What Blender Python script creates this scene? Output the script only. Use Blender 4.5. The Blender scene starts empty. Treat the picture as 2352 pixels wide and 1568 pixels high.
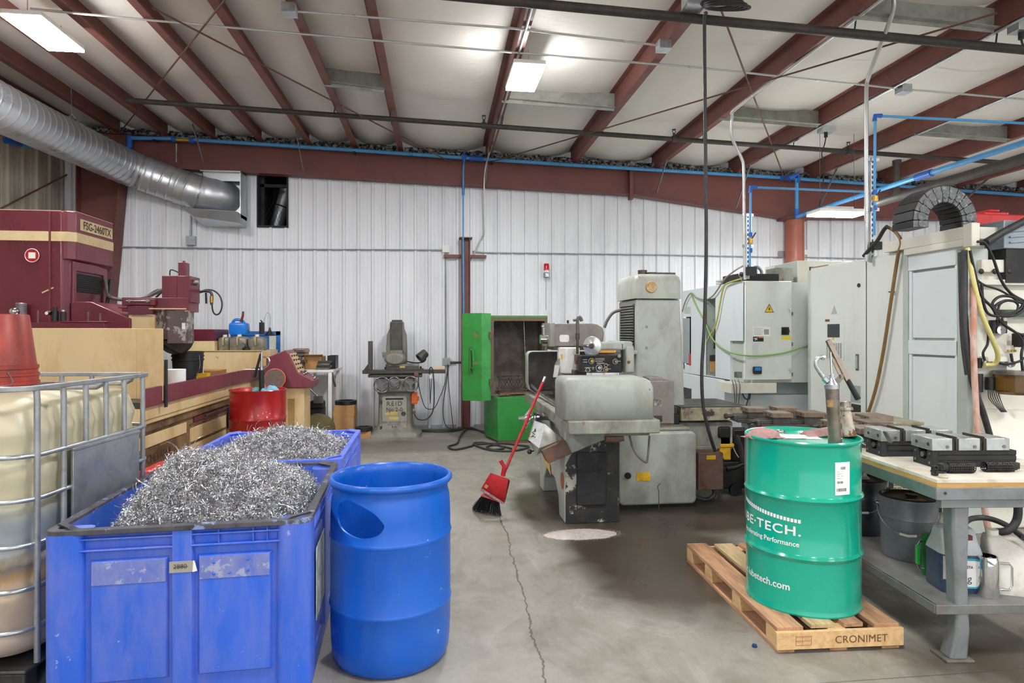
import bpy, math, random
from mathutils import Vector, Matrix, noise as mnoise
R = math.radians
random.seed(7)
SC = bpy.context.scene
COL = SC.collection
PI = math.pi

# ------------------------------------------------------------------ survey
# The place was measured from the photograph: the lens sits 1.56 m above the floor, turned 6.76 degrees to the
# right of the back wall's normal. World axes: X along the back wall, Y towards it, Z up.
FPX, PSI, EYE, HOR, CX = 1443.0, R(6.76), 1.56, 765.0, 1176.0
SN, CS = math.sin(PSI), math.cos(PSI)
def _ray(px, py):
    x = (px - CX) / FPX
    return Vector((x * CS + SN, -x * SN + CS, -(py - HOR) / FPX))
O0 = Vector((0, 0, EYE))
def D(px, py, d): return O0 + _ray(px, py) * d
def atY(px, py, y): r = _ray(px, py); return O0 + r * (y / r.y)
def atX(px, py, x): r = _ray(px, py); return O0 + r * (x / r.x)
def atZ(px, py, z=0.0): r = _ray(px, py); return O0 + r * ((z - EYE) / r.z)
def roof_z(x): return 4.475 - 0.032 * x          # underside of the purlins
def atR(px, py, dz=0.0):
    r = _ray(px, py); t = (4.475 + dz - EYE) / (r.z + 0.032 * r.x)
    return O0 + r * t
def cw(u, d, z=0.0): return Vector((u * CS + d * SN, -u * SN + d * CS, z))   # (right, ahead) of the viewer -> world

# ------------------------------------------------------------------ mesh helpers
def catmull(pts, k):
    pts = [Vector(p) for p in pts]
    if k <= 1 or len(pts) < 3: return pts
    out = []
    for i in range(len(pts) - 1):
        p0 = pts[max(i - 1, 0)]; p1 = pts[i]; p2 = pts[i + 1]; p3 = pts[min(i + 2, len(pts) - 1)]
        for j in range(k):
            t = j / k
            out.append(0.5 * ((2 * p1) + (p2 - p0) * t + (2 * p0 - 5 * p1 + 4 * p2 - p3) * t * t + (3 * p1 - p0 - 3 * p2 + p3) * t ** 3))
    out.append(pts[-1])
    return out
def rrect(x0, x1, y0, y1, r, n=4):
    out = []
    for cx, cy, a0 in ((x1 - r, y1 - r, 0), (x0 + r, y1 - r, 90), (x0 + r, y0 + r, 180), (x1 - r, y0 + r, 270)):
        for i in range(n + 1):
            a = R(a0 + 90 * i / n); out.append((cx + r * math.cos(a), cy + r * math.sin(a)))
    return out
class MB:
    def __init__(s): s.v = []; s.f = []; s.m = []; s.mi = 0
    def add(s, vs, fs, M=None):
        n = len(s.v)
        s.v += [(M @ Vector(v)) if M is not None else Vector(v) for v in vs]
        s.f += [tuple(i + n for i in f) for f in fs]; s.m += [s.mi] * len(fs)
        return s
    def mat(s, i): s.mi = i; return s
    def box(s, x0, x1, y0, y1, z0, z1, M=None):
        x0, x1 = min(x0, x1), max(x0, x1); y0, y1 = min(y0, y1), max(y0, y1); z0, z1 = min(z0, z1), max(z0, z1)
        vs = [(x, y, z) for z in (z0, z1) for y in (y0, y1) for x in (x0, x1)]
        return s.add(vs, [(0, 2, 3, 1), (4, 5, 7, 6), (0, 1, 5, 4), (2, 6, 7, 3), (0, 4, 6, 2), (1, 3, 7, 5)], M)
    def hexa(s, b, t):            # bottom quad, top quad (same winding, ccw from above)
        return s.add(list(b) + list(t), [(3, 2, 1, 0), (4, 5, 6, 7), (0, 1, 5, 4), (1, 2, 6, 5), (2, 3, 7, 6), (3, 0, 4, 7)])
    def bar(s, p, q, w, h, up=(0, 0, 1)):
        p, q = Vector(p), Vector(q); d = (q - p).normalized(); u = Vector(up)
        if abs(d.dot(u)) > 0.98: u = Vector((0, 1, 0))
        r = d.cross(u).normalized(); u = r.cross(d)
        a = [p - r * w / 2 - u * h / 2, p + r * w / 2 - u * h / 2, p + r * w / 2 + u * h / 2, p - r * w / 2 + u * h / 2]
        b = [x + (q - p) for x in a]
        return s.add(a + b, [(0, 1, 2, 3), (7, 6, 5, 4), (0, 4, 5, 1), (1, 5, 6, 2), (2, 6, 7, 3), (3, 7, 4, 0)])
    def tube(s, pts, r, n=8, k=1, cap=True, closed=False):
        if n < 12 and (max(r) if isinstance(r, (list, tuple)) else r) > .0045 and n > 6: n = 12
        pts = catmull(pts, k)
        if closed: pts = pts[:-1] if (pts[0] - pts[-1]).length < 1e-6 else pts
        N = len(pts); rr = r if isinstance(r, (list, tuple)) else None
        t = [((pts[(i + 1) % N] - pts[i - 1]) if closed else (pts[min(i + 1, N - 1)] - pts[max(i - 1, 0)])).normalized() for i in range(N)]
        u = Vector((0, 0, 1)) if abs(t[0].z) < 0.9 else Vector((1, 0, 0))
        u = (u - t[0] * u.dot(t[0])).normalized(); vs = []
        for i in range(N):
            u = (u - t[i] * u.dot(t[i])).normalized(); w = t[i].cross(u)
            ri = (rr[0] + (rr[-1] - rr[0]) * i / (N - 1)) if rr else r
            vs += [pts[i] + (u * math.cos(2 * PI * j / n) + w * math.sin(2 * PI * j / n)) * ri for j in range(n)]
        fs = []
        for i in range(N if closed else N - 1):
            a, b = i * n, ((i + 1) % N) * n
            fs += [(a + j, a + (j + 1) % n, b + (j + 1) % n, b + j) for j in range(n)]
        if cap and not closed: fs += [tuple(range(n - 1, -1, -1)), tuple(range((N - 1) * n, N * n))]
        return s.add(vs, fs)
    def cyl(s, p, q, r, n=16, r2=None): return s.tube([p, q], [r, r if r2 is None else r2], n)
    def lathe(s, prof, c=(0, 0, 0), n=32, M=None, a0=0, a1=360):
        full = abs(a1 - a0) >= 359.9; m = n if full else n + 1; vs = []; fs = []
        for rad, z in prof:
            for j in range(m):
                a = R(a0 + (a1 - a0) * j / n); vs.append((c[0] + rad * math.cos(a), c[1] + rad * math.sin(a), c[2] + z))
        for i in range(len(prof) - 1):
            for j in range(n):
                jn = (j + 1) % m
                fs.append((i * m + j, i * m + jn, (i + 1) * m + jn, (i + 1) * m + j))
        return s.add(vs, fs, M)
    def disc(s, c, r, n=32, up=1, M=None):
        vs = [(c[0] + r * math.cos(2 * PI * j / n), c[1] + r * math.sin(2 * PI * j / n), c[2]) for j in range(n)]
        return s.add(vs, [tuple(range(n)) if up > 0 else tuple(range(n - 1, -1, -1))], M)
    def prism(s, poly, ax, a, b, M=None):
        n = len(poly)
        A = sum(poly[i][0] * poly[(i + 1) % n][1] - poly[(i + 1) % n][0] * poly[i][1] for i in range(n))
        if A < 0: poly = poly[::-1]
        mk = {'X': lambda p, t: (t, p[0], p[1]), 'Y': lambda p, t: (p[0], t, p[1]), 'Z': lambda p, t: (p[0], p[1], t)}[ax]
        if a > b: a, b = b, a
        vs = [mk(p, a) for p in poly] + [mk(p, b) for p in poly]
        fs = [tuple(range(n - 1, -1, -1)), tuple(range(n, 2 * n))] + [(i, (i + 1) % n, n + (i + 1) % n, n + i) for i in range(n)]
        if ax == 'Y': fs = [f[::-1] for f in fs]
        return s.add(vs, fs, M)
    def grid(s, fn, nu, nv, flip=False):
        vs = [fn(i / nu, j / nv) for j in range(nv + 1) for i in range(nu + 1)]
        fs = [(j * (nu + 1) + i, j * (nu + 1) + i + 1, (j + 1) * (nu + 1) + i + 1, (j + 1) * (nu + 1) + i) for j in range(nv) for i in range(nu)]
        return s.add(vs, [f[::-1] for f in fs] if flip else fs)
    def ball(s, c, r, n=14, sc=(1, 1, 1)):
        m = n // 2; prof = [(r * math.sin(PI * i / m) , -r * math.cos(PI * i / m)) for i in range(m + 1)]
        prof[0] = (1e-5, -r); prof[-1] = (1e-5, r)
        return s.lathe(prof, (0, 0, 0), n, Matrix.Translation(c) @ Matrix.Diagonal((*sc, 1)))
    def ring(s, c, rad, r, n=32, m=8, M=None):
        prof = [(rad + r * math.cos(2 * PI * i / m), r * math.sin(2 * PI * i / m)) for i in range(m + 1)]
        return s.lathe(prof, (0, 0, 0), n, Matrix.Translation(c) @ (M or Matrix.Identity(4)))
    def loft(s, rings, cap=True):
        n = len(rings[0]); vs = [p for r in rings for p in r]; fs = []
        for i in range(len(rings) - 1):
            fs += [(i * n + j, i * n + (j + 1) % n, (i + 1) * n + (j + 1) % n, (i + 1) * n + j) for j in range(n)]
        if cap: fs += [tuple(range(n - 1, -1, -1)), tuple(range((len(rings) - 1) * n, len(rings) * n))]
        return s.add(vs, fs)
    def build(s, name, mats, parent=None, bev=0, ang=32, seg=2, W=True):
        mats = mats if isinstance(mats, (list, tuple)) else [mats]
        vs = s.v
        if parent is not None and W:
            inv = PMAT[parent.name].inverted(); vs = [inv @ v for v in vs]
        me = bpy.data.meshes.new(name); me.from_pydata([tuple(v) for v in vs], [], s.f); me.update()
        for m in mats: me.materials.append(m)
        if len(mats) > 1: me.polygons.foreach_set('material_index', s.m)
        import bmesh
        bm = bmesh.new(); bm.from_mesh(me); bmesh.ops.recalc_face_normals(bm, faces=bm.faces); bm.to_mesh(me); bm.free()
        me.polygons.foreach_set('use_smooth', [True] * len(me.polygons))
        me.set_sharp_from_angle(angle=R(ang))
        o = bpy.data.objects.new(name, me); COL.objects.link(o)
        if parent is not None:
            o.parent = parent
            PMAT[o.name] = PMAT[parent.name].copy()
        else: PMAT[o.name] = Matrix.Identity(4)
        if bev:
            b = o.modifiers.new('bevel', 'BEVEL'); b.width = bev; b.segments = seg; b.limit_method = 'ANGLE'; b.angle_limit = R(40)
            b.harden_normals = False
        return o
PMAT = {}
def thing(name, label, cat, loc=(0, 0, 0), rz=0, group=None):
    o = bpy.data.objects.new(name, None); COL.objects.link(o)
    o.empty_display_size = 0.1; o.location = loc; o.rotation_euler = (0, 0, rz)
    o['label'] = label; o['category'] = cat
    if group: o['group'] = group
    PMAT[o.name] = Matrix.Translation(Vector(loc)) @ Matrix.Rotation(rz, 4, 'Z')
    return o
def tag(o, label, cat, group=None, kind=None):
    o['label'] = label; o['category'] = cat
    if group: o['group'] = group
    if kind: o['kind'] = kind
    return o
def struct(o): o['kind'] = 'structure'; return o
def lab(o, text): o['label'] = text; return o
def dup(root, loc, rz, label, group=None):
    r = root.copy(); COL.objects.link(r); r.location = loc; r.rotation_euler = (0, 0, rz); r['label'] = label
    PMAT[r.name] = Matrix.Translation(Vector(loc)) @ Matrix.Rotation(rz, 4, 'Z')
    if group: r['group'] = group
    for ch in list(root.children):
        c = ch.copy(); COL.objects.link(c); c.parent = r
        for g in list(ch.children):
            d = g.copy(); COL.objects.link(d); d.parent = c
    return r
_fonts = {}
def text_geo(txt, size, bold=0.0, align='CENTER', spacing=1.0, wide=1.0):
    cu = bpy.data.curves.new('t', 'FONT'); cu.body = txt; cu.size = size; cu.align_x = align; cu.align_y = 'CENTER'
    cu.offset = bold; cu.space_character = spacing; cu.resolution_u = 3
    ob = bpy.data.objects.new('t', cu); COL.objects.link(ob)
    dg = bpy.context.evaluated_depsgraph_get(); ev = ob.evaluated_get(dg); me = ev.to_mesh()
    vs = [(v.co.x * wide, v.co.y) for v in me.vertices]; fs = [tuple(p.vertices) for p in me.polygons]
    ev.to_mesh_clear(); bpy.data.objects.remove(ob); bpy.data.curves.remove(cu)
    return vs, fs
def put_text(mb, txt, size, fn, **kw):
    vs, fs = text_geo(txt, size, **kw); mb.add([fn(x, y) for x, y in vs], fs); return mb
def plane_fn(o, rt, up):
    o, rt, up = Vector(o), Vector(rt).normalized(), Vector(up).normalized()
    return lambda x, y: o + rt * x + up * y

# ------------------------------------------------------------------ materials
def lin(h):
    if isinstance(h, str):
        c = [int(h[i:i + 2], 16) / 255 for i in (0, 2, 4)]
        return tuple(x / 12.92 if x <= 0.04045 else ((x + 0.055) / 1.055) ** 2.4 for x in c) + (1,)
    return tuple(h) + (1,)
class NT:
    def __init__(s, name):
        s.m = bpy.data.materials.new(name); s.m.use_nodes = True; s.t = s.m.node_tree; s.t.nodes.clear()
        s.out = s.n('ShaderNodeOutputMaterial'); s.b = s.n('ShaderNodeBsdfPrincipled'); s.l(s.b.outputs[0], s.out.inputs[0])
        s.tc = s.n('ShaderNodeTexCoord')
    def n(s, t, **kw):
        x = s.t.nodes.new(t)
        for k, v in kw.items(): setattr(x, k, v)
        return x
    def l(s, a, b): s.t.links.new(a, b)
    def noise(s, scale, detail=4, rough=0.55, stretch=(1, 1, 1), dist=0.0):
        mp = s.n('ShaderNodeMapping'); mp.inputs['Scale'].default_value = stretch
        s.l(s.tc.outputs['Object'], mp.inputs[0])
        x = s.n('ShaderNodeTexNoise'); x.inputs['Scale'].default_value = scale; x.inputs['Detail'].default_value = detail
        x.inputs['Roughness'].default_value = rough; x.inputs['Distortion'].default_value = dist
        s.l(mp.outputs[0], x.inputs[0]); return x.outputs[0]
    def ramp(s, src, a, b, va=0.0, vb=1.0):
        x = s.n('ShaderNodeMapRange'); x.inputs[1].default_value = a; x.inputs[2].default_value = b
        x.inputs[3].default_value = va; x.inputs[4].default_value = vb; x.clamp = True
        s.l(src, x.inputs[0]); return x.outputs[0]
    def math(s, op, a, b=None):
        x = s.n('ShaderNodeMath', operation=op)
        for i, v in enumerate((a, b)):
            if v is None: continue
            if isinstance(v, (int, float)): x.inputs[i].default_value = v
            else: s.l(v, x.inputs[i])
        return x.outputs[0]
    def mix(s, fac, a, b, mode='MIX'):
        x = s.n('ShaderNodeMix', data_type='RGBA', blend_type=mode)
        for sk, v in ((x.inputs[0], fac), (x.inputs[6], a), (x.inputs[7], b)):
            if isinstance(v, (int, float)): sk.default_value = v
            elif isinstance(v, tuple): sk.default_value = v
            else: s.l(v, sk)
        return x.outputs[2]
    def bump(s, h, st=0.2, dist=0.01):
        x = s.n('ShaderNodeBump'); x.inputs['Strength'].default_value = st; x.inputs['Distance'].default_value = dist
        s.l(h, x.inputs['Height']); s.l(x.outputs[0], s.b.inputs['Normal'])
def mat(name, col, rough=0.5, metal=0.0, dirt=None, amt=0.35, sc=2.5, st=(1, 1, 1), chips=None, ct=0.66, csc=9, bump=0.0, bsc=60, spec=0.5, coat=0.0, rv=0.12, mott=0.12):
    s = NT(name); c = lin(col); b = s.b
    b.inputs['Metallic'].default_value = metal; b.inputs['Specular IOR Level'].default_value = spec
    if coat: b.inputs['Coat Weight'].default_value = coat; b.inputs['Coat Roughness'].default_value = 0.08
    n1 = s.noise(sc, 6, 0.6, st)
    dk = tuple(x * (1 - mott) for x in c[:3]) + (1,); lt = tuple(min(1, x * (1 + mott)) for x in c[:3]) + (1,)
    cc = s.mix(s.ramp(n1, 0.3, 0.7), dk, lt)
    if dirt is not None:
        n2 = s.noise(sc * 1.7, 8, 0.68, st, 0.4)
        cc = s.mix(s.ramp(n2, 0.56 - amt * 0.35, 0.70, 0, min(1, amt * 1.9)), cc, lin(dirt))
    if chips is not None:
        n3 = s.noise(csc, 10, 0.72)
        cc = s.mix(s.ramp(n3, ct - 0.065, ct - 0.04), cc, lin(chips))
    s.l(cc, b.inputs['Base Color'])
    s.l(s.ramp(n1, 0.3, 0.7, max(0.03, rough - rv), min(1, rough + rv)), b.inputs['Roughness'])
    if bump: s.bump(s.noise(bsc, 3, 0.5), bump, 0.004)
    return s.m
def emis(name, col, st):
    s = NT(name); s.b.inputs['Base Color'].default_value = lin(col)
    s.b.inputs['Emission Color'].default_value = lin(col); s.b.inputs['Emission Strength'].default_value = st
    return s.m

M = {}
M['wall'] = mat('white_liner_panel', 'e6e8ec', 0.45, 0, 'a9acae', 0.16, 1.1, (1, 1, 0.25), mott=0.03)
M['wall_tan'] = mat('tan_liner_panel', 'b9b2a0', 0.5, 0, '6f675a', 0.3, 1.2, (1, 1, 0.3))
M['red_iron'] = mat('red_oxide_steel', '7c4c45', 0.55, 0, '54352f', 0.25, 2.2, (1, 1, 1), mott=0.1)
M['red_iron_dark'] = mat('red_oxide_beam', '74443f', 0.55, 0, '523330', 0.2, 1.5)
M['galv'] = mat('galvanised_steel', 'c2c7cb', 0.32, 0.85, '8d9397', 0.3, 4, mott=0.12)
M['galv_dull'] = mat('dull_galvanised_steel', 'a5a8ab', 0.45, 0.6, '75787b', 0.3, 5)
M['duct'] = mat('spiral_duct_steel', 'c9cdd1', 0.36, 0.75, 'b0b5ba', 0.12, 2.5, (1, 1, 1), mott=0.08)
M['conduit'] = mat('conduit_steel', 'c9cac8', 0.35, 0.5, mott=0.04)
M['blackpipe'] = mat('black_iron_pipe', '3b3735', 0.6, 0.2, '5a5048', 0.3, 6)
M['rust'] = mat('rusty_steel', '74655c', 0.7, 0.2, '6e4632', 0.6, 5, chips='8a5a3e', ct=.64, csc=14, bump=0.3)
M['rod'] = mat('oxide_rod', '6b4a40', 0.6, 0.2)
M['bluepipe'] = mat('blue_air_pipe', '4d9ad4', 0.35, 0, '2b6eae', 0.2, 5, mott=0.05)
M['bluefit'] = mat('blue_fitting', '1f5cb4', 0.4, 0, mott=0.05)
M['brass'] = mat('brass', 'b8923f', 0.3, 0.9)
M['black'] = mat('black_plastic', '1d1d1f', 0.45, 0, '3d3b39', 0.2, 8)
M['blackmatte'] = mat('black_matte', '232426', 0.75, 0, '3a3835', 0.3, 6)
M['rubber'] = mat('black_hose', '2b2b2d', 0.55, 0, '4d4a48', 0.25, 9)
M['steel'] = mat('bare_steel', '8c8b88', 0.32, 0.85, '5d5650', 0.35, 7)
M['darksteel'] = mat('oily_dark_steel', '55514d', 0.42, 0.55, '3a332d', 0.4, 6)
M['chrome'] = mat('chrome', 'd9dadb', 0.1, 1.0, rv=0.05)
M['white'] = mat('white_plastic', 'e9e8e3', 0.4, 0, 'b9b3a6', 0.15, 5, mott=0.03)
M['paper'] = mat('white_paper', 'f0efec', 0.8, 0, mott=0.02)
M['card'] = mat('cardboard', 'bb8e5f', 0.85, 0, '96693f', 0.3, 5)
M['yellow'] = mat('yellow_paint', 'e6b21e', 0.45, 0, '8a6a2a', 0.25, 9)
M['ink'] = mat('black_ink', '222222', 0.7, 0)
M['orange'] = mat('orange_plastic', 'e0662a', 0.45, 0)
M['redp'] = mat('red_plastic', 'c3242a', 0.35, 0, '7a1a1c', 0.25, 8)
M['glass_clear'] = None
def glassy(name, col, rough=0.05, tw=0.8):
    s = NT(name); s.b.inputs['Base Color'].default_value = lin(col); s.b.inputs['Roughness'].default_value = rough
    s.b.inputs['Transmission Weight'].default_value = tw; s.b.inputs['IOR'].default_value = 1.45; return s.m
M['glass'] = glassy('clear_glass', 'd8dcdc')
M['amber'] = glassy('amber_oil_glass', '7a5a2a', 0.08, 0.6)
# ceiling: white vinyl insulation facing, slightly yellowed, with faint ripples
s = NT('vinyl_insulation')
n = s.noise(1.2, 5, 0.6, (1, 0.35, 1)); n2 = s.noise(2.2, 7, 0.7, (0.4, 3.5, 1), 0.8)
c = s.mix(s.ramp(n, 0.3, 0.7), lin('e6e2d9'), lin('f3f0e9'))
c = s.mix(s.ramp(n2, 0.66, 0.76, 0, 0.35), c, lin('a89c86'))
s.l(c, s.b.inputs['Base Color']); s.b.inputs['Roughness'].default_value = 0.55
s.bump(s.noise(9, 5, 0.6, (0.5, 2.5, 1)), 0.25, 0.02)
M['insul'] = s.m
s = NT('foil_edge'); s.b.inputs['Metallic'].default_value = 0.7; s.b.inputs['Roughness'].default_value = 0.3
n = s.noise(22, 5, 0.7); s.l(s.mix(s.ramp(n, 0.45, 0.6), lin('1b1b1c'), lin('b9bbbd')), s.b.inputs['Base Color']); s.bump(n, 1.0, 0.03)
M['foil'] = s.m
# concrete floor: mottled, with oil stains near the grinder, a long crack and saw joints
s = NT('concrete_floor'); s.tc_o = s.tc.outputs['Object']
sx = s.n('ShaderNodeSeparateXYZ'); s.l(s.tc_o, sx.inputs[0]); X, Y = sx.outputs[0], sx.outputs[1]
n1 = s.noise(0.55, 8, 0.62, dist=0.6); n2 = s.noise(3.2, 8, 0.65, dist=0.3); n3 = s.noise(38, 4, 0.6)
c = s.mix(s.ramp(n1, 0.34, 0.66), lin('746e63'), lin('928d83'))
c = s.mix(s.ramp(n2, 0.35, 0.68), c, s.mix(0.5, c, lin('b5b2ab')))
c = s.mix(s.ramp(n2, 0.54, 0.70, 0, 0.7), c, lin('6c6355'))
n4 = s.noise(1.3, 9, 0.7, (1.6, .8, 1), 1.2)
c = s.mix(s.ramp(n4, 0.53, 0.66, 0, 0.5), c, lin('615a50'))
c = s.mix(s.ramp(n4, 0.30, 0.44, 0.45, 0), c, lin('b9b6b0'))
c = s.mix(s.ramp(n3, 0.3, 0.7, 0.0, 0.35), c, s.mix(0.5, c, lin('6f6a62')))
def blob(cx, cy, rx, ry, soft=0.35):
    a = s.math('DIVIDE', s.math('SUBTRACT', X, cx), rx); b = s.math('DIVIDE', s.math('SUBTRACT', Y, cy), ry)
    r2 = s.math('SQRT', s.math('ADD', s.math('POWER', s.math('ABSOLUTE', a), 3.0), s.math('POWER', s.math('ABSOLUTE', b), 3.0)))
    r2 = s.math('ADD', r2, s.math('MULTIPLY', s.math('SUBTRACT', n2, 0.5), 0.9))
    return s.ramp(r2, 1.0 - soft, 1.0 + soft, 1, 0)
st = blob(1.55, 4.25, 0.62, 0.95); st = s.math('MAXIMUM', st, blob(2.1, 5.2, 1.25, 0.55)); st = s.math('MAXIMUM', st, blob(0.95, 5.6, 0.28, 0.6))
st = s.math('MAXIMUM', st, blob(3.2, 2.6, 0.9, 0.35)); st = s.math('MAXIMUM', st, s.math('MULTIPLY', blob(-0.3, 8.8, 1.0, 0.5), 0.5))
c = s.mix(s.math('MULTIPLY', st, 0.9), c, lin('42382d'))
cr = s.math('ABSOLUTE', s.math('SUBTRACT', s.math('SUBTRACT', X, s.math('MULTIPLY', Y, 0.0224)), s.math('ADD', 0.42, s.math('MULTIPLY', s.math('SUBTRACT', s.noise(2.4, 6, 0.7), 0.5), 0.16))))
cr = s.math('MULTIPLY', s.ramp(cr, 0.003, 0.0075, 1, 0), s.ramp(Y, 5.5, 5.9, 1, 0))
j2 = s.ramp(s.math('ABSOLUTE', s.math('SUBTRACT', Y, 2.62)), 0.002, 0.005, 0.75, 0)
cr = s.math('MAXIMUM', cr, s.math('MULTIPLY', j2, 1.0))
c = s.mix(s.math('MULTIPLY', cr, 0.8), c, lin('3d3730'))
s.l(c, s.b.inputs['Base Color'])
ro = s.ramp(n1, 0.3, 0.7, 0.42, 0.62)
s.l(s.math('SUBTRACT', ro, s.math('MULTIPLY', st, 0.2)), s.b.inputs['Roughness'])
s.bump(s.math('SUBTRACT', s.math('MULTIPLY', n3, 0.3), cr), 0.15, 0.01)
M['floor'] = s.m
# ================================================================== the room
WY = 10.45; WXL = -5.75; WXR = 15.0; YF = -7.0
struct(MB().add([(-9, YF, 0), (WXR, YF, 0), (WXR, WY + .2, 0), (-9, WY + .2, 0)], [(0, 1, 2, 3)]).build('floor', M['floor']))
def ribbed(lo, hi, pitch, h, holes=None):
    p = []; x = lo
    while x < hi:
        for a, b in ((0, 0), (0.008, h), (0.042, h), (0.05, 0), (pitch * .42, 0), (pitch * .42 + .004, h * .1), (pitch * .42 + .018, h * .1), (pitch * .42 + .022, 0), (pitch * .72, 0), (pitch * .72 + .004, h * .1), (pitch * .72 + .018, h * .1), (pitch * .72 + .022, 0)):
            p.append((x + a, b))
        x += pitch
    return p
HX0, HX1, HZ0, HZ1 = -2.84, -2.40, 3.28, 4.12      # the opening in the back wall
mb = MB()
def wall_strip(x0, x1, z0, z1):
    pr = [q for q in ribbed(WXL - .3 - 0.06, WXR, 0.229, 0.034) if x0 <= q[0] <= x1]
    pr = [(x0, 0)] + pr + [(x1, 0)]
    n = len(pr); vs = [(a, WY - b, z) for z in (z0, z1) for a, b in pr]
    mb.add(vs, [(i, i + 1, n + i + 1, n + i) for i in range(n - 1)])
wall_strip(WXL - .2, HX0, 0, 5.2); wall_strip(HX1, WXR, 0, 5.2); wall_strip(HX0, HX1, 0, HZ0); wall_strip(HX0, HX1, HZ1, 5.2)
struct(mb.build('wall_back', M['wall'], ang=20))
# dark recess behind the opening: an exhaust chamber with a slanted duct and mesh
mb = MB(); mb.box(HX0 - .02, HX1 + .02, WY - .04, WY - .0, HZ0 - .03, HZ0); mb.box(HX0 - .02, HX1 + .02, WY - .04, WY, HZ1, HZ1 + .03); mb.box(HX0 - .02, HX0, WY - .04, WY + .9, HZ0, HZ1); mb.box(HX1, HX1 + .02, WY - .04, WY + .9, HZ0, HZ1)
mb.box(HX0, HX1, WY + .88, WY + .9, HZ0, HZ1); mb.box(HX0, HX1, WY, WY + .9, HZ0 - .02, HZ0); mb.box(HX0, HX1, WY, WY + .9, HZ1, HZ1 + .02)
struct(mb.build('wall_opening_surround', M['blackmatte']))
t = thing('exhaust_chute', 'dark slanted duct inside the black opening high in the white wall', 'duct', (-2.6, WY + .5, HZ0))
mb = MB(); mb.tube([(-2.72, WY + .55, HZ0), (-2.52, WY + .55, HZ1 - .1)], 0.11, 20); mb.build('pipe', M['galv_dull'], t)
mb = MB(); mb.ring((-2.62, WY + .55, 3.7), .115, .012, 24, 8, Matrix.Rotation(R(18), 4, 'Y')); mb.build('clamp', M['black'], t)
mb = MB(); mb.box(-2.84, -2.78, WY + .1, WY + .16, HZ0, HZ1); mb.box(-2.84, -2.40, WY + .1, WY + .15, 3.92, 3.97); mb.build('frame', M['blackmatte'], t)
t = thing('guard_netting', 'black wire netting across the opening high in the white wall', 'netting', (-2.6, WY + .06, HZ0)); mb = MB()
for i in range(9):
    a = HX0 + .02 + i * .052
    mb.tube([(a, WY + .06, HZ0), (min(a + .2, HX1), WY + .06, HZ0 + .42)], .002, 4); mb.tube([(a, WY + .06, HZ0), (max(a - .2, HX0), WY + .06, HZ0 + .42)], .002, 4)
mb.build('wire', M['black'], t)
# left wall
p = ribbed(YF, WY, 0.305, 0.035); n = len(p)
struct(MB().add([(WXL + b, a, z) for z in (0, 5.4) for a, b in p], [(i + 1, i, n + i, n + i + 1) for i in range(n - 1)]).build('wall_left', M['wall_tan'], ang=20))
struct(MB().box(WXR, WXR + .1, YF, WY, 0, 5).build('wall_right', M['wall']))
# roof insulation sagging between the purlins
PX = [-5.6, -4.9, -4.2, -3.49, -2.785, -2.05, -1.345, -0.63, .79, 2.23, 3.64, 5.02, 6.42, 7.82, 9.22, 10.6, 12.0, 13.4, 14.8]
mb = MB()
for a, b in zip(PX[:-1], PX[1:]):
    w = b - a
    def fn(u, v, a=a, b=b, w=w):
        y = YF + (10.5 - YF) * v; x = a + w * u
        sag = (1 - (2 * u - 1) ** 2)
        h = 0.225 - 0.045 * w * sag - .012 * mnoise.noise((x * 1.5, y * 2.2, 0)) * sag - .02 * sag * abs(math.sin(y * 1.75)) ** 8
        e = max(0, (y - 9.2) / 1.25)
        h += -0.10 * e * e * sag if e < 1 else -.1 * sag
        return (x, y, roof_z(x) + h)
    mb.grid(fn, 10, 110, flip=True)
struct(mb.build('ceiling', M['insul'], ang=80))
for i, x in enumerate(PX):
    z = roof_z(x); mb = MB()
    h = .215 if x > -3 else .26
    mb.prism([(x, z), (x + .085, z), (x + .085, z + .02), (x + .079, z + .02), (x + .079, z + .006), (x + .006, z + .006), (x + .006, z + h), (x - .06, z + h), (x - .06, z + h - .006), (x, z + h - .006)], 'Y', YF, 10.4)
    struct(mb.build('roof_beam', M['red_iron']))
# crumpled foil edge of the insulation above the rafter
for i, (a, b) in enumerate(zip(PX[:-2], PX[1:-1])):
    mb = MB()
    def fn(u, v, a=a, b=b):
        x = a + .1 + (b - a - .12) * u
        return (x, 10.18 + .05 * v + .03 * mnoise.noise((x * 9, v * 3, 2)), roof_z(x) - .035 + .1 * v + .03 * mnoise.noise((x * 7, v * 2, 5)))
    mb.grid(fn, 24, 4)
    struct(mb.build('ceiling_edge_strip', M['foil'], ang=10))
# rafter frame along the back wall (I-section with a haunch at the round column), splice plate and brace clips
def rz_bot(x):
    pts = [(-5.4, 4.13), (-2.36, 4.055), (3.22, 3.885), (5.95, 3.55), (6.35, 3.55), (11.0, 3.62), (15, 3.6)]
    for (xa, za), (xb, zb) in zip(pts[:-1], pts[1:]):
        if xa <= x <= xb: return za + (zb - za) * (x - xa) / (xb - xa)
    return 4.13
t = None
xs = [-5.4, -2.36, 3.22, 5.95, 6.35, 11, 15]
def rail(z0f, z1f, y0, y1):
    mb = MB(); vs = []
    for x in xs: vs += [(x, y0, z0f(x)), (x, y1, z0f(x)), (x, y1, z1f(x)), (x, y0, z1f(x))]
    n = len(xs); fs = [(0, 1, 2, 3), tuple((n - 1) * 4 + i for i in (3, 2, 1, 0))]
    for i in range(n - 1):
        for j in range(4): fs.append((i * 4 + j, i * 4 + (j + 1) % 4, (i + 1) * 4 + (j + 1) % 4, (i + 1) * 4 + j))
    return mb.add(vs, fs)
raf = struct(rail(lambda x: rz_bot(x) + .01, lambda x: roof_z(x) - .01, 10.30, 10.312).build('rafter_beam', M['red_iron_dark']))
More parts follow.
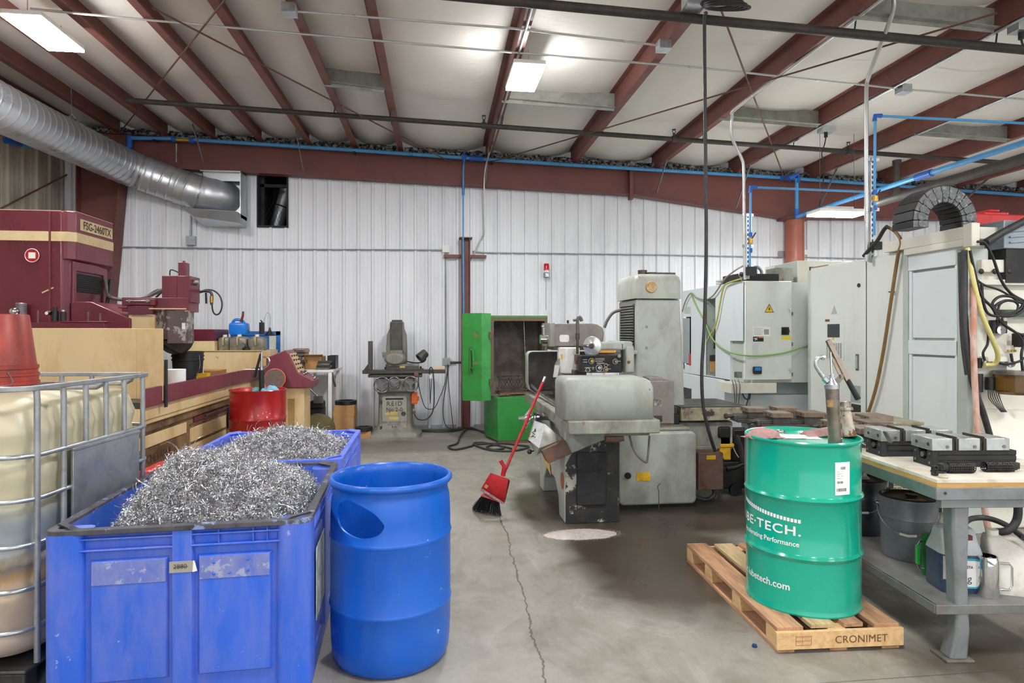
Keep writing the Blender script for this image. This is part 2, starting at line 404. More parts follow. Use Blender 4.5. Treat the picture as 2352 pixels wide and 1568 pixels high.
rail(lambda x: rz_bot(x), lambda x: rz_bot(x) + .014, 10.22, 10.40).build('bottom_flange', M['red_iron_dark'], raf)
rail(lambda x: roof_z(x) - .022, lambda x: roof_z(x) - .006, 10.24, 10.40).build('top_flange', M['red_iron_dark'], raf)
mb = MB(); mb.box(3.19, 3.25, 10.18, 10.3, 3.80, 4.36); mb.build('splice_plate', M['red_iron_dark'], raf, bev=.004)
c = struct(MB().box(-5.42, -5.40, 10.18, 10.4, 0, 4.3).add([(-5.40, 10.29, 0), (-5.12, 10.29, 0), (-4.78, 10.29, 4.12), (-5.40, 10.29, 4.12), (-5.40, 10.30, 0), (-5.12, 10.30, 0), (-4.78, 10.30, 4.12), (-5.40, 10.30, 4.12)], [(0, 1, 2, 3), (7, 6, 5, 4), (0, 4, 5, 1), (1, 5, 6, 2), (2, 6, 7, 3), (3, 7, 4, 0)]).build('corner_column', M['red_iron_dark']))
mb = MB(); mb.hexa([(-5.13, 10.18, 0), (-5.11, 10.18, 0), (-5.11, 10.42, 0), (-5.13, 10.42, 0)], [(-4.79, 10.18, 4.12), (-4.77, 10.18, 4.12), (-4.77, 10.42, 4.12), (-4.79, 10.42, 4.12)]); mb.build('inner_flange', M['red_iron_dark'], c)
c = struct(MB().lathe([(.155, 0), (.155, 3.53)], (6.16, 10.26, 0), 32).build('round_column', mat('salmon_oxide', 'a8614f', .5, 0, '85493c', .2, 3)))
MB().box(5.92, 6.40, 10.08, 10.42, 3.52, 3.55).build('cap_plate', M['red_iron_dark'], c)
MB().box(6.0, 6.32, 10.1, 10.42, 0, .02).build('base_plate', M['red_iron_dark'], c)
# slim H-post on the wall left of the green cabinet, with a short girt arm
c = struct(MB().box(.385, .40, 10.2, 10.38, 0, 3.10).box(.515, .53, 10.2, 10.38, 0, 3.10).box(.40, .515, 10.28, 10.29, 0, 3.10).build('wall_column', M['red_iron']))
MB().box(.35, .56, 10.17, 10.40, 3.10, 3.115).build('top_plate', M['red_iron'], c)
MB().box(.10, .80, 10.34, 10.40, 2.80, 2.85).build('girt_arm', M['red_iron'], c)
MB().box(.33, .58, 10.15, 10.41, 0, .015).build('base_plate', M['red_iron'], c)
struct(MB().box(-5.1, .34, WY - .03, WY - .024, 0, .05).box(.6, 6.0, WY - .03, WY - .024, 0, .05).build('baseboard_back', M['galv_dull']))
# flange braces from rafter to purlins
for (a, b, y2) in ((432, 470, 9.75), (683, 697, 9.7), (1121, 1115, 9.75), (1536, 1507, 9.75), (1730, 1690, 9.75), (1917, 1880, 9.75), (2290, 2210, 9.7)):
    q = atY(b, {470: 378, 697: 392, 1115: 420, 1507: 446, 1690: 478, 1880: 478, 2210: 465}[b], 10.24)
    p = Vector((q.x + (.0 if b < 1000 else .02), y2, roof_z(q.x) + .05))
    struct(MB().bar(p, q, .04, .008, (1, 0, 0)).build('trim_brace', M['galv_dull']))
# grey blocking channels between purlins
for (x0, x1, y) in ((PX[6], PX[7], 7.7), (PX[8], PX[9], 7.76), (PX[10], PX[11], 7.8), (PX[10], PX[11], 5.15), (PX[12], PX[13], 7.82)):
    z = roof_z((x0 + x1) / 2); mb = MB()
    mb.bar((x0 + .006, y, z + .105), (x1 - .002, y, z + .060), .006, .22).bar((x0 + .006, y - .03, z + .02 + .02), (x1 - .002, y - .03, z - .02), .06, .006)
    struct(mb.build('trim_blocking', mat('grey_blocking', '9c9d95', .7, 0, '6a6a62', .3, 5, bump=.3, bsc=90) if 'blk' not in M else M['blk']))
    M['blk'] = bpy.data.materials['grey_blocking']
# ------------------------------------------------------------------ lamps
M['led'] = emis('led_diffuser', 'ffffff', 135.0)
def lamp(loc, rz, label, along='Y'):
    t = thing('ceiling_light', label, 'light', loc, rz, 'LED panels behind the photographer' if 'outside' in label else None)
    MB().box(-.165, .165, -.345, .345, .0, .045).box(-.07, .07, -.2, .2, .045, .09).build('housing', M['white'], t, bev=.006, W=False)
    MB().box(-.162, .162, -.34, .34, -.020, -.0005).build('diffuser', M['led'], t, W=False)
    for y in (-.25, .25): MB().tube([(0, y, .045), (0, y, .19)], .003, 5).build('hanger', M['steel'], t, W=False)
    return t
lamp((-3.6, 6.27, 4.33), 0, 'bright LED panel at the upper left, above the big spiral duct')
lamp((.93, 6.69, 4.31), R(1), 'bright LED panel under the purlin near the middle of the ceiling')
l3 = lamp((5.42, 8.0, 3.19), R(90), 'low hung LED panel in front of the round salmon column')
for y in (-.25, .25): MB().tube([(0, y, .05), (0, y, 1.1)], .003, 5).build('chain', M['steel'], l3, W=False)
for x in (-3.6, .93, 5.4, 9.8):  # unseen panels added to brighten the room
    for y in (1.4, -3.6):
        lamp((x, y, 4.34 - .032 * x), 0, 'LED ceiling panel outside the view, behind the photographer')
lamp((9.8, 6.6, 3.98), 0, 'LED ceiling panel outside the view, at the far right bay')  # one more added panel, out of view, for brightness
# ------------------------------------------------------------------ world, camera, view
w = bpy.data.worlds.new('shop_air'); SC.world = w; w.use_nodes = True
bg = w.node_tree.nodes['Background']; bg.inputs[0].default_value = (0.93, 0.96, 1.0, 1); bg.inputs[1].default_value = 1.35
cam = bpy.data.cameras.new('camera'); co = bpy.data.objects.new('camera', cam); COL.objects.link(co)
cam.sensor_width = 36; cam.sensor_fit = 'HORIZONTAL'; cam.lens = 36 * FPX / 2352
cam.shift_x = 0; cam.shift_y = -(784 - HOR) / 2352; cam.clip_end = 100; cam.clip_start = .05
co.location = (0, 0, EYE); co.rotation_euler = (R(90), 0, -PSI); SC.camera = co
SC.view_settings.view_transform = 'Standard'; SC.view_settings.look = 'None'; SC.view_settings.exposure = 0.32; SC.view_settings.gamma = 1.0
SC.view_settings.use_curve_mapping = False
# ================================================================== foreground left: tote, bins, drum
def P_blue(name, c, d): return mat(name, c, .42, 0, d, .5, 3.2, (1.4, 1.4, .3), chips='93a3d8', ct=.715, csc=16, mott=.08, bump=.05, bsc=40)
M['binblue'] = P_blue('scuffed_blue_plastic', '2b60d0', '6a78c6')
M['binblue2'] = P_blue('lighter_blue_plastic', '4a6ae2', '7d8cd8')
M['rimworn'] = mat('worn_rim', '55545a', .6, 0, '2a2a30', .5, 8, chips='7d8bb5', ct=.62, csc=8)
M['scuff'] = mat('scraped_band', '7f87b8', .55, 0, '4a62c0', .5, 7, (1, 1, .5), chips='9aa0bd', ct=.6, csc=12)
def pallet_bin(name, label, loc, rz, m, rimm, near):
    t = thing(name, label, 'bin', loc, rz, None)
    W, L, H = .5, .6, .79
    sh = MB()
    # walls with a recessed field and a raised panel on each side
    for sx in (-1, 1): sh.box(sx * .464, sx * .474, -.57, .57, .10, .775)
    for sy in (-1, 1): sh.box(-.47, .47, sy * .560, sy * .570, .10, .775)
    sh.box(-.46, .46, -.56, .56, .13, .155)
    sh.build('shell', m, t, W=False)
    for sx in (-1, 1):
        for sy in (-1, 1):
            ps = MB()
            cx, cy = sx * .43, sy * .53
            ps.prism(rrect(min(cx - .07 * sx, cx + .07 * sx), max(cx - .07 * sx, cx + .07 * sx), min(cy - .07 * sy, cy + .07 * sy), max(cy - .07 * sy, cy + .07 * sy), .035, 5), 'Z', .1, .772).build('corner_post', m, t, W=False)
    pass
    fp = MB()
    for sy in (-1, 1):
        fp.prism([(-.045, sy * .565), (.045, sy * .565), (.036, sy * .594), (-.036, sy * .594)], 'Z', .1, .775)
        for a, b in ((-.345, -.052), (.052, .345)):
            y0, y1 = sy * .566, sy * .584
            fp.hexa([(a, y0, .17), (b, y0, .17), (b - .01, y1, .18), (a + .01, y1, .18)][::1] if sy < 0 else [(a, y0, .17), (b, y0, .17), (b - .01, y1, .18), (a + .01, y1, .18)], [(a, y0, .665), (b, y0, .665), (b - .01, y1, .655), (a + .01, y1, .655)])
            for z in (.745, .7): fp.box(a - .03, b + .03, sy * .566, sy * .594, z, z + .007)
            k = [(a + b) / 2] if a < 0 else [a + .085, b - .075, b - .02]
            if not (a < 0 and near): 
                for x in k: fp.box(x - .003, x + .003, sy * .566, sy * .590, .70, .77)
    for sx in (-1, 1):
        fp.prism([(sx * .465, -.05), (sx * .465, .05), (sx * .494, .04), (sx * .494, -.04)], 'Z', .1, .775)
        for a, b in ((-.43, -.07), (.07, .43)):
            fp.box(sx * .466, sx * .484, a, b, .17, .64)
            for z in (.745, .7): fp.box(sx * .466, sx * .494, a - .03, b + .03, z, z + .007)
            for k in range(6):
                y = a + .02 + (b - a - .04) * k / 5
                fp.bar((sx * .48, y, .70), (sx * .48, y + .04, .77), .028, .006, (0, 1, 0))
    fp.build('ribbed_panels', m, t, bev=.004, W=False)
    rm = MB(); o = rrect(-.5, .5, -.6, .6, .04, 5); n = len(o); i_ = rrect(-.466, .466, -.566, .566, .02, 5)
    vs = [(x, y, z) for z in (.768, .79) for x, y in o] + [(x, y, z) for z in (.768, .79) for x, y in i_]
    fs = []
    for j in range(n):
        k = (j + 1) % n
        fs += [(j, k, n + k, n + j), (2 * n + k, 2 * n + j, 3 * n + j, 3 * n + k), (n + j, n + k, 3 * n + k, 3 * n + j), (k, j, 2 * n + j, 2 * n + k)]
    rm.add(vs, fs)
    for sx in (-1, 1):
        for sy in (-1, 1):
            rm.hexa([(sx * .38, sy * .565, .788), (sx * .465, sy * .48, .788), (sx * .495, sy * .5, .788), (sx * .40, sy * .595, .788)], [(sx * .41, sy * .57, .80), (sx * .47, sy * .51, .80), (sx * .485, sy * .52, .80), (sx * .42, sy * .585, .80)])
    rm.build('rim', rimm, t, bev=.003, W=False)
    ft = MB()
    for x in (-.42, 0, .42): ft.box(x - .06, x + .06, -.58, .58, 0, .12)
    ft.build('runners', m, t, bev=.01, W=False)
    return t
b1 = pallet_bin('pallet_bin', 'scuffed blue plastic pallet bin nearest the viewer, heaped with metal swarf', (-1.056, 3.256, 0), R(3.4), M['binblue'], M['rimworn'], True)
# scraped bands and the taped note on the near face
for a, b in ((-.335, -.062), (.062, .335)):
    MB().box(a + .002, b - .002, -.5865, -.5835, .565, .654).build('scraped_band', M['scuff'], b1, W=False)
mb = MB()
for x, z in ((.12, .63), (.25, .635), (.12, .585), (.18, .585), (.25, .59)): mb.ball((x, -.588, z), .006, 10)
mb.build('bolt_head', M['binblue'], b1, W=False)
mb = MB(); mb.box(-.046, .05, -.5965, -.5945, .60, .645); tp = mb.build('tape_label', mat('grey_tape', '9a958c', .6), b1, W=False)
mb = MB(); put_text(mb, '2880', .026, lambda x, y: Vector((x - .005, -.598, .624 + y)), bold=-.0002); mb.box(-.03, .026, -.5982, -.5978, .622, .6235); lab(mb.build('handwriting', M['ink'], tp, W=False), 'crossed out handwriting on grey tape')
MB().hexa([(.042, -.599, .60), (.06, -.603, .605), (.06, -.601, .606), (.042, -.596, .601)], [(.044, -.599, .645), (.052, -.603, .64), (.052, -.601, .64), (.044, -.596, .645)]).build('torn_paper', M['paper'], b1, W=False)
MB().box(.4945, .497, -.4, -.1, .28, .60).build('side_sticker', mat('worn_sticker', 'd5d8cf', .6, 0, '6f8f78', .5, 9), b1, W=False)
b2 = pallet_bin('pallet_bin', 'lighter blue plastic pallet bin behind the near one, full of swarf', (-1.095, 4.53, 0), R(1.2), M['binblue2'], M['binblue2'], False)
# metal swarf: thousands of small curls over a lumpy heap
M['swarf'] = mat('swarf_curls', 'dcdde0', .26, .92, '8d8b8a', .25, 14, mott=.15)
M['swarfbase'] = mat('swarf_mass', '77777a', .5, .6, '303030', .5, 30, bump=1.0, bsc=70, mott=.4)
def curl_template(k):
    rr = random.uniform(.003, .008); L = random.uniform(.010, .036); tn = random.uniform(.7, 2.3); n = int(5 + 4 * tn); w = random.uniform(.0006, .0015)
    if k % 9 == 0: rr = random.uniform(.02, .05); tn = random.uniform(.15, .4); L = random.uniform(.0, .02); n = 7
    pts = [Vector((rr * math.cos(2 * PI * tn * i / n) - rr, rr * math.sin(2 * PI * tn * i / n), L * i / n)) for i in range(n + 1)]
    vs = []; fs = []
    for i, p in enumerate(pts):
        a = 2 * PI * tn * i / n; o = Vector((math.cos(a) * .25, math.sin(a) * .25, 1)).normalized() * w
        vs += [p - o, p + o]
    fs = [(2 * i, 2 * i + 1, 2 * i + 3, 2 * i + 2) for i in range(n)]
    return vs, fs
TPL = [curl_template(i) for i in range(48)]
def swarf(name, label, loc, rz, zf, box, count, seed):
    random.seed(seed); x0, x1, y0, y1 = box
    mb = MB(); mb.mi = 0
    def fn(u, v):
        x = x0 + (x1 - x0) * u; y = y0 + (y1 - y0) * v
        return (x, y, zf(x, y) + .012 * mnoise.noise((x * 30, y * 30, 1)))
    mb.grid(fn, 70, 70); mb.mi = 1
    # curls are scattered evenly over the heap's slope, so steep flanks get as many as the top
    N = 60; cells = []; acc = 0
    for i in range(N):
        for j in range(N):
            x = x0 + (x1 - x0) * (i + .5) / N; y = y0 + (y1 - y0) * (j + .5) / N; e = .01
            gx = (zf(x + e, y) - zf(x - e, y)) / (2 * e); gy = (zf(x, y + e) - zf(x, y - e)) / (2 * e)
            if zf(x, y) < .52: continue
            acc += math.sqrt(1 + gx * gx + gy * gy); cells.append((acc, x, y, gx, gy))
    import bisect
    keys = [c[0] for c in cells]; hx = (x1 - x0) / N / 2; hy = (y1 - y0) / N / 2
    V, F, MI = mb.v, mb.f, mb.m
    def CL(p):
        if p.z < .81: p.x = max(-.444, min(.444, p.x)); p.y = max(-.544, min(.544, p.y))
        return p
    for q in range(count):
        c = cells[min(bisect.bisect(keys, random.random() * acc), len(cells) - 1)]
        x = c[1] + random.uniform(-hx, hx); y = c[2] + random.uniform(-hy, hy); z = zf(x, y)
        vs, fs = TPL[random.randrange(len(TPL))]
        nrm = Vector((-c[3], -c[4], 1)).normalized()
        p = Vector((x, y, z)) + nrm * random.uniform(-.014, .012)
        d = (nrm * random.uniform(-.3, .15) + Vector((random.gauss(0, 1), random.gauss(0, 1), random.gauss(0, 1))).normalized()).normalized()
        Mx = Matrix.Translation(p) @ d.to_track_quat('Z', 'Y').to_matrix().to_4x4() @ Matrix.Rotation(random.uniform(0, 6.28), 4, 'Z')
        s_ = random.uniform(.7, 1.3); n0 = len(V)
        V.extend([CL(Mx @ (v * s_)) for v in vs]); F.extend([(a + n0, b + n0, c_ + n0, d_ + n0) for a, b, c_, d_ in fs]); MI.extend([1] * len(fs))
    o = mb.build(name, [M['swarfbase'], M['swarf']], None, ang=60)
    o.location = loc; o.rotation_euler = (0, 0, rz)
    return tag(o, label, 'metal shavings', None, 'stuff')
def lerp_t(tb, v):
    for (a, x), (b, y) in zip(tb[:-1], tb[1:]):
        if v <= b: t_ = max(0, (v - a) / (b - a)); t_ = t_ * t_ * (3 - 2 * t_); return x + (y - x) * t_
    return tb[-1][1]
HX = [(-.36, .40), (-.315, .62), (-.275, .84), (-.21, .93), (-.15, .985), (.05, .96), (.20, .915), (.36, .85), (.44, .76), (.47, .70)]
HY = [(-.56, .42), (-.50, .60), (-.36, .86), (-.12, 1.0), (.06, .95), (.24, .62), (.40, .30), (.56, .12)]
def heap1(x, y):
    zx = lerp_t(HX, x + .02 * mnoise.noise((y * 5, 1, 2))); g = lerp_t(HY, y)
    z = .60 + (zx - .60) * g if zx > .60 else zx
    return z + .022 * mnoise.noise((x * 6, y * 6, 3)) + .018 * mnoise.noise((x * 16, y * 16, 7))
swarf('metal_swarf', 'heap of bright curly metal swarf in the near blue bin', b1.location, b1.rotation_euler.z, heap1, (-.40, .455, -.553, .553), 36000, 3)
def heap2(x, y):
    ex = max(0, 1 - (abs(x) / .45) ** 6); ey = max(0, 1 - (abs(y) / .55) ** 8)
    return .66 + .055 * min(1, 3 * ex * ey) + .16 * ex ** .8 * ey * math.exp(-((x - .05) / .33) ** 2 - ((y - .12) / .4) ** 2) + .09 * ex * ey * math.exp(-((x + .2) / .18) ** 2 - ((y + .25) / .25) ** 2) + .03 * mnoise.noise((x * 5, y * 5, 8)) + .02 * mnoise.noise((x * 15, y * 15, 4))
swarf('metal_swarf', 'wide low heap of grey metal swarf in the farther blue bin', b2.location, b2.rotation_euler.z, heap2, (-.445, .445, -.545, .545), 24000, 5)

# blue open-top drum with a leaf-shaped hole cut in its side
def apply_mods(o, cutter):
    md = o.modifiers.new('b', 'BOOLEAN'); md.object = cutter; md.operation = 'DIFFERENCE'; md.solver = 'EXACT'
    dg = bpy.context.evaluated_depsgraph_get(); me = bpy.data.meshes.new_from_object(o.evaluated_get(dg))
    o.modifiers.clear(); old = o.data; nm = old.name; o.data = me; bpy.data.meshes.remove(old); me.name = nm
    bpy.data.objects.remove(cutter)
DC = Vector((-.225, 3.13, 0))
M['drumblue'] = mat('blue_barrel_plastic', '0a5ac0', .32, 0, '2d66c0', .35, 2.2, (1.5, 1.5, .5), chips='a9bfe4', ct=.735, csc=16, mott=.06)
t = thing('blue_drum', 'open top blue plastic drum with a hole cut in its side', 'drum', DC)
out = [(.001, .012), (.20, .004), (.25, .0), (.268, .012), (.279, .04), (.284, .09), (.2875, .18), (.2885, .268), (.291, .273), (.2935, .281), (.291, .289), (.2885, .294), (.2885, .44), (.2885, .587), (.291, .592), (.2935, .600), (.291, .608), (.2885, .613), (.287, .70), (.283, .775), (.276, .80), (.274, .82), (.277, .838), (.290, .842), (.297, .852), (.297, .862), (.290, .872), (.278, .872), (.270, .862), (.267, .82), (.274, .76), (.280, .6), (.280, .3), (.272, .06), (.25, .022), (.001, .02)]
body = MB().lathe(out, (0, 0, 0), 72).build('barrel', M['drumblue'], t, W=False, ang=40)
pt = atZ(790, 1180, .72)
ang = math.atan2(-.272, -.115)      # where the hole faces
leaf = [(v.x, v.y) for v in catmull([(-.15, .0, 0), (-.14, .055, 0), (-.09, .085, 0), (-.02, .075, 0), (.05, .045, 0), (.095, .0, 0), (.10, -.025, 0), (.07, -.058, 0), (.0, -.075, 0), (-.08, -.06, 0), (-.13, -.035, 0), (-.15, .0, 0)], 5)[:-1]]
cut = MB(); rt = Vector((-math.sin(ang), math.cos(ang), 0)) ; nr = Vector((math.cos(ang), math.sin(ang), 0))
q = [nr * .15 + rt * a + Vector((0, 0, .715 + b)) for a, b in leaf] + [nr * .45 + rt * a + Vector((0, 0, .715 + b)) for a, b in leaf]; n = len(leaf)
cut.add(q, [tuple(range(n)), tuple(range(2 * n - 1, n - 1, -1))] + [(i, n + i, n + (i + 1) % n, (i + 1) % n) for i in range(n)])
cu = cut.build('cutter', M['drumblue']); cu.location = DC
bpy.context.view_layer.update(); apply_mods(body, cu)
body.data.set_sharp_from_angle(angle=R(40))

# caged tank (IBC) with a stained translucent bottle
s = NT('stained_tank_plastic'); sx = s.n('ShaderNodeSeparateXYZ'); s.l(s.tc.outputs['Object'], sx.inputs[0])
n1 = s.noise(1.6, 6, .6, (1, 1, .5)); n2 = s.noise(5, 8, .7, (2, 2, .6)); zz = s.math('ADD', sx.outputs[2], s.math('MULTIPLY', s.math('SUBTRACT', n2, .5), .10))
cr = s.n('ShaderNodeValToRGB'); cr.color_ramp.interpolation = 'LINEAR'; els = cr.color_ramp.elements
stops = [(.00, 'b7a99c'), (.30, 'bfae9e'), (.47, 'c0ab94'), (.50, 'b79468'), (.555, '7d7672'), (.585, 'b2a690'), (.63, '8e979c'), (.74, '98a0a4'), (.80, 'a9a694'), (.83, 'bdb698'), (.95, 'c6bea2')]
els[0].position, els[0].color = stops[0][0], lin(stops[0][1]); els[1].position, els[1].color = stops[-1][0], lin(stops[-1][1])
for p_, c_ in stops[1:-1]:
    e = els.new(p_); e.color = lin(c_)
s.l(zz, cr.inputs[0]); cc = s.mix(s.ramp(n2, .58, .72, 0, .3), cr.outputs[0], lin('857150')); s.l(cc, s.b.inputs['Base Color'])
s.b.inputs['Roughness'].default_value = .38; s.b.inputs['Subsurface Weight'].default_value = .15; s.b.inputs['Subsurface Radius'].default_value = (.05, .04, .03)
M['tank'] = s.m
rz = R(-4.6); cr_ = Vector((-1.725, 2.87, 0)); cen = cr_ - Matrix.Rotation(rz, 3, 'Z') @ Vector((.6, -.5, 0))
t = thing('caged_tank', 'stained white plastic tank in a tubular steel cage at the left edge', 'tank', cen, rz)
bt = MB(); rings = []
def bring(z, inset, r=.14):
    base = rrect(-.575 + inset, .575 - inset, -.475 + inset, .475 - inset, r, 8); out = []; N_ = len(base)
    for i in range(N_):
        p, q_ = base[i], base[(i + 1) % N_]; L = math.hypot(q_[0] - p[0], q_[1] - p[1]); k = max(1, int(L / .02)); k = 36 if L > .3 else 1
        for j in range(k):
            x, y = p[0] + (q_[0] - p[0]) * j / k, p[1] + (q_[1] - p[1]) * j / k
            if k > 1 and z > .3:
                w_ = (min(1, max(0, (z - .95) / .2)) * .8 + .2) * .03
                if abs(q_[0] - p[0]) < .01: dd = sum(math.exp(-((y - v) / .028) ** 2) for v in (-.43, -.26, -.10, .06, .22, .40)); x -= math.copysign(w_ * dd, x)
                else: dd = sum(math.exp(-((x - v) / .028) ** 2) for v in (-.44, -.26, -.09, .09, .26, .44)); y -= math.copysign(w_ * dd, y)
            out.append((x, y, z))
    return out
bulge = lambda z: .012 * math.cos((z - .3) * 2 * PI / .187)
zs = [(.15, .06), (.17, .02), (.2, .008)] + [(.22 + i * .0234, bulge(.22 + i * .0234) * .5 + .006) for i in range(40)] + [(1.17, .012), (1.21, .022), (1.245, .05), (1.265, .10), (1.272, .16)]
bt.loft([bring(z, i, .14 - min(.06, i * .3)) for z, i in zs]); bo = bt.build('bottle', M['tank'], t, W=False, ang=60)
MB().lathe([(.0, 1.272), (.13, 1.272), (.13, 1.30), (.12, 1.315), (.0, 1.315)], (-.1, 0, 0), 32).build('fill_cap', M['white'], t, W=False)
# flutes pressed into the bottle shoulders behind the uprights
UY = [-.33, -.165, 0, .165, .33]; ux = [-.44, -.26, -.09, .09, .26, .44]
mb = MB()
for y in (-.43, -.26, -.10, .06, .22, .40): 
    mb.tube([(.598, y, .14), (.598, y, 1.28), (.594, y, 1.315)], .0125, 8)
ub = [(-.598, y) for y in UY] + [(x, .498) for x in ux] + [(x, -.498) for x in (-.44, -.26, -.09, .12, .40)]
def hoop(z, r=.011, rad=.12):
    m_ = MB(); m_.tube([(x, y, z) for x, y in rrect(-.603, .603, -.503, .503, rad, 8)], r, 8, closed=True); return m_
for y in (-.43, -.26, -.10, .06, .22, .40):
    MB().tube([(.600, y, .14), (.600, y, 1.27), (.597, y, 1.315)], .0125, 8).build('cage_upright', M['galv_dull'], t, W=False)
for x, y in ub: MB().tube([(x, y, .14), (x, y, 1.315)], .0125, 8).build('cage_upright', M['galv_dull'], t, W=False)
for z in (.292, .465, .652, .846, 1.033): hoop(z).build('cage_hoop', M['galv'], t, W=False)
mb = MB(); o = rrect(-.612, .612, -.512, .512, .10, 8); n = len(o); i_ = rrect(-.590, .590, -.490, .490, .08, 8)
vs = [(x, y, z) for z in (1.312, 1.334) for x, y in o] + [(x, y, z) for z in (1.312, 1.334) for x, y in i_]; fs = []
for j in range(n):
    k = (j + 1) % n; fs += [(j, k, n + k, n + j), (2 * n + k, 2 * n + j, 3 * n + j, 3 * n + k), (n + j, n + k, 3 * n + k, 3 * n + j), (k, j, 2 * n + j, 2 * n + k)]
mb.add(vs, fs); mb.build('top_rail', M['galv_dull'], t, bev=.003, W=False)
for y in (.05, .30): MB().tube([(.60, y, 1.31), (.56, y, 1.285), (-.56, y, 1.285), (-.60, y, 1.31)], .012, 8).build('top_strap', M['galv_dull'], t, W=False)
MB().box(.613, .617, -.215, .335, .40, 1.02).box(.609, .621, -.225, -.21, .40, 1.02).box(.609, .621, -.225, .34, 1.01, 1.025).build('name_plate', M['galv_dull'], t, bev=.002, W=False)
mb = MB()
for y in (-.45, 0, .43): mb.box(-.59, .59, y - .04, y + .04, 0, .12)
mb.box(-.6, .6, -.5, .5, .118, .135); mb.build('pallet_base', mat('dark_metal_pallet', '4b4a49', .5, .5, '2a2522', .4, 6), t, bev=.01, W=False)
# upturned red pail on the tank
M['redpail'] = mat('dirty_red_plastic', 'a83a30', .42, 0, '4a2622', .45, 4, (1, 1, .4), chips='c46a58', ct=.7, csc=8)
p = D(4, 885, 3.15); t = thing('red_pail', 'dirty red plastic pail standing upside down on the caged tank', 'pail', (p.x, p.y, 1.299))
MB().lathe([(.150, 0), (.156, .004), (.156, .02), (.150, .024), (.150, .045), (.155, .049), (.155, .06), (.148, .064), (.147, .08), (.152, .084), (.152, .1), (.143, .104), (.142, .112), (.112, .35), (.108, .356), (.001, .356)], (0, 0, 0), 40).build('shell', M['redpail'], t, W=False)
MB().tube([(.10, -.115, .07), (.13, -.13, .02), (.08, -.155, .005), (-.05, -.165, .005), (-.12, -.13, .03), (-.10, -.115, .07)], .0025, 6, k=4).build('bail', M['steel'], t, W=False)
# black drum under the tank's corner, only its lid shows at the lower left
# ================================================================== foreground right: pallet, green drum, pump
M['pine'] = mat('pallet_pine', 'dcb683', .75, 0, 'a67a4c', .3, 3, (6, .8, 6), mott=.1)
M['pine2'] = mat('weathered_pine', 'c49672', .8, 0, '7a5540', .4, 3, (6, .8, 6), mott=.15)
M['pine3'] = mat('pale_pine', 'cdb389', .8, 0, '8d744c', .35, 3, (6, .8, 6), mott=.1)
t = thing('wooden_pallet', 'narrow wooden pallet carrying the green drum', 'pallet', (1.645, 2.905, 0), R(-2.2))
W_, L_ = .63, 1.22
for a, b, m_ in ((0, .135, 'pine2'), (.185, .31, 'pine3'), (.355, .455, 'pine2'), (.50, .63, 'pine2')):
    e = .02 if a in (.185, .355) else 0
    MB().box(a, b, -.012 + e, L_ - e, .102, .124).build('deck_board', M[m_], t, bev=.002, W=False)
eb = MB().box(-.01, W_ + .01, -.032, -.0125, .022, .108).build('end_board', M['pine'], t, bev=.002, W=False)
lt = MB(); put_text(lt, 'CRONIMET', .052, lambda x, y: Vector((.42 + x, -.0335, .062 + y)), bold=0, spacing=1.05); lt.build('stencil', mat('brown_stencil', '6b4a2e', .8), eb, W=False)
lt = MB()
for (x0, x1, z0, z1) in ((.085, .165, .042, .044), (.085, .165, .084, .086), (.085, .087, .042, .086), (.163, .165, .042, .086), (.118, .1195, .042, .086), (.085, .165, .063, .0645)): lt.box(x0, x1, -.0335, -.0325, z0, z1)
lt.build('stamp_mark', mat('stamp_ink', 'b07a48', .8), eb, W=False)
for y in (.0, .40, .80, 1.12):
    for x in (0.0, .27, .54): MB().box(x, x + .09, y, y + .1, .02, .102).build('block', M['pine'], t, bev=.002, W=False)
for x in (0, .27, .54): MB().box(x, x + .09, -.012, L_, 0, .02).build('bottom_board', M['pine2'], t, bev=.002, W=False)
mb = MB().box(0, W_, L_ - .02, L_, .022, .102).build('end_board', M['pine'], t, W=False)
# the green steel drum
GC = Vector((1.985, 3.235, .1245)); RD = .289
M['green'] = mat('glossy_green_enamel', '06a78c', .22, 0, '05806c', .12, 2, coat=.5, mott=.03, rv=.06)
t = thing('green_drum', 'glossy green steel drum on the wooden pallet', 'drum', GC)
pr = [(.001, .02), (.27, .02), (.283, .004), (.2925, 0), (.2945, .008), (.2905, .018), (.287, .03), (.287, .27)]
for hz in (.29, .585): pr += [(.287, hz - .02), (.292, hz - .012), (.298, hz), (.292, hz + .012), (.287, hz + .02)]
pr += [(.287, .85), (.2905, .862), (.2955, .868), (.2965, .876), (.2925, .882), (.285, .880), (.281, .87), (.277, .861), (.001, .861)]
MB().lathe(pr, (0, 0, 0), 72).build('shell', M['green'], t, W=False)
fc = math.atan2(-GC.y, -GC.x)                # bearing from the drum to the viewer
def on_drum(off, zb, k=1.0, rad=.2885):
    return lambda x, y: Vector((rad * math.cos(fc + (x + off) / RD), rad * math.sin(fc + (x + off) / RD), zb + y * k))
M['ltext'] = mat('white_print', 'f2f4f2', .4)
def seg_text(mb, txt, size, off, zb, **kw):
    vs, fs = text_geo(txt, size, **kw); f = on_drum(off, zb); mb.add([f(x, y) for x, y in vs], fs)
mb = MB(); seg_text(mb, 'LUBE\u00b7TECH.', .066, -.002, .425, align='RIGHT', bold=.0012, spacing=1.12, wide=1.25); mb.build('lettering', M['ltext'], t, W=False)
mb = MB(); seg_text(mb, 'Accelerating Performance', .036, -.012, .360, align='RIGHT', bold=.0006); mb.build('lettering', M['ltext'], t, W=False)
mb = MB(); seg_text(mb, 'Reorder at lubetech.com', .052, -.055, .135, align='RIGHT', bold=.0008); mb.build('lettering', M['ltext'], t, W=False)
mb = MB()
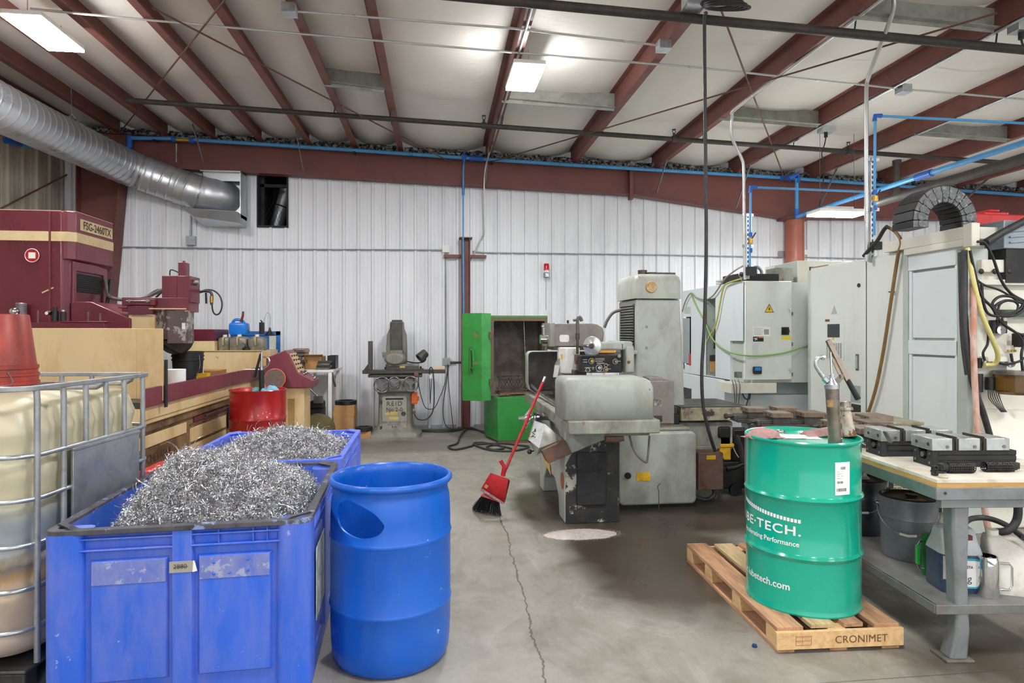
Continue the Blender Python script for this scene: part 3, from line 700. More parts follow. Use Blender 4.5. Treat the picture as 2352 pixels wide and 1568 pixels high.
for i in range(30):
    a = -.012 - i * .0175; up = .470 + .055 * (i / 29) ** 1.3
    f = on_drum(a, up); mb.add([f(-.0065, 0), f(.0065, 0), f(.0065, .018 + .004 * i / 29), f(-.0065, .018 + .004 * i / 29)], [(0, 1, 2, 3)])
mb.build('dashed_arc', M['ltext'], t, W=False)
lb = MB(); f = on_drum(.205, .62, rad=.2887)
vs = [f(-.045 + .09 * i / 6, z) for z in (0, .165) for i in range(7)]; lb.add(vs, [(i, i + 1, 8 + i, 7 + i) for i in range(6)])
lb = lb.build('paper_label', M['paper'], t, W=False)
mb = MB(); f = on_drum(.205, .62, rad=.2892); random.seed(4)
for z0, z1, a0, a1 in ((.128, .142, -.015, .015), (.058, .07, -.035, .0), (.018, .034, -.037, .02)):
    x = a0
    while x < a1:
        w = random.choice((.0012, .002, .003)); mb.add([f(x, z0), f(x + w, z0), f(x + w, z1), f(x, z1)], [(0, 1, 2, 3)]); x += w + random.choice((.0012, .002))
for k in range(4): mb.add([f(-.036, .084 + k * .011), f(-.036 + random.uniform(.02, .05), .084 + k * .011), f(.0, .0855 + k * .011), f(-.036, .0855 + k * .011)], [(0, 1, 2, 3)])
mb.build('barcode', M['ink'], lb, W=False)
lidz = GC.z + .861
mb = MB(); mb.lathe([(.0, 0), (.036, 0), (.036, .014), (.030, .014), (.029, .006), (0, .006)], (0, 0, 0), 24); p = atZ(1790, 993, lidz)
tag(mb.build('bung_cap', M['chrome'], None), 'round metal bung cap on the green drum lid', 'cap').location = (p.x, p.y, lidz)
# papers and rags on the lid
def sheet(label, c, w, l, rz, z=.0012):
    mb = MB(); mb.grid(lambda u, v: Vector((w * (u - .5), l * (v - .5), z + .004 * abs(mnoise.noise((u * 3, v * 3, w))))), 8, 8)
    for k in range(7): mb.box(-w * .4, w * random.uniform(.1, .4), l * (-.4 + .12 * k), l * (-.4 + .12 * k) + .002, z + .0045, z + .0050)
    mb.m = [0] * 64 + [1] * (len(mb.f) - 64)
    o = mb.build('paper_sheet', [M['paper'], mat('grey_print', 'b9b9b6', .8)], None); o.location = (c.x, c.y, lidz); o.rotation_euler = (0, 0, rz); return tag(o, label, 'paper')
sheet('large white printed sheet across the middle of the green drum lid', atZ(1835, 1003, lidz), .20, .15, R(-15))
sheet('small white printed sheet at the back of the green drum lid', atZ(1872, 995, lidz), .10, .07, R(-12), .006)
M['pink'] = mat('pink_rag', 'b4908c', .95, 0, '9a6a6a', .4, 14, bump=.5, bsc=200)
def rag(name, label, c, w, l, h, rz, seed, m_=None, n_=44):
    mb = MB()
    def fn(u, v):
        a, b = 2 * u - 1, 2 * v - 1; e = max(0, 1 - (abs(a) ** 2.5 + abs(b) ** 2.5)) ** .5
        k = max(.1, .24 + .62 * abs(math.sin(6.5 * u + 2.2 * v + 3 * mnoise.noise((u * 1.7 + seed, v * 1.7, seed)))) + .45 * mnoise.noise((u * 2.6 + seed, v * 2.8, 1)) + .18 * abs(math.sin(15 * v + 5 * mnoise.noise((u * 2, v * 2 + seed, 4)))))
        return Vector((w * a * .5 * (1 + .12 * mnoise.noise((b * 2, seed, 0))), l * b * .5 * (1 + .15 * mnoise.noise((a * 2, 1, seed))), .0045 + h * e * k))
    mb.grid(fn, n_, n_)
    o = mb.build(name, m_ or M['pink'], None, ang=80); o.location = c; o.rotation_euler = (0, 0, rz)
    sd = o.modifiers.new('thick', 'SOLIDIFY'); sd.thickness = .003
    return tag(o, label, 'rag')
p = atZ(1752, 1004, lidz); rag('shop_rag', 'crumpled pink rag at the left of the green drum lid', (p.x - .005, p.y - .01, lidz), .20, .13, .045, R(15), 1.0)
p = atZ(1905, 1003, lidz); rag('shop_rag', 'pink rag spread under the hand pump on the green drum', (p.x + .01, p.y + .05, lidz), .24, .13, .04, R(-10), 5.0)
# hand pump screwed into the lid
pd = 3.19
def pp(x, y, dd=0): return D(1680 + x / 5.2275, 760 + y / 5.2275, pd + dd)
base = atZ(1918, 1018, lidz); pd = base.x * SN + base.y * CS
t = thing('hand_pump', 'grey metal hand pump with a curved spout standing in the green drum', 'pump', (base.x, base.y, lidz))
M['pumpsteel'] = mat('tarnished_pump_steel', '8f897e', .35, .8, '6a5a45', .4, 8)
mb = MB(); a, b = pp(1246, 1330), pp(1208, 690)
mb.tube([Vector((base.x, base.y, lidz - .01)), b], [.030, .0335], 28); mb.cyl(Vector((base.x, base.y, lidz + .0008)), Vector((base.x, base.y, lidz + .03)), .034, 24); mb.build('cylinder', M['pumpsteel'], t)
mb = MB(); u = (b - Vector((base.x, base.y, lidz))).normalized()
mb.tube([b, b + u * .022], .037, 24); mb.tube([b + u * .02, b + u * .055], [.034, .014], 20); mb.tube([b + u * .05, b + u * .075], .013, 6); mb.build('pump_head', M['galv'], t)
sp = [pp(1165, 600), pp(1120, 575), pp(1050, 480), pp(1012, 400), pp(1030, 335), pp(1075, 310), pp(1110, 318)]
mb = MB(); mb.tube(sp, .0105, 14, k=6); mb.tube([pp(1085, 310), pp(1115, 322)], .0135, 12); mb.tube([pp(1150, 605), pp(1105, 560)], .016, 6); mb.build('spout', M['galv'], t)
mb = MB(); mb.tube([pp(1205, 560), pp(1190, 250)], .0055, 10); mb.build('plunger_rod', M['chrome'], t)
mb = MB(); mb.bar(pp(1160, 110), pp(1395, 590), .020, .022, (0, 0, 1)); mb.add([], [])
mb.prism([(0, 0)] and [(0, 0), (.02, 0), (.02, .004), (0, .004)], 'Z', 0, 0.0001) if False else None
mb.bar(pp(1235, 330), pp(1330, 540), .006, .03); mb.build('lever', mat('bronzed_lever', 'a8998a', .3, .85, '7a664e', .3, 8), t)
MB().tube([pp(1390, 580), pp(1520, 815)], [.0125, .0155], 16).build('grip', M['black'], t)
mb = MB(); mb.bar(pp(1240, 640), pp(1320, 545), .006, .03); mb.bar(pp(1300, 545), pp(1335, 540), .02, .02); mb.build('fulcrum_bracket', M['pumpsteel'], t)
mb = MB(); c0 = a.lerp(b, .72) if False else Vector((base.x, base.y, lidz)).lerp(b, .74); nv = Vector((-c0.x, -c0.y, 0)).normalized(); rt = Vector((-nv.y, nv.x, 0)) * 1
vs = []
for z in (-.021, .021):
    for i in range(7):
        aa = -.9 + 1.0 * i / 6; vs.append(c0 + (nv * math.cos(aa) - rt * -math.sin(aa)) * .0337 + Vector((0, 0, z)))
mb.add(vs, [(i, i + 1, 8 + i, 7 + i) for i in range(6)]); mb.build('brass_tag', mat('worn_tag', 'b09468', .5, .3, '7a6040', .4, 30), t)
# stained white filler spout behind the pump
p = atZ(1952, 1006, lidz); dd = p.x * SN + p.y * CS
t = thing('filler_spout', 'rust stained white filler spout behind the hand pump on the green drum', 'spout', (p.x, p.y, lidz + .03))
tp = D(1942, 940, dd + .03)
mb = MB(); mb.tube([Vector((p.x, p.y, lidz + .008)), tp], [.034, .024], 20); mb.build('tube', mat('rust_stained_white', 'cfc9bf', .5, 0, '8a5a30', .6, 7, chips='6e4526', ct=.6, csc=9), t)
u = (tp - p).normalized(); mb = MB()
mb.lathe([(.024, 0), (.038, .004), (.038, .018), (.03, .024), (.034, .05), (.028, .052), (.02, .03), (.0, .03)], (0, 0, 0), 24, Matrix.Translation(tp - u * .01) @ u.to_track_quat('Z', 'Y').to_matrix().to_4x4()); mb.build('collar', mat('dirty_chrome', 'b9b2a6', .3, .7, '5a4632', .5, 12), t)
# ================================================================== steel workbench
BO = cw(1.995, 2.95); BR = -R(5.3); BL, BW = 1.62, .80
t = thing('workbench', 'grey steel workbench with white laminate top at the right edge', 'workbench', (BO.x, BO.y, 0), BR)
M['benchsteel'] = mat('bench_grey_steel', '868a8c', .45, .25, '5d605c', .25, 4)
M['benchgreen'] = mat('bench_green_grey', '6f7c78', .45, .2, '4d5854', .25, 4)
MB().box(0, BW, 0, BL, .857, .872).build('laminate_top', mat('white_laminate', 'ddd6c8', .5, 0, '9a8c6c', .35, 3), t, W=False)
MB().box(.001, BW - .001, .001, BL - .001, .834, .857).build('plywood_edge', mat('plywood', 'c39a5c', .7, 0, '8f6a38', .3, 5, (1, 1, 6)), t, W=False)
for x0, x1, y0, y1, m_ in ((0, BW, 0, .012, 'benchsteel'), (0, BW, BL - .012, BL, 'benchsteel'), (0, .012, .012, BL - .012, 'benchgreen'), (BW - .012, BW, .012, BL - .012, 'benchgreen')):
    mb = MB().box(x0, x1, y0, y1, .775, .834)
    if m_ == 'benchsteel': mb.box(x0 + .03, x1 - .03, y0 + .012 if y0 == 0 else y0 - .03, y0 + .05 if y0 == 0 else y0, .735, .777)
    mb.build('rail', M[m_], t, bev=.003, W=False)
bm_ = MB(); 
for x in (.04, .50): bm_.ball((x, -.001, .81), .007, 8)
bm_.build('bolt_head', M['darksteel'], t, W=False)
def bleg(x, y, sx, sy):
    mb = MB(); w = .085; dpt = .06
    secs = [(.775, 0, w, dpt), (.60, 0, w * .95, dpt), (.42, .003, w * .72, dpt), (.14, .012, w * .80, dpt), (.012, -.012, w * 1.05, dpt * 1.1)]
    rings = []
    for z, o, a, b in secs:
        rings.append([(x + sx * o - a / 2, y - b / 2, z), (x + sx * o - a / 2 + .012, y - b / 2 - .012, z), (x + sx * o + a / 2 - .012, y - b / 2 - .012, z), (x + sx * o + a / 2, y - b / 2, z), (x + sx * o + a / 2, y + b / 2, z), (x + sx * o - a / 2, y + b / 2, z)])
    mb.loft(rings); lg = mb.build('leg', M['benchsteel'], t, bev=.004, W=False, ang=25)
    MB().box(x - .085, x + .05, y - .06, y + .06, 0, .012).build('foot_plate', mat('scuffed_foot', '6f6a62', .6, .2, '4a443c', .4, 8), lg, bev=.003, W=False)
for x in (.145, BW - .12):
    for y in (.075, BL - .1): bleg(x, y, 1, 1)
mb = MB().box(.02, BW - .02, .04, BL - .03, .255, .268).box(.02, BW - .02, .03, .045, .225, .268).box(.018, .03, .04, BL - .03, .225, .268)
mb.build('lower_shelf', mat('shelf_grey', '807f7c', .5, .2, '5a5650', .4, 3), t, bev=.002, W=False)
MB().box(.03, BW - .03, BL - .1, BL - .085, .45, .50).build('back_stringer', M['blackmatte'], t, W=False)
BM = PMAT[t.name]
def bp(x, y, z=.8725): return BM @ Vector((x, y, z))
def binv(p): return BM.inverted() @ p
# two perforated black handles
def perf(label, px, py, flip):
    p = atZ(px, py, .874); q = binv(p); L = .165
    t = thing('perforated_cover', label, 'cover', (p.x, p.y, .873), BR)
    mb = MB(); R_ = .026; s_ = -1 if flip else 1
    for i in range(15):
        xx = s_ * (.04 + (L - .04) * i / 14 - L / 2); mb.ring((xx, 0, R_ + .001), R_, .0022, 20, 5, Matrix.Rotation(R(90), 4, 'Y'))
    for j in range(14):
        a = 2 * PI * j / 14; mb.bar((s_ * (.04 - L / 2), R_ * math.cos(a), R_ + .001 + R_ * math.sin(a)), (s_ * (L / 2), R_ * math.cos(a), R_ + .001 + R_ * math.sin(a)), .004, .003, (0, math.cos(a), math.sin(a)))
    mb.build('lattice', M['black'], t, W=False)
    MB().lathe([(.021, -.06), (.021, .075)], (0, 0, 0), 20, Matrix.Translation((0, 0, R_ + .001)) @ Matrix.Rotation(R(90), 4, 'Y')).build('core', M['blackmatte'], t, W=False)
    e = s_ * (-L / 2 + .02); mb = MB(); mb.box(e - .022, e + .024, -.016, .016, .014, .046); mb.tube([(e - .004, -.02, .03), (e - .004, .02, .03)], .011, 14); mb.box(e - .05, e, -.014, .014, 0.001, .012); mb.tube([(e - .05, -.014, .0075), (e - .05, .014, .0075)], .0065, 12)
    mb.build('hinge_end', M['black'], t, bev=.002, W=False)
    return t
perf('black perforated plastic cover at the bench front, the left one', 2195, 1085, False)
perf('black perforated plastic cover at the bench front, the right one', 2298, 1082, True)
MB().box(-.01, .012, -.01, .01, 0, .032)
p = atZ(2147, 1091, .874)
t2 = thing('perforated_link', 'small black perforated link standing at the front corner of the bench', 'link', (p.x, p.y, .873), BR)
MB().box(-.011, .011, -.012, .012, 0, .014).box(-.011, .011, -.012, .012, .028, .034).box(-.011, -.006, -.012, .012, .014, .046).box(.006, .011, -.012, .012, .014, .046).cyl((0, -.014, .02), (0, .014, .02), .006, 12).build('body', M['black'], t2, W=False, bev=.001)
p = atZ(2166, 1096, .874)
o = MB().lathe([(0, 0), (.02, 0), (.021, .006), (.015, .012), (.0, .012)], (0, 0, 0), 18).build('nut_ring', mat('pale_nut', 'b5ac94', .5, .3), None); o.location = (p.x, p.y, .873); tag(o, 'pale metal ring nut beside the black link on the bench', 'nut')
# machine vises
M['alu'] = mat('machined_aluminium', 'c6cbca', .3, .75, 'a2a9a8', .2, 14, mott=.1)
M['vgrey'] = mat('vise_grey_iron', '5d5a57', .45, .5, '3a3633', .4, 6)
M['jawsteel'] = mat('jaw_steel', '8a7a6c', .45, .5, '5f5348', .35, 8)
def vise(label, o, L, style, rz=BR, z0=.8725):
    t = thing('machine_vise', label, 'vise', (o.x, o.y, z0), rz)
    if style == 'alu':
        bk = M['blackmatte']; H = .086; Wd = .15
        prof = [(-Wd / 2, 0), (Wd / 2, 0), (Wd / 2, H), (.035, H), (.03, .045), (.015, .03), (-.015, .03), (-.03, .045), (-.035, H), (-Wd / 2, H)]
        MB().prism(prof, 'X', 0, .03).build('end_block', bk, t, bev=.002, W=False)
        MB().box(.03, L, -Wd / 2 + .004, Wd / 2 - .004, 0, .03).box(.03, L, -Wd / 2, -.03, .036, .058).box(.03, L, -Wd / 2 + .002, -.03, .03, .036).box(.03, L, -Wd / 2 + .003, -.03, .058, .064).box(.03, L, -Wd / 2, -.03, .064, H).box(.03, L, .03, Wd / 2, .03, H).build('body', bk, t, bev=.0015, W=False)
        MB().cyl((-.004, 0, .055), (L - .05, 0, .055), .014, 16).build('screw', M['steel'], t, W=False)
        mb = MB()
        for y in (-.055, .055):
            for z in (.02, .066): mb.cyl((-.003, y, z), (.001, y, z), .007, 12)
        mb.build('cap_screw', M['steel'], t, W=False)
        x = .0
        for k, w in enumerate((.105, .11, .12)):
            a = x - .005; jw = MB().box(a, a + w, -Wd / 2 - .005, Wd / 2 + .01, H + .0005, H + .062).build('jaw', M['alu'], t, bev=.002, W=False)
            mb = MB()
            for yy in (-.05, .04): mb.cyl((a - .002, yy, H + .03), (a + .001, yy, H + .03), .009, 14)
            if k == 0: mb.build('jaw_hole', M['darksteel'], jw, W=False)
            MB().cyl((a + w * .75, -Wd / 2 - .007, H + .02), (a + w * .75, -Wd / 2 - .004, H + .02), .009, 14).build('jaw_screw', M['steel'], jw, W=False)
            if k < 2: MB().box(a + w + .002, a + w + .022, -Wd / 2 + .01, Wd / 2, H, H + .05).box(a + w + .024, a + w + .028, -Wd / 2, Wd / 2, H, H + .07).build('step_plate', M['darksteel'], t, W=False)
            x += w + .035
    else:
        g = M['vgrey']; H = .062; Wd = .14
        MB().box(0, L, -Wd / 2, Wd / 2, 0, .03).box(0, L, -Wd / 2 + .015, -.03, .03, H).box(0, L, .03, Wd / 2 - .015, .03, H).box(-.02, .04, -.05, .05, .01, H - .005).build('body', g, t, bev=.004, W=False)
        MB().cyl((-.07, 0, .045), (L * .6, 0, .045), .016, 16).cyl((-.085, 0, .045), (-.06, 0, .045), .022, 6).build('screw', M['darksteel'], t, W=False)
        for k, (a, w, hh) in enumerate(((L * .20, .10, .035), (L * .64, .11, .04))):
            jw = MB().box(a - .02, a + w + .02, -Wd / 2 + .0, Wd / 2 - .0, H * .5, H + hh * .6).build('jaw', g, t, bev=.003, W=False)
            MB().box(a - .03, a + w + .03, -Wd / 2 - .015, Wd / 2 + .015, H + hh * .6 + .0005, H + hh * .6 + .036).build('jaw_plate', M['jawsteel'], jw, bev=.002, W=False)
            for yy in (-.04, .04): MB().cyl((a - .032, yy, H + hh * .6 + .018), (a - .0295, yy, H + hh * .6 + .018), .007, 12).build('bolt_hole', M['black'], jw, W=False)
    return t
p = atZ(2125, 1068, .8725); q = binv(p); v1 = vise('black bench vise with three bright aluminium jaws, nearest on the bench', bp(q.x, q.y + .02), .44, 'alu')
v2 = vise('black bench vise with aluminium jaws, behind the nearest one', bp(q.x - .09, q.y + .30), .44, 'alu')
MB().bar(bp(q.x - .10, q.y + .18, 1.02), bp(q.x - .07, q.y + .18, .96), .008, .03, (0, 1, 0)).build('lever', M['steel'], v2)
v3 = vise('grey iron vise with a blue label, beside the green drum', bp(q.x - .14, q.y + .56), .52, 'iron')
MB().box(-.001, .09, -.0725, -.0705, .005, .028).build('blue_label', mat('blue_label', '3a78c4', .5, 0, 'd5dbe6', .3, 40), v3, W=False)
mb = MB(); 
MB().tube([bp(q.x - .02, q.y + .40, .885), bp(q.x - .17, q.y + .47, .965)], .007, 10).ball(bp(q.x - .185, q.y + .475, .972), .024, 16).build('handle', M['chrome'], v3)
# ================================================================== maroon surface grinder on the left
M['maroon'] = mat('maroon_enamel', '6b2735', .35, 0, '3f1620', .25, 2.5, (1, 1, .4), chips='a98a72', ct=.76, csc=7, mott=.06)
M['maroon2'] = mat('lit_maroon_enamel', '7b3a45', .38, 0, '55303a', .25, 3, (1, 1, .5), chips='b59a86', ct=.76, csc=8)  # lighter copy of the maroon enamel, light painted into the colour
M['tandirty'] = mat('grimy_bed_paint', '8d7250', .55, 0, '3d2c1e', .55, 2.2, (1, 1, .6), chips='2c2018', ct=.66, csc=4)
M['tan'] = mat('stained_tan_paint', 'dbc193', .5, 0, 'b48a4c', .34, 1.3, (1.5, 1.5, .6), chips='8a5a2c', ct=.74, csc=5, mott=.05)
M['cream'] = mat('cream_stripe', 'dcc79a', .45, 0, 'b08a50', .2, 4)
M['peel'] = mat('peeled_wheel_guard', '5f4a4b', .5, .2, '4a4240', .5, 4, chips='a09a96', ct=.60, csc=7)
M['peel2'] = mat('grey_wheel_guard', '6f6b67', .5, .4, '453d38', .35, 4)
t = thing('surface_grinder', 'large maroon and tan surface grinder along the left side', 'grinder', (-2.9, 7.3, 0)); G = t
mb = MB().box(-3.45, -2.46, 5.45, 9.1, 0, .80).box(-3.5, -2.43, 5.42, 9.15, .72, .80)
mb.build('bed', M['tandirty'], t, bev=.012)
MB().box(-3.5, -2.385, 5.38, 9.25, .84, .95).box(-3.5, -2.40, 5.4, 9.2, .80, .84).build('bed_ledge', M['tan'], t, bev=.008)
# details of the stained base: cover plates, dark slots, maroon cover
for y0, y1, z0, z1, m_ in ((5.5, 6.5, .585, .69, 'tan'), (6.7, 8.9, .66, .715, 'maroon'), (6.6, 7.66, .47, .61, 'tan'), (5.5, 6.52, .10, .37, 'tan'), (6.6, 7.66, .08, .44, 'tan'), (8.05, 8.95, .1, .60, 'tan')):
    MB().box(-2.46, -2.445, y0, y1, z0, z1).build('cover_plate', M[m_], t, bev=.004)
MB().box(-2.46, -2.452, 5.5, 9.1, .755, .765).box(-2.46, -2.452, 6.6, 9.1, .635, .65).build('oil_seam', M['rust'], t)
MB().box(-2.447, -2.44, 7.72, 8.0, .44, .74).build('dark_recess', M['blackmatte'], t)
MB().box(-2.44, -2.437, 7.78, 7.94, .53, .66).build('sight_window', mat('dull_sight', '7a7a62', .4), t)
mb = MB()
for y in (6.95, 7.8): mb.tube([(-2.45, y, .70), (-2.41, y, .70)], .012, 10)
mb.tube([(-2.42, 6.95, .70), (-2.42, 7.8, .70)], .006, 8); mb.build('pull_rod', M['steel'], t)
np_ = MB().box(-2.46, -2.448, 5.55, 6.25, .405, .555).build('name_plate', mat('rusty_plate', '6a4a34', .6, .3, '8a6a48', .4, 6), t)
mb = MB(); put_text(mb, 'CHEVALIER', .105, lambda x, y: Vector((-2.446, 5.90 + x, .478 + y)), bold=0, wide=.95); mb.build('lettering', mat('dark_raised', '3c2a22', .6), np_)
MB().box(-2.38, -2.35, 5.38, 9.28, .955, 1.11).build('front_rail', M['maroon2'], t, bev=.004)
MB().box(-3.5, -2.38, 5.38, 9.28, .95, 1.0).build('table', M['darksteel'], t)
gd = MB(); gd.box(-3.56, -2.545, 5.69, 5.70, 1.0, 1.602).hexa([(-2.545, 5.69, .98), (-2.345, 5.72, .98), (-2.345, 5.73, .98), (-2.545, 5.70, .98)], [(-2.545, 5.69, 1.60), (-2.345, 5.72, 1.60), (-2.345, 5.73, 1.60), (-2.545, 5.70, 1.60)])
gd.box(-3.56, -2.55, 5.70, 5.715, 1.59, 1.602).build('splash_guard', M['tan'], t, bev=.003)
MB().box(-2.345, -2.33, 5.74, 5.78, .92, 1.33).build('stop_bar', M['blackmatte'], t)
gd = MB(); gd.box(-3.42, -2.47, 9.22, 9.23, .95, 1.315).hexa([(-2.47, 9.22, .95), (-2.33, 9.16, .95), (-2.33, 9.17, .95), (-2.47, 9.23, .95)], [(-2.47, 9.22, 1.315), (-2.33, 9.16, 1.315), (-2.33, 9.17, 1.315), (-2.47, 9.23, 1.315)])
gd.box(-3.42, -2.45, 9.20, 9.24, 1.31, 1.32).build('splash_guard', M['tan'], t, bev=.003)
# rail behind the near guard
MB().box(-3.9, -2.93, 5.95, 6.0, 1.55, 1.655).box(-3.3, -2.9, 5.94, 6.05, 1.655, 1.665).build('cross_rail', M['maroon'], t, bev=.004)
# column housing
cb = MB().prism([(-4.75, 6.4), (-3.53, 6.4), (-3.475, 6.45), (-3.475, 7.1), (-4.75, 7.1)], 'Z', .8, 2.715).build('column_housing', M['maroon'], t, bev=.012)
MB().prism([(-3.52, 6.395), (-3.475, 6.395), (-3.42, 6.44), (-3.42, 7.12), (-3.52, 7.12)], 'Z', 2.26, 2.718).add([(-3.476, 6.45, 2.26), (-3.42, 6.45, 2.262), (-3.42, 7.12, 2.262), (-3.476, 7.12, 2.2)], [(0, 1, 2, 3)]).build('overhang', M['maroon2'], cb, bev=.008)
st = MB().box(-4.7, -3.53, 6.394, 6.41, 2.43, 2.52); st.add([(-3.53, 6.393, 2.43), (-3.474, 6.392, 2.43), (-3.474, 6.392, 2.52), (-3.53, 6.393, 2.52)], [(0, 1, 2, 3)])
st.add([(-3.475, 6.391, 2.43), (-3.416, 6.438, 2.43), (-3.416, 6.438, 2.52), (-3.475, 6.391, 2.52)], [(0, 1, 2, 3)]).box(-3.42, -3.416, 6.438, 7.12, 2.43, 2.52); st.build('cream_band', M['cream'], cb)
MB().box(-4.75, -3.53, 6.40, 7.1, 2.712, 2.722).box(-3.53, -3.42, 6.43, 7.12, 2.715, 2.724).build('top_edge', mat('pink_dust_edge', 'b98f83', .6), cb)  # thin pale pink strip along the housing top
MB().box(-3.635, -3.62, 6.385, 6.40, .8, 2.71).build('seam', M['maroon2'], cb)
pl = MB().box(-3.418, -3.411, 6.50, 7.09, 2.55, 2.66).build('name_plate', M['cream'], cb)
mb = MB(); put_text(mb, 'FSG-2460TX', .105, lambda x, y: Vector((-3.409, 6.795 + x, 2.603 + y)), bold=.0025, wide=.93); mb.build('lettering', mat('brown_print', '5f5138', .6), pl)
mb = MB().lathe([(0, 0), (.062, 0)], (0, 0, 0), 32, Matrix.Translation((-3.78, 6.388, 2.29)) @ Matrix.Rotation(R(90), 4, 'X')); bdg = mb.build('round_badge', M['redp'], cb)
MB().box(-3.81, -3.75, 6.384, 6.387, 2.262, 2.318).build('badge_square', M['paper'], bdg); MB().ring((-3.78, 6.386, 2.29), .062, .003, 32, 6, Matrix.Rotation(R(90), 4, 'X')).build('badge_ring', M['paper'], bdg)
MB().bar((-3.70, 6.397, 1.94), (-3.60, 6.397, 1.99), .004, .012).build('paint_scrape', M['cream'], cb)
lv = MB().box(-3.474, -3.468, 6.52, 7.0, 1.96, 2.14).build('louver', M['blackmatte'], cb)
mb = MB()
for k in range(9): mb.bar((-3.466, 6.53, 1.97 + k * .02), (-3.466, 6.99, 1.97 + k * .02), .012, .004)
mb.build('slat', M['black'], lv)
MB().box(-3.475, -3.455, 6.46, 7.08, 2.16, 2.25).box(-3.475, -3.455, 6.46, 6.51, 1.5, 2.17).box(-3.475, -3.455, 7.01, 7.08, 1.5, 2.17).build('trim_frame', M['maroon2'], cb, bev=.004)
# sloping saddle, tan carrier, ram, tower, wheel guard
sd = MB().prism([(-3.46, 1.0), (-3.46, 1.86), (-3.28, 1.86), (-2.93, 1.70), (-2.93, 1.0)], 'Y', 6.42, 7.05); sd.build('saddle', M['maroon'], t, bev=.008)
MB().box(-2.96, -2.72, 6.45, 7.0, 1.5, 1.735).build('carrier', M['tan'], t, bev=.006)
rm = MB().box(-3.02, -2.41, 6.45, 6.72, 1.77, 1.905).box(-2.98, -2.70, 6.40, 6.45, 1.83, 1.89).box(-2.94, -2.72, 6.40, 6.46, 1.74, 1.82).box(-3.05, -2.9, 6.44, 6.6, 1.80, 1.815); rm.build('dresser_slide', M['maroon'], t, bev=.004)
mb = MB(); mb.tube([(-2.95, 6.385, 1.868), (-2.74, 6.385, 1.868)], .006, 8)
for x in (-2.92, -2.76): mb.tube([(x, 6.40, 1.868), (x, 6.38, 1.868)], .014, 12)
mb.build('scale_bar', M['steel'], t)
tw = MB().box(-2.66, -2.52, 6.46, 6.7, 1.905, 2.12).box(-2.52, -2.40, 6.46, 6.72, 1.86, 2.12).build('dresser_head', M['maroon'], t, bev=.005)
MB().box(-2.525, -2.455, 6.5, 6.6, 2.12, 2.255).cyl((-2.49, 6.55, 2.255), (-2.49, 6.55, 2.275), .012, 10).build('cap_tower', M['maroon'], tw, bev=.003)
MB().cyl((-2.40, 6.55, 2.06), (-2.36, 6.55, 2.06), .028, 16).cyl((-2.36, 6.55, 2.06), (-2.35, 6.55, 2.06), .02, 16).build('knob', M['steel'], tw)
MB().tube([(-2.62, 6.55, 2.12), (-2.62, 6.55, 2.17), (-2.60, 6.55, 2.185), (-2.53, 6.55, 2.155)], .006, 8, k=3).build('oil_line', M['black'], tw)
wg = MB(); wg.prism([(-2.74, 6.5), (-2.58, 6.38), (-2.58, 7.0), (-2.74, 7.0)], 'Z', 1.50, 1.79); wg.prism([(-2.58, 6.38), (-2.405, 6.43), (-2.42, 6.62), (-2.58, 6.72)], 'Z', 1.46, 1.78)
wg = wg.build('wheel_guard', [M['peel'], M['peel2']], t, bev=.006)
MB().loft([[(-2.70, 6.5, 1.50), (-2.43, 6.46, 1.46), (-2.44, 6.62, 1.46), (-2.70, 6.8, 1.50)], [(-2.62, 6.52, 1.41), (-2.50, 6.5, 1.36), (-2.50, 6.6, 1.38), (-2.62, 6.75, 1.41)]]).build('guard_lower', M['darksteel'], wg, bev=.005)
MB().lathe([(0, -.05), (.15, -.05), (.15, .05), (0, .05)], (0, 0, 0), 32, Matrix.Translation((-2.62, 6.7, 1.50)) @ Matrix.Rotation(R(90), 4, 'X')).build('grinding_wheel', mat('wheel_dark', '2c2a2b', .7), t)
MB().box(-2.74, -2.41, 6.37, 6.40, 1.79, 1.80).build('guard_lip', M['cream'], wg)
MB().box(-2.47, -2.43, 6.415, 6.43, 1.60, 1.66).build('guard_tag', M['paper'], wg)
# hoses
M['greyhose'] = mat('grey_brown_hose', '6a6460', .5, 0, '4a4542', .3, 8)
MB().tube([(-3.44, 7.0, 2.12), (-3.42, 7.0, 2.0), (-3.36, 6.95, 1.93), (-3.15, 6.9, 1.90), (-2.98, 6.85, 1.925), (-2.8, 6.8, 2.0), (-2.64, 6.75, 2.03)], .018, 10, k=5).build('hose', M['greyhose'], t)
MB().tube([(-3.0, 6.95, 1.95), (-2.9, 6.95, 2.01), (-2.8, 6.9, 1.99), (-2.74, 6.9, 1.91)], .012, 8, k=5).build('hose', M['rubber'], t)
MB().tube([(-2.92, 6.95, 1.93), (-2.86, 6.95, 1.99), (-2.80, 6.95, 1.98), (-2.76, 6.9, 1.91)], .012, 8, k=5).build('hose', M['rubber'], t)
MB().tube([(-3.41, 7.05, 2.12), (-3.40, 7.0, 1.98), (-3.38, 6.9, 1.80), (-3.36, 6.85, 1.7)], .02, 8, k=4).build('hose', M['black'], t)
q = lambda x, y: atY(x, y, 6.75)
MB().tube([q(434, 671), q(455, 671), q(472, 668), q(486, 674), q(486, 700)], .014, 10, k=4).build('coolant_pipe', M['darksteel'], t)
MB().tube([q(486, 676), q(488, 710), q(495, 722), q(505, 718), q(510, 700), q(505, 680), q(490, 667), q(470, 666), q(450, 678), q(438, 700)], .008, 8, k=5).build('coolant_hose', M['rubber'], t)
MB().tube([q(486, 680), q(486, 695)], .017, 8).build('brass_fitting', M['brass'], t)
MB().tube([q(473, 672), q(474, 697)], .01, 8).build('valve_handle', M['black'], t)
MB().tube([q(437, 696), q(452, 701)], .008, 8).build('nozzle', M['black'], t)
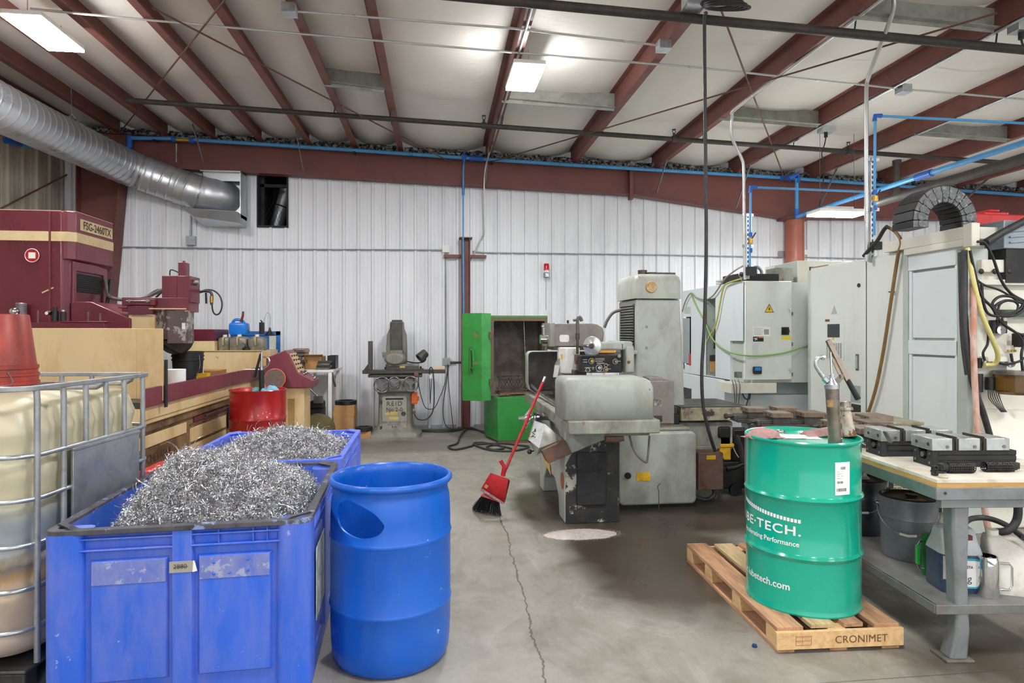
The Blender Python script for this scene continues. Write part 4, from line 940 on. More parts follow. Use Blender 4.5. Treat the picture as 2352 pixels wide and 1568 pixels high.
MB().tube([q(305, 748), q(315, 740), q(330, 740), q(345, 742)], .01, 8, k=4).build('oil_line', M['darksteel'], t)
# control console at the far right end, its profile seen from the side
CY0, CY1 = 8.28, 8.72
def cq(x, y): v = atY(x, y, CY0); return (v.x, v.z)
cp = [cq(611, 862), cq(611, 822), cq(655, 804), cq(663, 812), cq(684, 856), cq(720, 874), cq(716, 890), cq(655, 890)]
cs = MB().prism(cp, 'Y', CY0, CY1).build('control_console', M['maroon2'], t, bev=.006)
a, b = Vector((cp[3][0], 0, cp[3][1])), Vector((cp[4][0], 0, cp[4][1])); n_ = Vector((-(a.z - b.z), 0, -(b.x - a.x))).normalized() * -1
n_ = Vector(((a.z - b.z), 0, (b.x - a.x))).normalized()
o_ = [a + n_ * .003, b + n_ * .003]
kp = MB().add([o_[0] + Vector((0, CY0 + .02, 0)), o_[1] + Vector((0, CY0 + .02, 0)), o_[1] + Vector((0, CY1 - .02, 0)), o_[0] + Vector((0, CY1 - .02, 0))], [(0, 1, 2, 3)]).build('panel', M['tan'], cs)
mb = MB()
for i in range(4):
    for j in range(3):
        c_ = a.lerp(b, .14 + .22 * i) + Vector((0, CY0 + .08 + .13 * j, 0)); mb.cyl(c_ + n_ * .002, c_ + n_ * .018, .012, 10)
mb.build('knob', M['black'], kp)
v = [cp[4], cp[5]]; mb = MB()
for k in range(8): 
    f = random.random(); x = v[0][0] + (v[1][0] - v[0][0]) * f; z = v[0][1] + (v[1][1] - v[0][1]) * f; y = random.uniform(CY0 + .05, CY1 - .05)
    mb.ball((x, y, z + .012), .012, 8, (1.6, 1, .8))
mb.build('levers', M['steel'], cs)
MB().box(-1.93, -1.70, CY0 + .05, CY1, 0, cp[6][1] - .002).build('console_leg', M['tan'], t, bev=.006)
MB().box(-1.90, -1.82, CY0 + .045, CY0 + .05, .35, .72).build('leg_cover', mat('brown_cover', 'a5824f', .5), t)
# hydraulic cabinet and the oil shelf beyond the far guard
t2 = thing('hydraulic_tank', 'tan oil tank with a maroon and cream cabinet, behind the maroon grinder', 'tank', (-2.9, 9.6, 0))
MB().box(-3.6, -2.42, 9.30, 9.95, 0, 1.312).build('tank_body', M['tan'], t2, bev=.01)
MB().box(-3.6, -3.125, 9.3, 9.9, 1.3125, 1.45).build('cabinet_lower', M['cream'], t2); MB().box(-3.6, -3.125, 9.3, 9.9, 1.45, 1.615).build('cabinet_upper', M['maroon'], t2)
o = MB().box(-3.12, -2.39, 9.97, 9.98, 0, 1.59).box(-3.12, -2.39, 9.955, 9.97, 1.53, 1.59).box(-2.45, -2.39, 9.955, 9.97, 1.0, 1.59).build('tool_board', mat('blue_board', '2f6fb6', .5, 0, '24538a', .3, 6), None)
tag(o, 'blue framed tool board leaning on the wall behind the oil jugs', 'board')
MB().box(-2.55, -2.45, 9.955, 9.969, 1.0, 1.52).build('pale_panel', mat('pale_panel', 'c9d3c8', .5), o)
M['jug'] = mat('cloudy_jug', '8d887a', .35, 0, '55503f', .5, 6)
def jerry(label, x, y, z, w, h, d, m_, rz=0, grp=None):
    t = thing('oil_jug', label, 'jug', (x, y, z), rz, grp)
    mb = MB(); rr = [rrect(-w / 2, w / 2, -d / 2, d / 2, .03, 4)]
    def rg(s_, z_): return [(a * s_, b * s_, z_) for a, b in rr[0]]
    mb.loft([rg(.92, 0), rg(1, .02), rg(1, h * .78), rg(.9, h * .88), rg(.5, h * .96), rg(.2, h)]); mb.build('body', m_, t, W=False, ang=50)
    MB().lathe([(0, h - .01), (.028, h - .01), (.03, h + .025), (0, h + .028)], (0, -d * .1, 0), 16).build('cap', M['white'], t, W=False)
    MB().tube([(0, -d / 2 + .015, h * .93), (0, -d / 2 - .02, h * .84), (0, -d / 2 - .015, h * .45), (0, -d / 2 + .01, h * .4)], .016, 8, k=4).build('handle', mat('jug_grip', 'b3a684', .5, 0, '7d6e4a', .3, 8) if 'jgp' not in M else M['jgp'], t, W=False)
    M['jgp'] = bpy.data.materials['jug_grip']
    return t
jerry('cloudy grey oil jug at the left of three beside the cream cabinet', -3.04, 9.5, 1.3125, .16, .20, .2, M['jug'])
jerry('cloudy oil jug with pale cap in the middle, under the blue jug', -2.83, 9.46, 1.3125, .23, .205, .22, M['jug'])
jerry('cloudy oil jug at the right end of the oil shelf', -2.585, 9.46, 1.3125, .22, .205, .22, M['jug'])
t = thing('blue_jug', 'bright blue square jug with a red spout on top of the oil jugs', 'jug', (-2.865, 9.55, 1.547))
mb = MB(); rr = rrect(-.125, .125, -.09, .09, .025, 4); mb.loft([[(a * k, b * k, z) for a, b in rr] for k, z in ((.95, 0), (1, .012), (1, .13), (.96, .15), (.80, .165))]); mb.build('body', mat('bright_blue_plastic', '1a78d8', .35), t, W=False, ang=40)
MB().tube([(-.10, 0, .15), (-.07, 0, .20), (-.02, 0, .212), (.04, 0, .195), (.07, 0, .16)], .02, 8, k=4).build('handle', bpy.data.materials['bright_blue_plastic'], t, W=False)
MB().tube([(.03, -.02, .17), (.055, -.02, .27), (.06, -.02, .33)], [.02, .014], 10).build('spout', mat('dark_red_spout', '6e2a2a', .4), t, W=False)
o = MB().lathe([(0, 0), (.05, 0), (.052, .01), (.05, .03), (.02, .05), (.012, .075), (0, .075)], (0, 0, 0), 20).tube([(0, 0, .07), (-.05, 0, .10)], .004, 6).build('oil_can', M['black'], None); o.location = (-2.705, 9.33, 1.3205); tag(o, 'tiny black oil can on the shelf between the two oil jugs', 'oil can')
o = MB().prism(rrect(-.035, .035, -.025, .025, .008, 3), 'Z', 0, .17).cyl((0, 0, .17), (0, 0, .19), .012, 10).tube([(0, 0, .185), (-.02, 0, .205)], .008, 8).build('black_bottle', M['black'], None); o.location = (-2.55, 9.55, 1.547); tag(o, 'black flat bottle standing on the right oil jug', 'bottle')
o = MB().lathe([(.075, 0), (.078, .004), (.02, .075), (.012, .12), (.009, .12), (.016, .074), (.073, .004), (.075, 0)], (0, 0, 0), 20).build('funnel', M['black'], None); o.location = (-2.43, 9.52, 1.547 - .02); o.location.z = 1.3125 + .21; tag(o, 'black upturned funnel beside the black flat bottle', 'funnel')
MB().tube([(0, 0, .1), (-.02, .1, .3), (-.1, .2, .33), (-.12, .1, .17)], .003, 5, k=5).build('wire_hanger', M['steel'], o, W=False)
# things lying on the grinder's table
def roll(label, p, r, h):
    mb = MB(); mb.lathe([(r * .3, 0), (r, 0), (r * 1.01, h * .3), (r * .99, h * .7), (r, h), (r * .3, h), (r * .3, 0)], (0, 0, 0), 28); o = mb.build('paper_roll', M['paper'], None, ang=40); o.location = p; return tag(o, label, 'paper roll')
p = atY(414, 870, 6.02); roll('big white paper roll at the front of the grinder table', (-2.495, 6.34, 1.0005), .098, .215)
p = atY(455, 845, 7.4); roll('smaller white paper roll beside the black pail', (-2.62, 7.25, 1.0005), .065, .27)
p = atY(411, 830, 6.75); t = thing('black_pail', 'black ribbed plastic pail on the grinder table under the wheel guard', 'pail', (p.x, 6.98, 1.0005))
MB().lathe([(.001, 0), (.130, 0), (.135, .005), (.148, .27), (.156, .275), (.156, .29), (.149, .293), (.149, .31), (.157, .314), (.157, .328), (.150, .332), (.150, .35), (.156, .354), (.156, .366), (.148, .368), (.143, .3), (.128, .012), (.001, .012)], (0, 0, 0), 36).build('shell', M['black'], t, W=False)
MB().tube([(.14, -.07, .33), (.15, -.09, .2), (.12, -.12, .1), (.06, -.15, .05)], .003, 5, k=4).build('bail', M['steel'], t, W=False)
def bx(name, label, p, s_, m_, rz=0, cat='box', bev=.003):
    o = MB().box(-s_[0] / 2, s_[0] / 2, -s_[1] / 2, s_[1] / 2, 0, s_[2]).build(name, m_, None, bev=bev); o.location = p; o.rotation_euler = (0, 0, rz); return tag(o, label, cat)
p = atY(478, 868, 7.6); bx('wooden_box', 'low wooden box on the grinder table behind the yellow box', (p.x, 7.55, 1.0005), (.34, .3, .14), mat('old_wood_box', 'a9773f', .7, 0, '6d4722', .45, 5))
p = atY(450, 875, 6.5); bx('yellow_box', 'small yellow box on the grinder table beside the paper roll', (-2.47, 6.95, 1.0005), (.15, .1, .14), M['yellow'])
p = atY(395, 850, 6.4); bx('cardboard_box', 'opened cardboard box on the grinder table behind the stop bar', (-2.60, 6.22, 1.0005), (.12, .14, .26), M['card'])
o = MB().box(-.09, .09, -.06, .06, 0, .004).build('paper_pad', M['paper'], None); o.location = (p.x + .42, 7.55, 1.142); tag(o, 'white paper pad lying on the wooden box', 'paper')
# filter regulator, knob and jar behind the guard
t = thing('air_regulator', 'black air filter regulator on the maroon rail of the grinder', 'regulator', (-3.32, 5.98, 1.6655))
MB().cyl((-.03, 0, 0), (-.03, 0, .09), .026, 16).cyl((-.03, 0, .09), (-.03, 0, .125), .018, 14).cyl((.035, 0, 0), (.035, 0, .085), .024, 16).tube([(-.06, -.01, .07), (-.09, -.01, .075)], .018, 10).build('body', M['black'], t, W=False)
MB().cyl((-.085, -.012, .07), (-.085, -.03, .07), .014, 12).cyl((.035, 0, .085), (.035, 0, .10), .01, 10).build('gauge', M['white'], t, W=False)
p = atY(28, 720, 5.95); t = thing('strobe_knob', 'small chrome dome on a white block behind the tan guard', 'fixture', (p.x, 5.98, 1.6555))
MB().box(-.07, .07, -.02, .02, 0, .045).build('block', M['white'], t, W=False, bev=.004); MB().cyl((0, 0, .045), (0, 0, .065), .025, 14).ball((0, 0, .095), .04, 18, (1, 1, .9)).build('dome', M['chrome'], t, W=False)
p = atY(11, 690, 6.1); o = MB().lathe([(0, 0), (.045, 0), (.045, .17), (.04, .175), (0, .175)], (0, 0, 0), 24).build('tin_can', mat('tin_label', '8b7a78', .4, .4, '4d5a70', .5, 14), None); o.location = (p.x - .005, 6.33, 1.665); tag(o, 'tin can with a worn label at the left edge on the grinder', 'can')
MB().box(-3.98, -3.7, 6.2, 6.39, 1.6, 1.664).build('can_shelf', M['maroon'], G)
mb = MB()
for x, z in ((-3.49, 1.76), (-3.08, 1.75), (-2.98, 1.74)): MB().tube([(x, 5.98, 1.655), (x, 5.98, z)], .008, 8).build('stud', M['rust'], G)
# ------------------------------------------------------------------ red drum with its pump
M['reddrum'] = mat('red_drum_enamel', 'b01a1f', .3, .1, '6e1216', .35, 2, (1, 1, .4), mott=.12, coat=.3)
RC = cw(-2.772, 6.86); t = thing('red_drum', 'glossy red steel drum standing by the maroon grinder', 'drum', (RC.x, RC.y, 0))
pr = [(.001, .02), (.27, .02), (.283, .004), (.2925, 0), (.2945, .008), (.287, .03), (.287, .28)]
for hz in (.32, .64): pr += [(.287, hz - .02), (.292, hz - .012), (.297, hz), (.292, hz + .012), (.287, hz + .02)]
pr += [(.287, .92), (.2905, .932), (.2955, .938), (.2965, .946), (.2925, .952), (.285, .950), (.281, .94), (.277, .931), (.001, .931)]
MB().lathe(pr, (0, 0, 0), 56).build('shell', M['reddrum'], t, W=False)
dd = RC.x * SN + RC.y * CS - .1
q = lambda x, y: D(340 + x / 4.3565, 700 + y / 4.3565, dd)
t = thing('hand_pump', 'black hand pump with chrome spout standing in the red drum', 'pump', (q(1138, 858).x, q(1138, 858).y, .9315))
b_ = q(1138, 850); MB().tube([(b_.x, b_.y, .9325), q(1136, 650)], .028, 18).build('cylinder', M['black'], t)
MB().tube([q(1136, 655), q(1136, 620)], .024, 16).tube([q(1136, 640), q(1136, 470)], .011, 10).build('rod', M['chrome'], t)
MB().tube([q(1135, 640), q(1180, 620), q(1215, 570), q(1200, 530), q(1155, 520)], .010, 10, k=5).build('spout', M['chrome'], t)
MB().tube([q(1128, 490), q(1065, 725)], .014, 10).build('lever', M['black'], t)
M['bluerag'] = mat('blue_rag', '7fb0c8', .9, 0, '5a8aa4', .3, 14); M['tealrag'] = mat('teal_rag', '5fa9a0', .9, 0, '3f8078', .3, 14)
p = q(1215, 850); rag('shop_rag', 'pale blue rag at the right of the pump on the red drum', (p.x, p.y + .02, .9315), .20, .13, .06, .3, 9, M['bluerag'], 20)
p = q(1082, 850); rag('shop_rag', 'teal rag at the left of the pump on the red drum', (p.x, p.y + .02, .9315), .10, .10, .05, .3, 13, M['tealrag'], 16)
v = atY(631, 870, 8.2); t = thing('grinding_disc', 'orange rimmed abrasive disc leaning on the maroon console', 'disc', (v.x, 8.2, v.z))
MB().lathe([(0, .012), (.125, .012), (.125, -.012), (0, -.012)], (0, 0, 0), 36, Matrix.Rotation(R(80), 4, 'X')).build('abrasive', mat('abrasive_grit', '7b675f', .9, 0, '4c3d38', .6, 40, bump=.5), t, W=False)
MB().ring((0, 0, 0), .127, .007, 36, 8, Matrix.Rotation(R(80), 4, 'X')).build('rim', M['orange'], t, W=False)
# ================================================================== small green-grey grinder by the wall
YR = 9.62
def rq(x, y, dy=0.0): return atY(820 + x / 5.228, 720 + y / 5.228, YR + dy)
def rX(x, dy=0.0): return rq(x, 0, dy).x
def rZ(y, dy=0.0): return rq(450, y, dy).z
M['reid'] = mat('grey_green_iron', '828076', .5, .2, '4e4b44', .35, 3, (1, 1, .6), mott=.1)
M['reidl'] = mat('pale_iron_door', 'a5a398', .5, .1, '77736a', .35, 3)
M['reidd'] = mat('dark_iron', '55544f', .5, .4, '38342f', .4, 5)
t = thing('surface_grinder', 'small old grey green surface grinder against the white back wall', 'grinder', (rX(450), YR + .25, 0))
def ring_at(x0, x1, y0, y1, z, r=.05): return [(x, y, z) for x, y in rrect(x0, x1, y0, y1, r, 5)]
xa, xb = rX(250), rX(660); fa, fb = rX(125), rX(775)
ft = MB().loft([ring_at(fa, fb, YR - .12, YR + .58, 0, .1), ring_at(fa + .01, fb - .01, YR - .11, YR + .57, .05, .1), ring_at(fa + .09, fb - .09, YR - .06, YR + .5, .095, .08), ring_at(xa - .02, xb + .02, YR - .02, YR + .45, .13), ring_at(xa, xb, YR, YR + .42, .2), ring_at(xa + .01, xb - .01, YR, YR + .42, rZ(985)), ring_at(xa - .01, xb + .01, YR - .01, YR + .43, rZ(945))])
ft.build('pedestal', M['reid'], t, ang=40)
dr = MB().prism(rrect(rX(302), rX(598), rZ(1398), rZ(990), .03, 5), 'Y', YR - .018, YR + .002).build('door', M['reidl'], t, bev=.005)
MB().box(rX(345), rX(556), YR - .021, YR - .017, rZ(1032), rZ(1012)).build('slot', M['black'], dr)
m_ = mat('engraved_dark', '4c4640', .6); yy = YR - .0195
for txt, s_, x, y, kw in (('REID', .095, 450, 1082, dict(spacing=1.25, bold=.001)), ('No 2-0', .085, 450, 1152, dict(bold=.0008)), ('REID BROTHERS CO', .038, 448, 1303, dict(bold=.0003)), ('BEVERLY MASS', .030, 446, 1330, {}), ('M', .08, 446, 1368, dict(wide=1.3))):
    mb = MB(); o3 = rq(x, y); put_text(mb, txt, s_, lambda a, b: Vector((o3.x + a, yy, o3.z + b)), **kw); mb.build('lettering', m_, dr)
yt = mat('faded_yellow_tag', 'cdb25e', .6, 0, 'a08a4a', .3, 12)
MB().box(rX(405), rX(490), yy - .001, yy + .001, rZ(1214), rZ(1176)).build('yellow_tag', yt, dr); MB().box(rX(388), rX(497), yy - .001, yy + .001, rZ(1272), rZ(1238)).build('yellow_tag', yt, dr)
MB().lathe([(0, 0), (1, 0)], (0, 0, 0), 20, Matrix.Translation((rX(367), yy, rZ(1200))) @ Matrix.Rotation(R(90), 4, 'X') @ Matrix.Diagonal((.036, .02, 1, 1))).build('yellow_tag', yt, dr)
MB().ring((rX(558), YR - .03, rZ(1198)), .025, .008, 18, 8, Matrix.Rotation(R(90), 4, 'X')).cyl((rX(558), YR - .02, rZ(1198)), (rX(558), YR - .03, rZ(1198)), .02, 14).build('lock', M['reidd'], dr)
for y in (1055, 1367): MB().cyl((rX(288), YR - .02, rZ(y) - .025), (rX(288), YR - .02, rZ(y) + .025), .016, 12).build('hinge', M['reidd'], dr)
kn = MB().box(rX(240), rX(690), YR - .05, YR + .42, rZ(945), rZ(775)).build('knee', M['reid'], t, bev=.03, seg=3)
def hw(cx, cy, r, cover):
    h = MB(); c_ = rq(cx, cy, -.09); mx = Matrix.Rotation(R(90), 4, 'X')
    h.ring(c_, r, .011, 32, 8, mx); h.cyl(c_ + Vector((0, .05, 0)), c_ + Vector((0, -.02, 0)), .028, 16)
    for k in range(3):
        a = 2 * PI * k / 3 + .5; h.bar(c_, c_ + Vector((math.cos(a) * r, 0, math.sin(a) * r)), .03, .012, (0, 1, 0))
    if cover: h.lathe([(0, .0), (r * .75, .0)], (0, 0, 0), 28, Matrix.Translation(c_ + Vector((0, .015, 0))) @ mx)
    return h
hw(300, 855, .115, True).build('handwheel', M['steel'], t); hw(450, 830, .085, True).build('handwheel', M['steel'], t); hw(647, 845, .11, False).build('handwheel', M['steel'], t)
MB().box(rX(137), rX(782), YR - .06, YR + .16, rZ(762), rZ(727)).build('saddle', M['reidd'], t, bev=.006)
tb = MB().box(rX(70), rX(1062), YR - .08, YR + .14, rZ(718), rZ(675)).build('table', M['darksteel'], t, bev=.004)
MB().box(rX(570), rX(870), YR - .085, YR - .08, rZ(702), rZ(694)).box(rX(690), rX(740), YR - .10, YR - .08, rZ(752), rZ(690)).build('stop_dogs', M['rust'], tb)
MB().box(rX(385), rX(742), YR - .05, YR + .11, rZ(674), rZ(628)).box(rX(370), rX(800), YR - .06, YR + .12, rZ(674), rZ(660)).build('magnetic_chuck', M['reidd'], t, bev=.004)
MB().box(rX(385), rX(742), YR - .05, YR + .11, rZ(628), rZ(602)).build('chuck_top', M['steel'], t, bev=.003)
MB().box(rX(515), rX(580), YR - .053, YR - .05, rZ(648), rZ(628)).build('chuck_plate', yt, t)
MB().cyl(rq(340, 668), rq(340, 640), .012, 8).cyl(rq(765, 660), rq(765, 632), .015, 8).build('stud', M['black'], t)
MB().box(rX(135), rX(186), YR - .03, YR + .06, rZ(672), rZ(330)).prism([(rX(78), rZ(674)), (rX(137), rZ(674)), (rX(137), rZ(595))], 'Y', YR, YR + .03).build('end_guard', M['reidd'], t, bev=.003)
dy = .38
cl = [(355, 600), (352, 420), (362, 250), (395, 175), (397, 95), (560, 95), (563, 175), (590, 250), (598, 420), (600, 600)]
MB().prism([(rX(a, dy), rZ(b, dy)) for a, b in cl], 'Y', YR + .33, YR + .56).build('column', M['reid'], t, bev=.02, seg=3)
MB().box(rX(352, dy), rX(602, dy), YR + .2, YR + .57, rZ(690, .3), rZ(600, dy)).build('column_foot', M['reid'], t, bev=.01)
MB().box(rX(402, .3), rX(545, .3), YR + .29, YR + .34, rZ(520, .3), rZ(105, .3)).build('slide_cover', M['reidd'], t, bev=.008)
MB().box(rX(420, dy), rX(540, dy), YR + .33, YR + .5, rZ(95, dy), rZ(76, dy)).build('top_cap', mat('plum_cap', '5a3a48', .5), t)
hd = MB(); hd.lathe([(0, 0), (.16, 0), (.16, -.14), (.12, -.17), (0, -.17)], (0, 0, 0), 32, Matrix.Translation((rX(470, .2), YR + .06, rZ(535, .2))) @ Matrix.Rotation(R(-90), 4, 'X') @ Matrix.Diagonal((1, .62, 1, 1)))
hd.hexa([(rX(395, .1), YR + .06, rZ(470, .1)), (rX(395, .1), YR + .06, rZ(570, .1)), (rX(395, .1), YR + .2, rZ(570, .1)), (rX(395, .1), YR + .2, rZ(470, .1))], [(rX(300, .1), YR + .07, rZ(462, .1)), (rX(305, .1), YR + .07, rZ(520, .1)), (rX(305, .1), YR + .18, rZ(520, .1)), (rX(300, .1), YR + .18, rZ(462, .1))])
hd.box(rX(395, .2), rX(548, .2), YR + .05, YR + .35, rZ(550, .2), rZ(440, .2)); hd = hd.build('wheel_head', M['reid'], t, bev=.008)
c_ = rq(463, 545, -.09); MB().lathe([(0, 0), (.065, 0), (.065, -.03), (0, -.03)], (0, 0, 0), 28, Matrix.Translation(c_) @ Matrix.Rotation(R(90), 4, 'X')).build('grinding_wheel', mat('wheel_label_red', 'a85a58', .6), hd)
MB().ring(c_ + Vector((0, -.001, 0)), .05, .006, 24, 6, Matrix.Rotation(R(90), 4, 'X')).cyl(c_, c_ + Vector((0, -.012, 0)), .028, 16).build('wheel_nut', M['reidd'], hd)
MB().tube([rq(600, 575, .3), rq(690, 590, .2), rq(780, 585, .1), rq(820, 560, .05), rq(825, 535, .05)], .009, 8, k=5).build('lamp_arm', M['black'], t)
l0, l1 = rq(745, 540, .0), rq(830, 465, .05); u = (l1 - l0).normalized()
MB().lathe([(.072, 0), (.075, .005), (.066, .13), (.06, .145), (0, .145)], (0, 0, 0), 24, Matrix.Translation(l0) @ u.to_track_quat('Z', 'Y').to_matrix().to_4x4()).build('lamp_shade', M['reidd'], t)
MB().box(rX(652), rX(725), YR + .02, YR + .12, rZ(1088), rZ(952)).cyl(rq(730, 990, .07), rq(730, 1045, .07), .02, 12).build('switch_box', M['orange'], t, bev=.012, seg=3)
MB().tube([rq(678, 1088, .07), rq(678, 1140, .07)], .016, 8).tube([rq(685, 1170, .07), rq(685, 1205, .07)], .022, 12).build('cord_grip', M['rust'], t)
o = MB().box(rX(918), rX(1055), YR - .03, YR + .07, rZ(674), rZ(632)).build('power_supply', mat('cream_box', 'd8c9ac', .5, 0, 'a98f6a', .3, 8), None, bev=.004); tag(o, 'cream coloured power box on the right end of the grinder table', 'power supply')
def cord(name, label, pts, r=.006, m_='rubber', k=6, cat='cord', grp=None, n=7):
    o = MB().tube(pts, r, n, k=k).build(name, M[m_], None); return tag(o, label, cat, grp)
cord('electrical_cable', 'thick black cord drooping from the orange switch to the table of the small grinder', [rq(690, 1210, .05), rq(730, 1265, .0), rq(810, 1275, .0), rq(880, 1230, .0), rq(920, 1120, .0), rq(925, 900, .0), rq(915, 720, -.1), rq(905, 665, -.1), rq(885, 645, -.1), rq(870, 680, -.1), rq(872, 730, -.1)], .009)
cord('electrical_cable', 'thin dark cord looping from the grinder table up to the wall outlet', [rq(738, 760, -.05), rq(745, 880, 0), rq(790, 1060, .1), rq(840, 1140, .2), rq(930, 1130, .3), rq(990, 1010, .4), rq(1050, 860, .5), rq(1085, 700, .6), rq(1090, 590, .78)], .006)
cord('electrical_cable', 'thin dark cord hanging from the wall outlet down to the floor', [rq(1092, 580, .78), rq(1085, 760, .7), rq(1040, 1050, .65), rq(1038, 1250, .6), rq(1080, 1360, .5), rq(1150, 1385, .4)], .006)
cord('electrical_cable', 'thin dark cord falling straight beside the wall post', [rq(1095, 580, .78), rq(1100, 850, .75), rq(1130, 1150, .7), rq(1160, 1400, .5)], .006)
t = thing('wrench', 'long black forked hook hanging from the grinder table edge', 'hook', rq(885, 760, -.1))
MB().tube([rq(872, 780, -.09), rq(878, 1080, -.09)], .005, 6).tube([rq(898, 780, -.09), rq(878, 1080, -.09)], .005, 6).build('prongs', M['black'], t); MB().tube([rq(885, 735, -.09), rq(885, 780, -.09)], .018, 10).build('handle', M['white'], t)
# ------------------------------------------------------------------ green washer cabinet with its door swung open
M['grn'] = mat('chipped_green_enamel', '2f8a3c', .4, 0, '2a6a34', .3, 3, chips='8a6a4c', ct=.675, csc=5, mott=.06)
M['grnl'] = mat('green_enamel_edge', '44a052', .4, 0, '2f7a3c', .3, 3, chips='9aa890', ct=.70, csc=6)
M['inside'] = mat('sooty_inside', '8a827c', .7, .1, '5a4e46', .5, 3, mott=.2)  # grey-brown inner faces with darker mottling
M['rustg'] = mat('rust_edge', '6f5a4a', .8, .1, '42603a', .4, 8)
YG = 9.02
t = thing('washer_cabinet', 'rusty green parts washer cabinet with open door by the back wall', 'cabinet', (1.15, 9.4, 0))
zt, zb = 1.785, .66
gx0, gx1 = atY(1129, 800, YG).x, atY(1255, 800, YG).x
bd = MB().box(gx0, gx0 + .012, YG, 9.75, zb, zt).box(gx1 - .012, gx1, YG, 9.75, zb, zt).box(gx0, gx1, YG, 9.75, zt - .012, zt).box(gx0, gx1, 9.738, 9.75, zb, zt).box(gx0, gx1, YG, 9.75, zb - .012, zb).build('cabinet_body', M['inside'], t)
MB().box(gx0 - .014, gx0 + .03, YG - .03, YG + .005, zb, zt + .01).box(gx1 - .03, gx1 + .012, YG - .03, YG + .005, zb, zt + .01).box(gx0 + .03, gx1 - .03, YG - .03, YG + .005, zt - .05, zt + .01).build('door_frame', M['rustg'], t, bev=.004)
MB().box(gx0 - .013, gx1 + .013, YG - .02, 9.76, zt + .01, zt + .03).box(gx1, gx1 + .013, YG, 9.76, zb, zt + .01).build('green_skin', M['grn'], t)
mb = MB()
for i in range(9): mb.cyl((gx0 + .034, YG - .032, zb + .15 + i * .115), (gx0 + .034, YG - .04, zb + .15 + i * .115), .006, 6).cyl((gx1 - .034, YG - .032, zb + .15 + i * .115), (gx1 - .034, YG - .04, zb + .15 + i * .115), .006, 6)
mb.build('rivets', M['steel'], t)
p0, p1 = atY(1203, 740, YG + .3), atY(1210, 900, YG + .3); MB().tube([(p0.x, YG + .3, zt - .02), (p1.x, YG + .3, zb)], .02, 10).build('spray_pipe', M['steel'], t)
mb = MB(); bx0, bx1, bz0, bz1, by = gx0 + .13, gx1 - .2, .72, .90, YG + .22
for i in range(11):
    a = bx0 + (bx1 - bx0) * i / 10
    mb.tube([(a, by, bz0), (min(a + .1, bx1), by, bz1)], .005, 4).tube([(a, by, bz0), (max(a - .1, bx0), by, bz1)], .005, 4)
for z in (bz0, bz1): mb.tube([(bx0, by, z), (bx1, by, z), (bx1, by + .35, z), (bx0, by + .35, z)], .007, 5, closed=True)
mb.build('wire_basket', M['steel'], t)
MB().lathe([(.0, .0), (.27, .0), (.27, .03), (.24, .03), (.24, .012), (0, .012)], ((bx0 + bx1) / 2, YG + .38, zb + .005), 36).build('turntable', M['rust'], t)
fl = MB(); random.seed(2)
for k in range(9): fl.bar((gx0 + .08 + random.random() * .55, YG - .04 + random.random() * .15, zb + .01), (gx0 + .08 + random.random() * .55, YG - .04 + random.random() * .15, zb + .03), .05, .02)
fl.build('sludge', M['rust'], t, bev=.004)
# lower tank: the near corner is cut at an angle
lx0, lx1, lx2 = atZ(1118, 990, .05).x - .05, atY(1143, 950, 8.9).x, 1.50
MB().prism([(lx1, 8.88), (lx2, 8.88), (lx2, 9.7), (gx0 - .06, 9.7), (gx0 - .06, 9.32)], 'Z', .03, zb - .0125).build('lower_tank', M['grn'], t, bev=.006)
MB().prism([(lx1 + .01, 8.86), (lx2, 8.86), (lx2, 9.7), (gx0, 9.7), (gx0, 9.34)], 'Z', 0, .03).build('plinth', M['rust'], t)
# door: a shallow tub, hinged on the left jamb
dm = MB(); h0, h1 = atY(1128, 800, YG - .03).x - .004, 0
a0 = atY(1105, 800, 8.92); a1 = atY(1062, 800, 8.98)
pts = [(h0, YG - .035), (a0.x, 8.86), (a1.x, 8.98), (a1.x + .02, 9.03), (a0.x, 8.93), (h0 - .01, YG + .0)]
zd0, zd1 = .60, 1.845
dm.prism(pts[:3] + pts[3:], 'Z', zd0, zd1); dm = dm.build('door', [M['grn']], t, bev=.003)
v0, v1 = Vector((h0, YG - .037, 0)), Vector((a0.x, 8.857, 0)); mb = MB(); k_ = Vector((0, -.0015, 0))
mb.add([v0 + k_ + Vector((0, 0, zd0)), v1 + k_ + Vector((0, 0, zd0)), v1 + k_ + Vector((0, 0, zd1)), v0 + k_ + Vector((0, 0, zd1))], [(0, 1, 2, 3)]).build('door_flank', M['grnl'], dm)  # lighter green sheet over the angled strip, its light painted in
f0 = Vector((a0.x, 8.86, 0)); f1 = Vector((a1.x, 8.98, 0))
dq = lambda u, z, o=.0: f1.lerp(f0, u) + Vector((-.27 * o, -1 * o, z))
MB().bar(dq(.40, 1.02, .002), dq(.40, 1.37, .002), .012, .16 * (f0 - f1).length * 2.2, (0, 1, 0)).build('handle_plate', M['rustg'], dm)
MB().tube([dq(.42, 1.32, .004), dq(.50, 1.33, .05), dq(.60, 1.31, .05), dq(.62, 1.08, .05), dq(.58, 1.06, .05), dq(.46, 1.07, .004)], .009, 8).build('handle', M['grn'], dm)
for z in (.86, 1.53): MB().cyl((h0 - .006, YG - .07, z - .05), (h0 - .006, YG - .07, z + .05), .018, 10).build('hinge', M['rust'], dm)
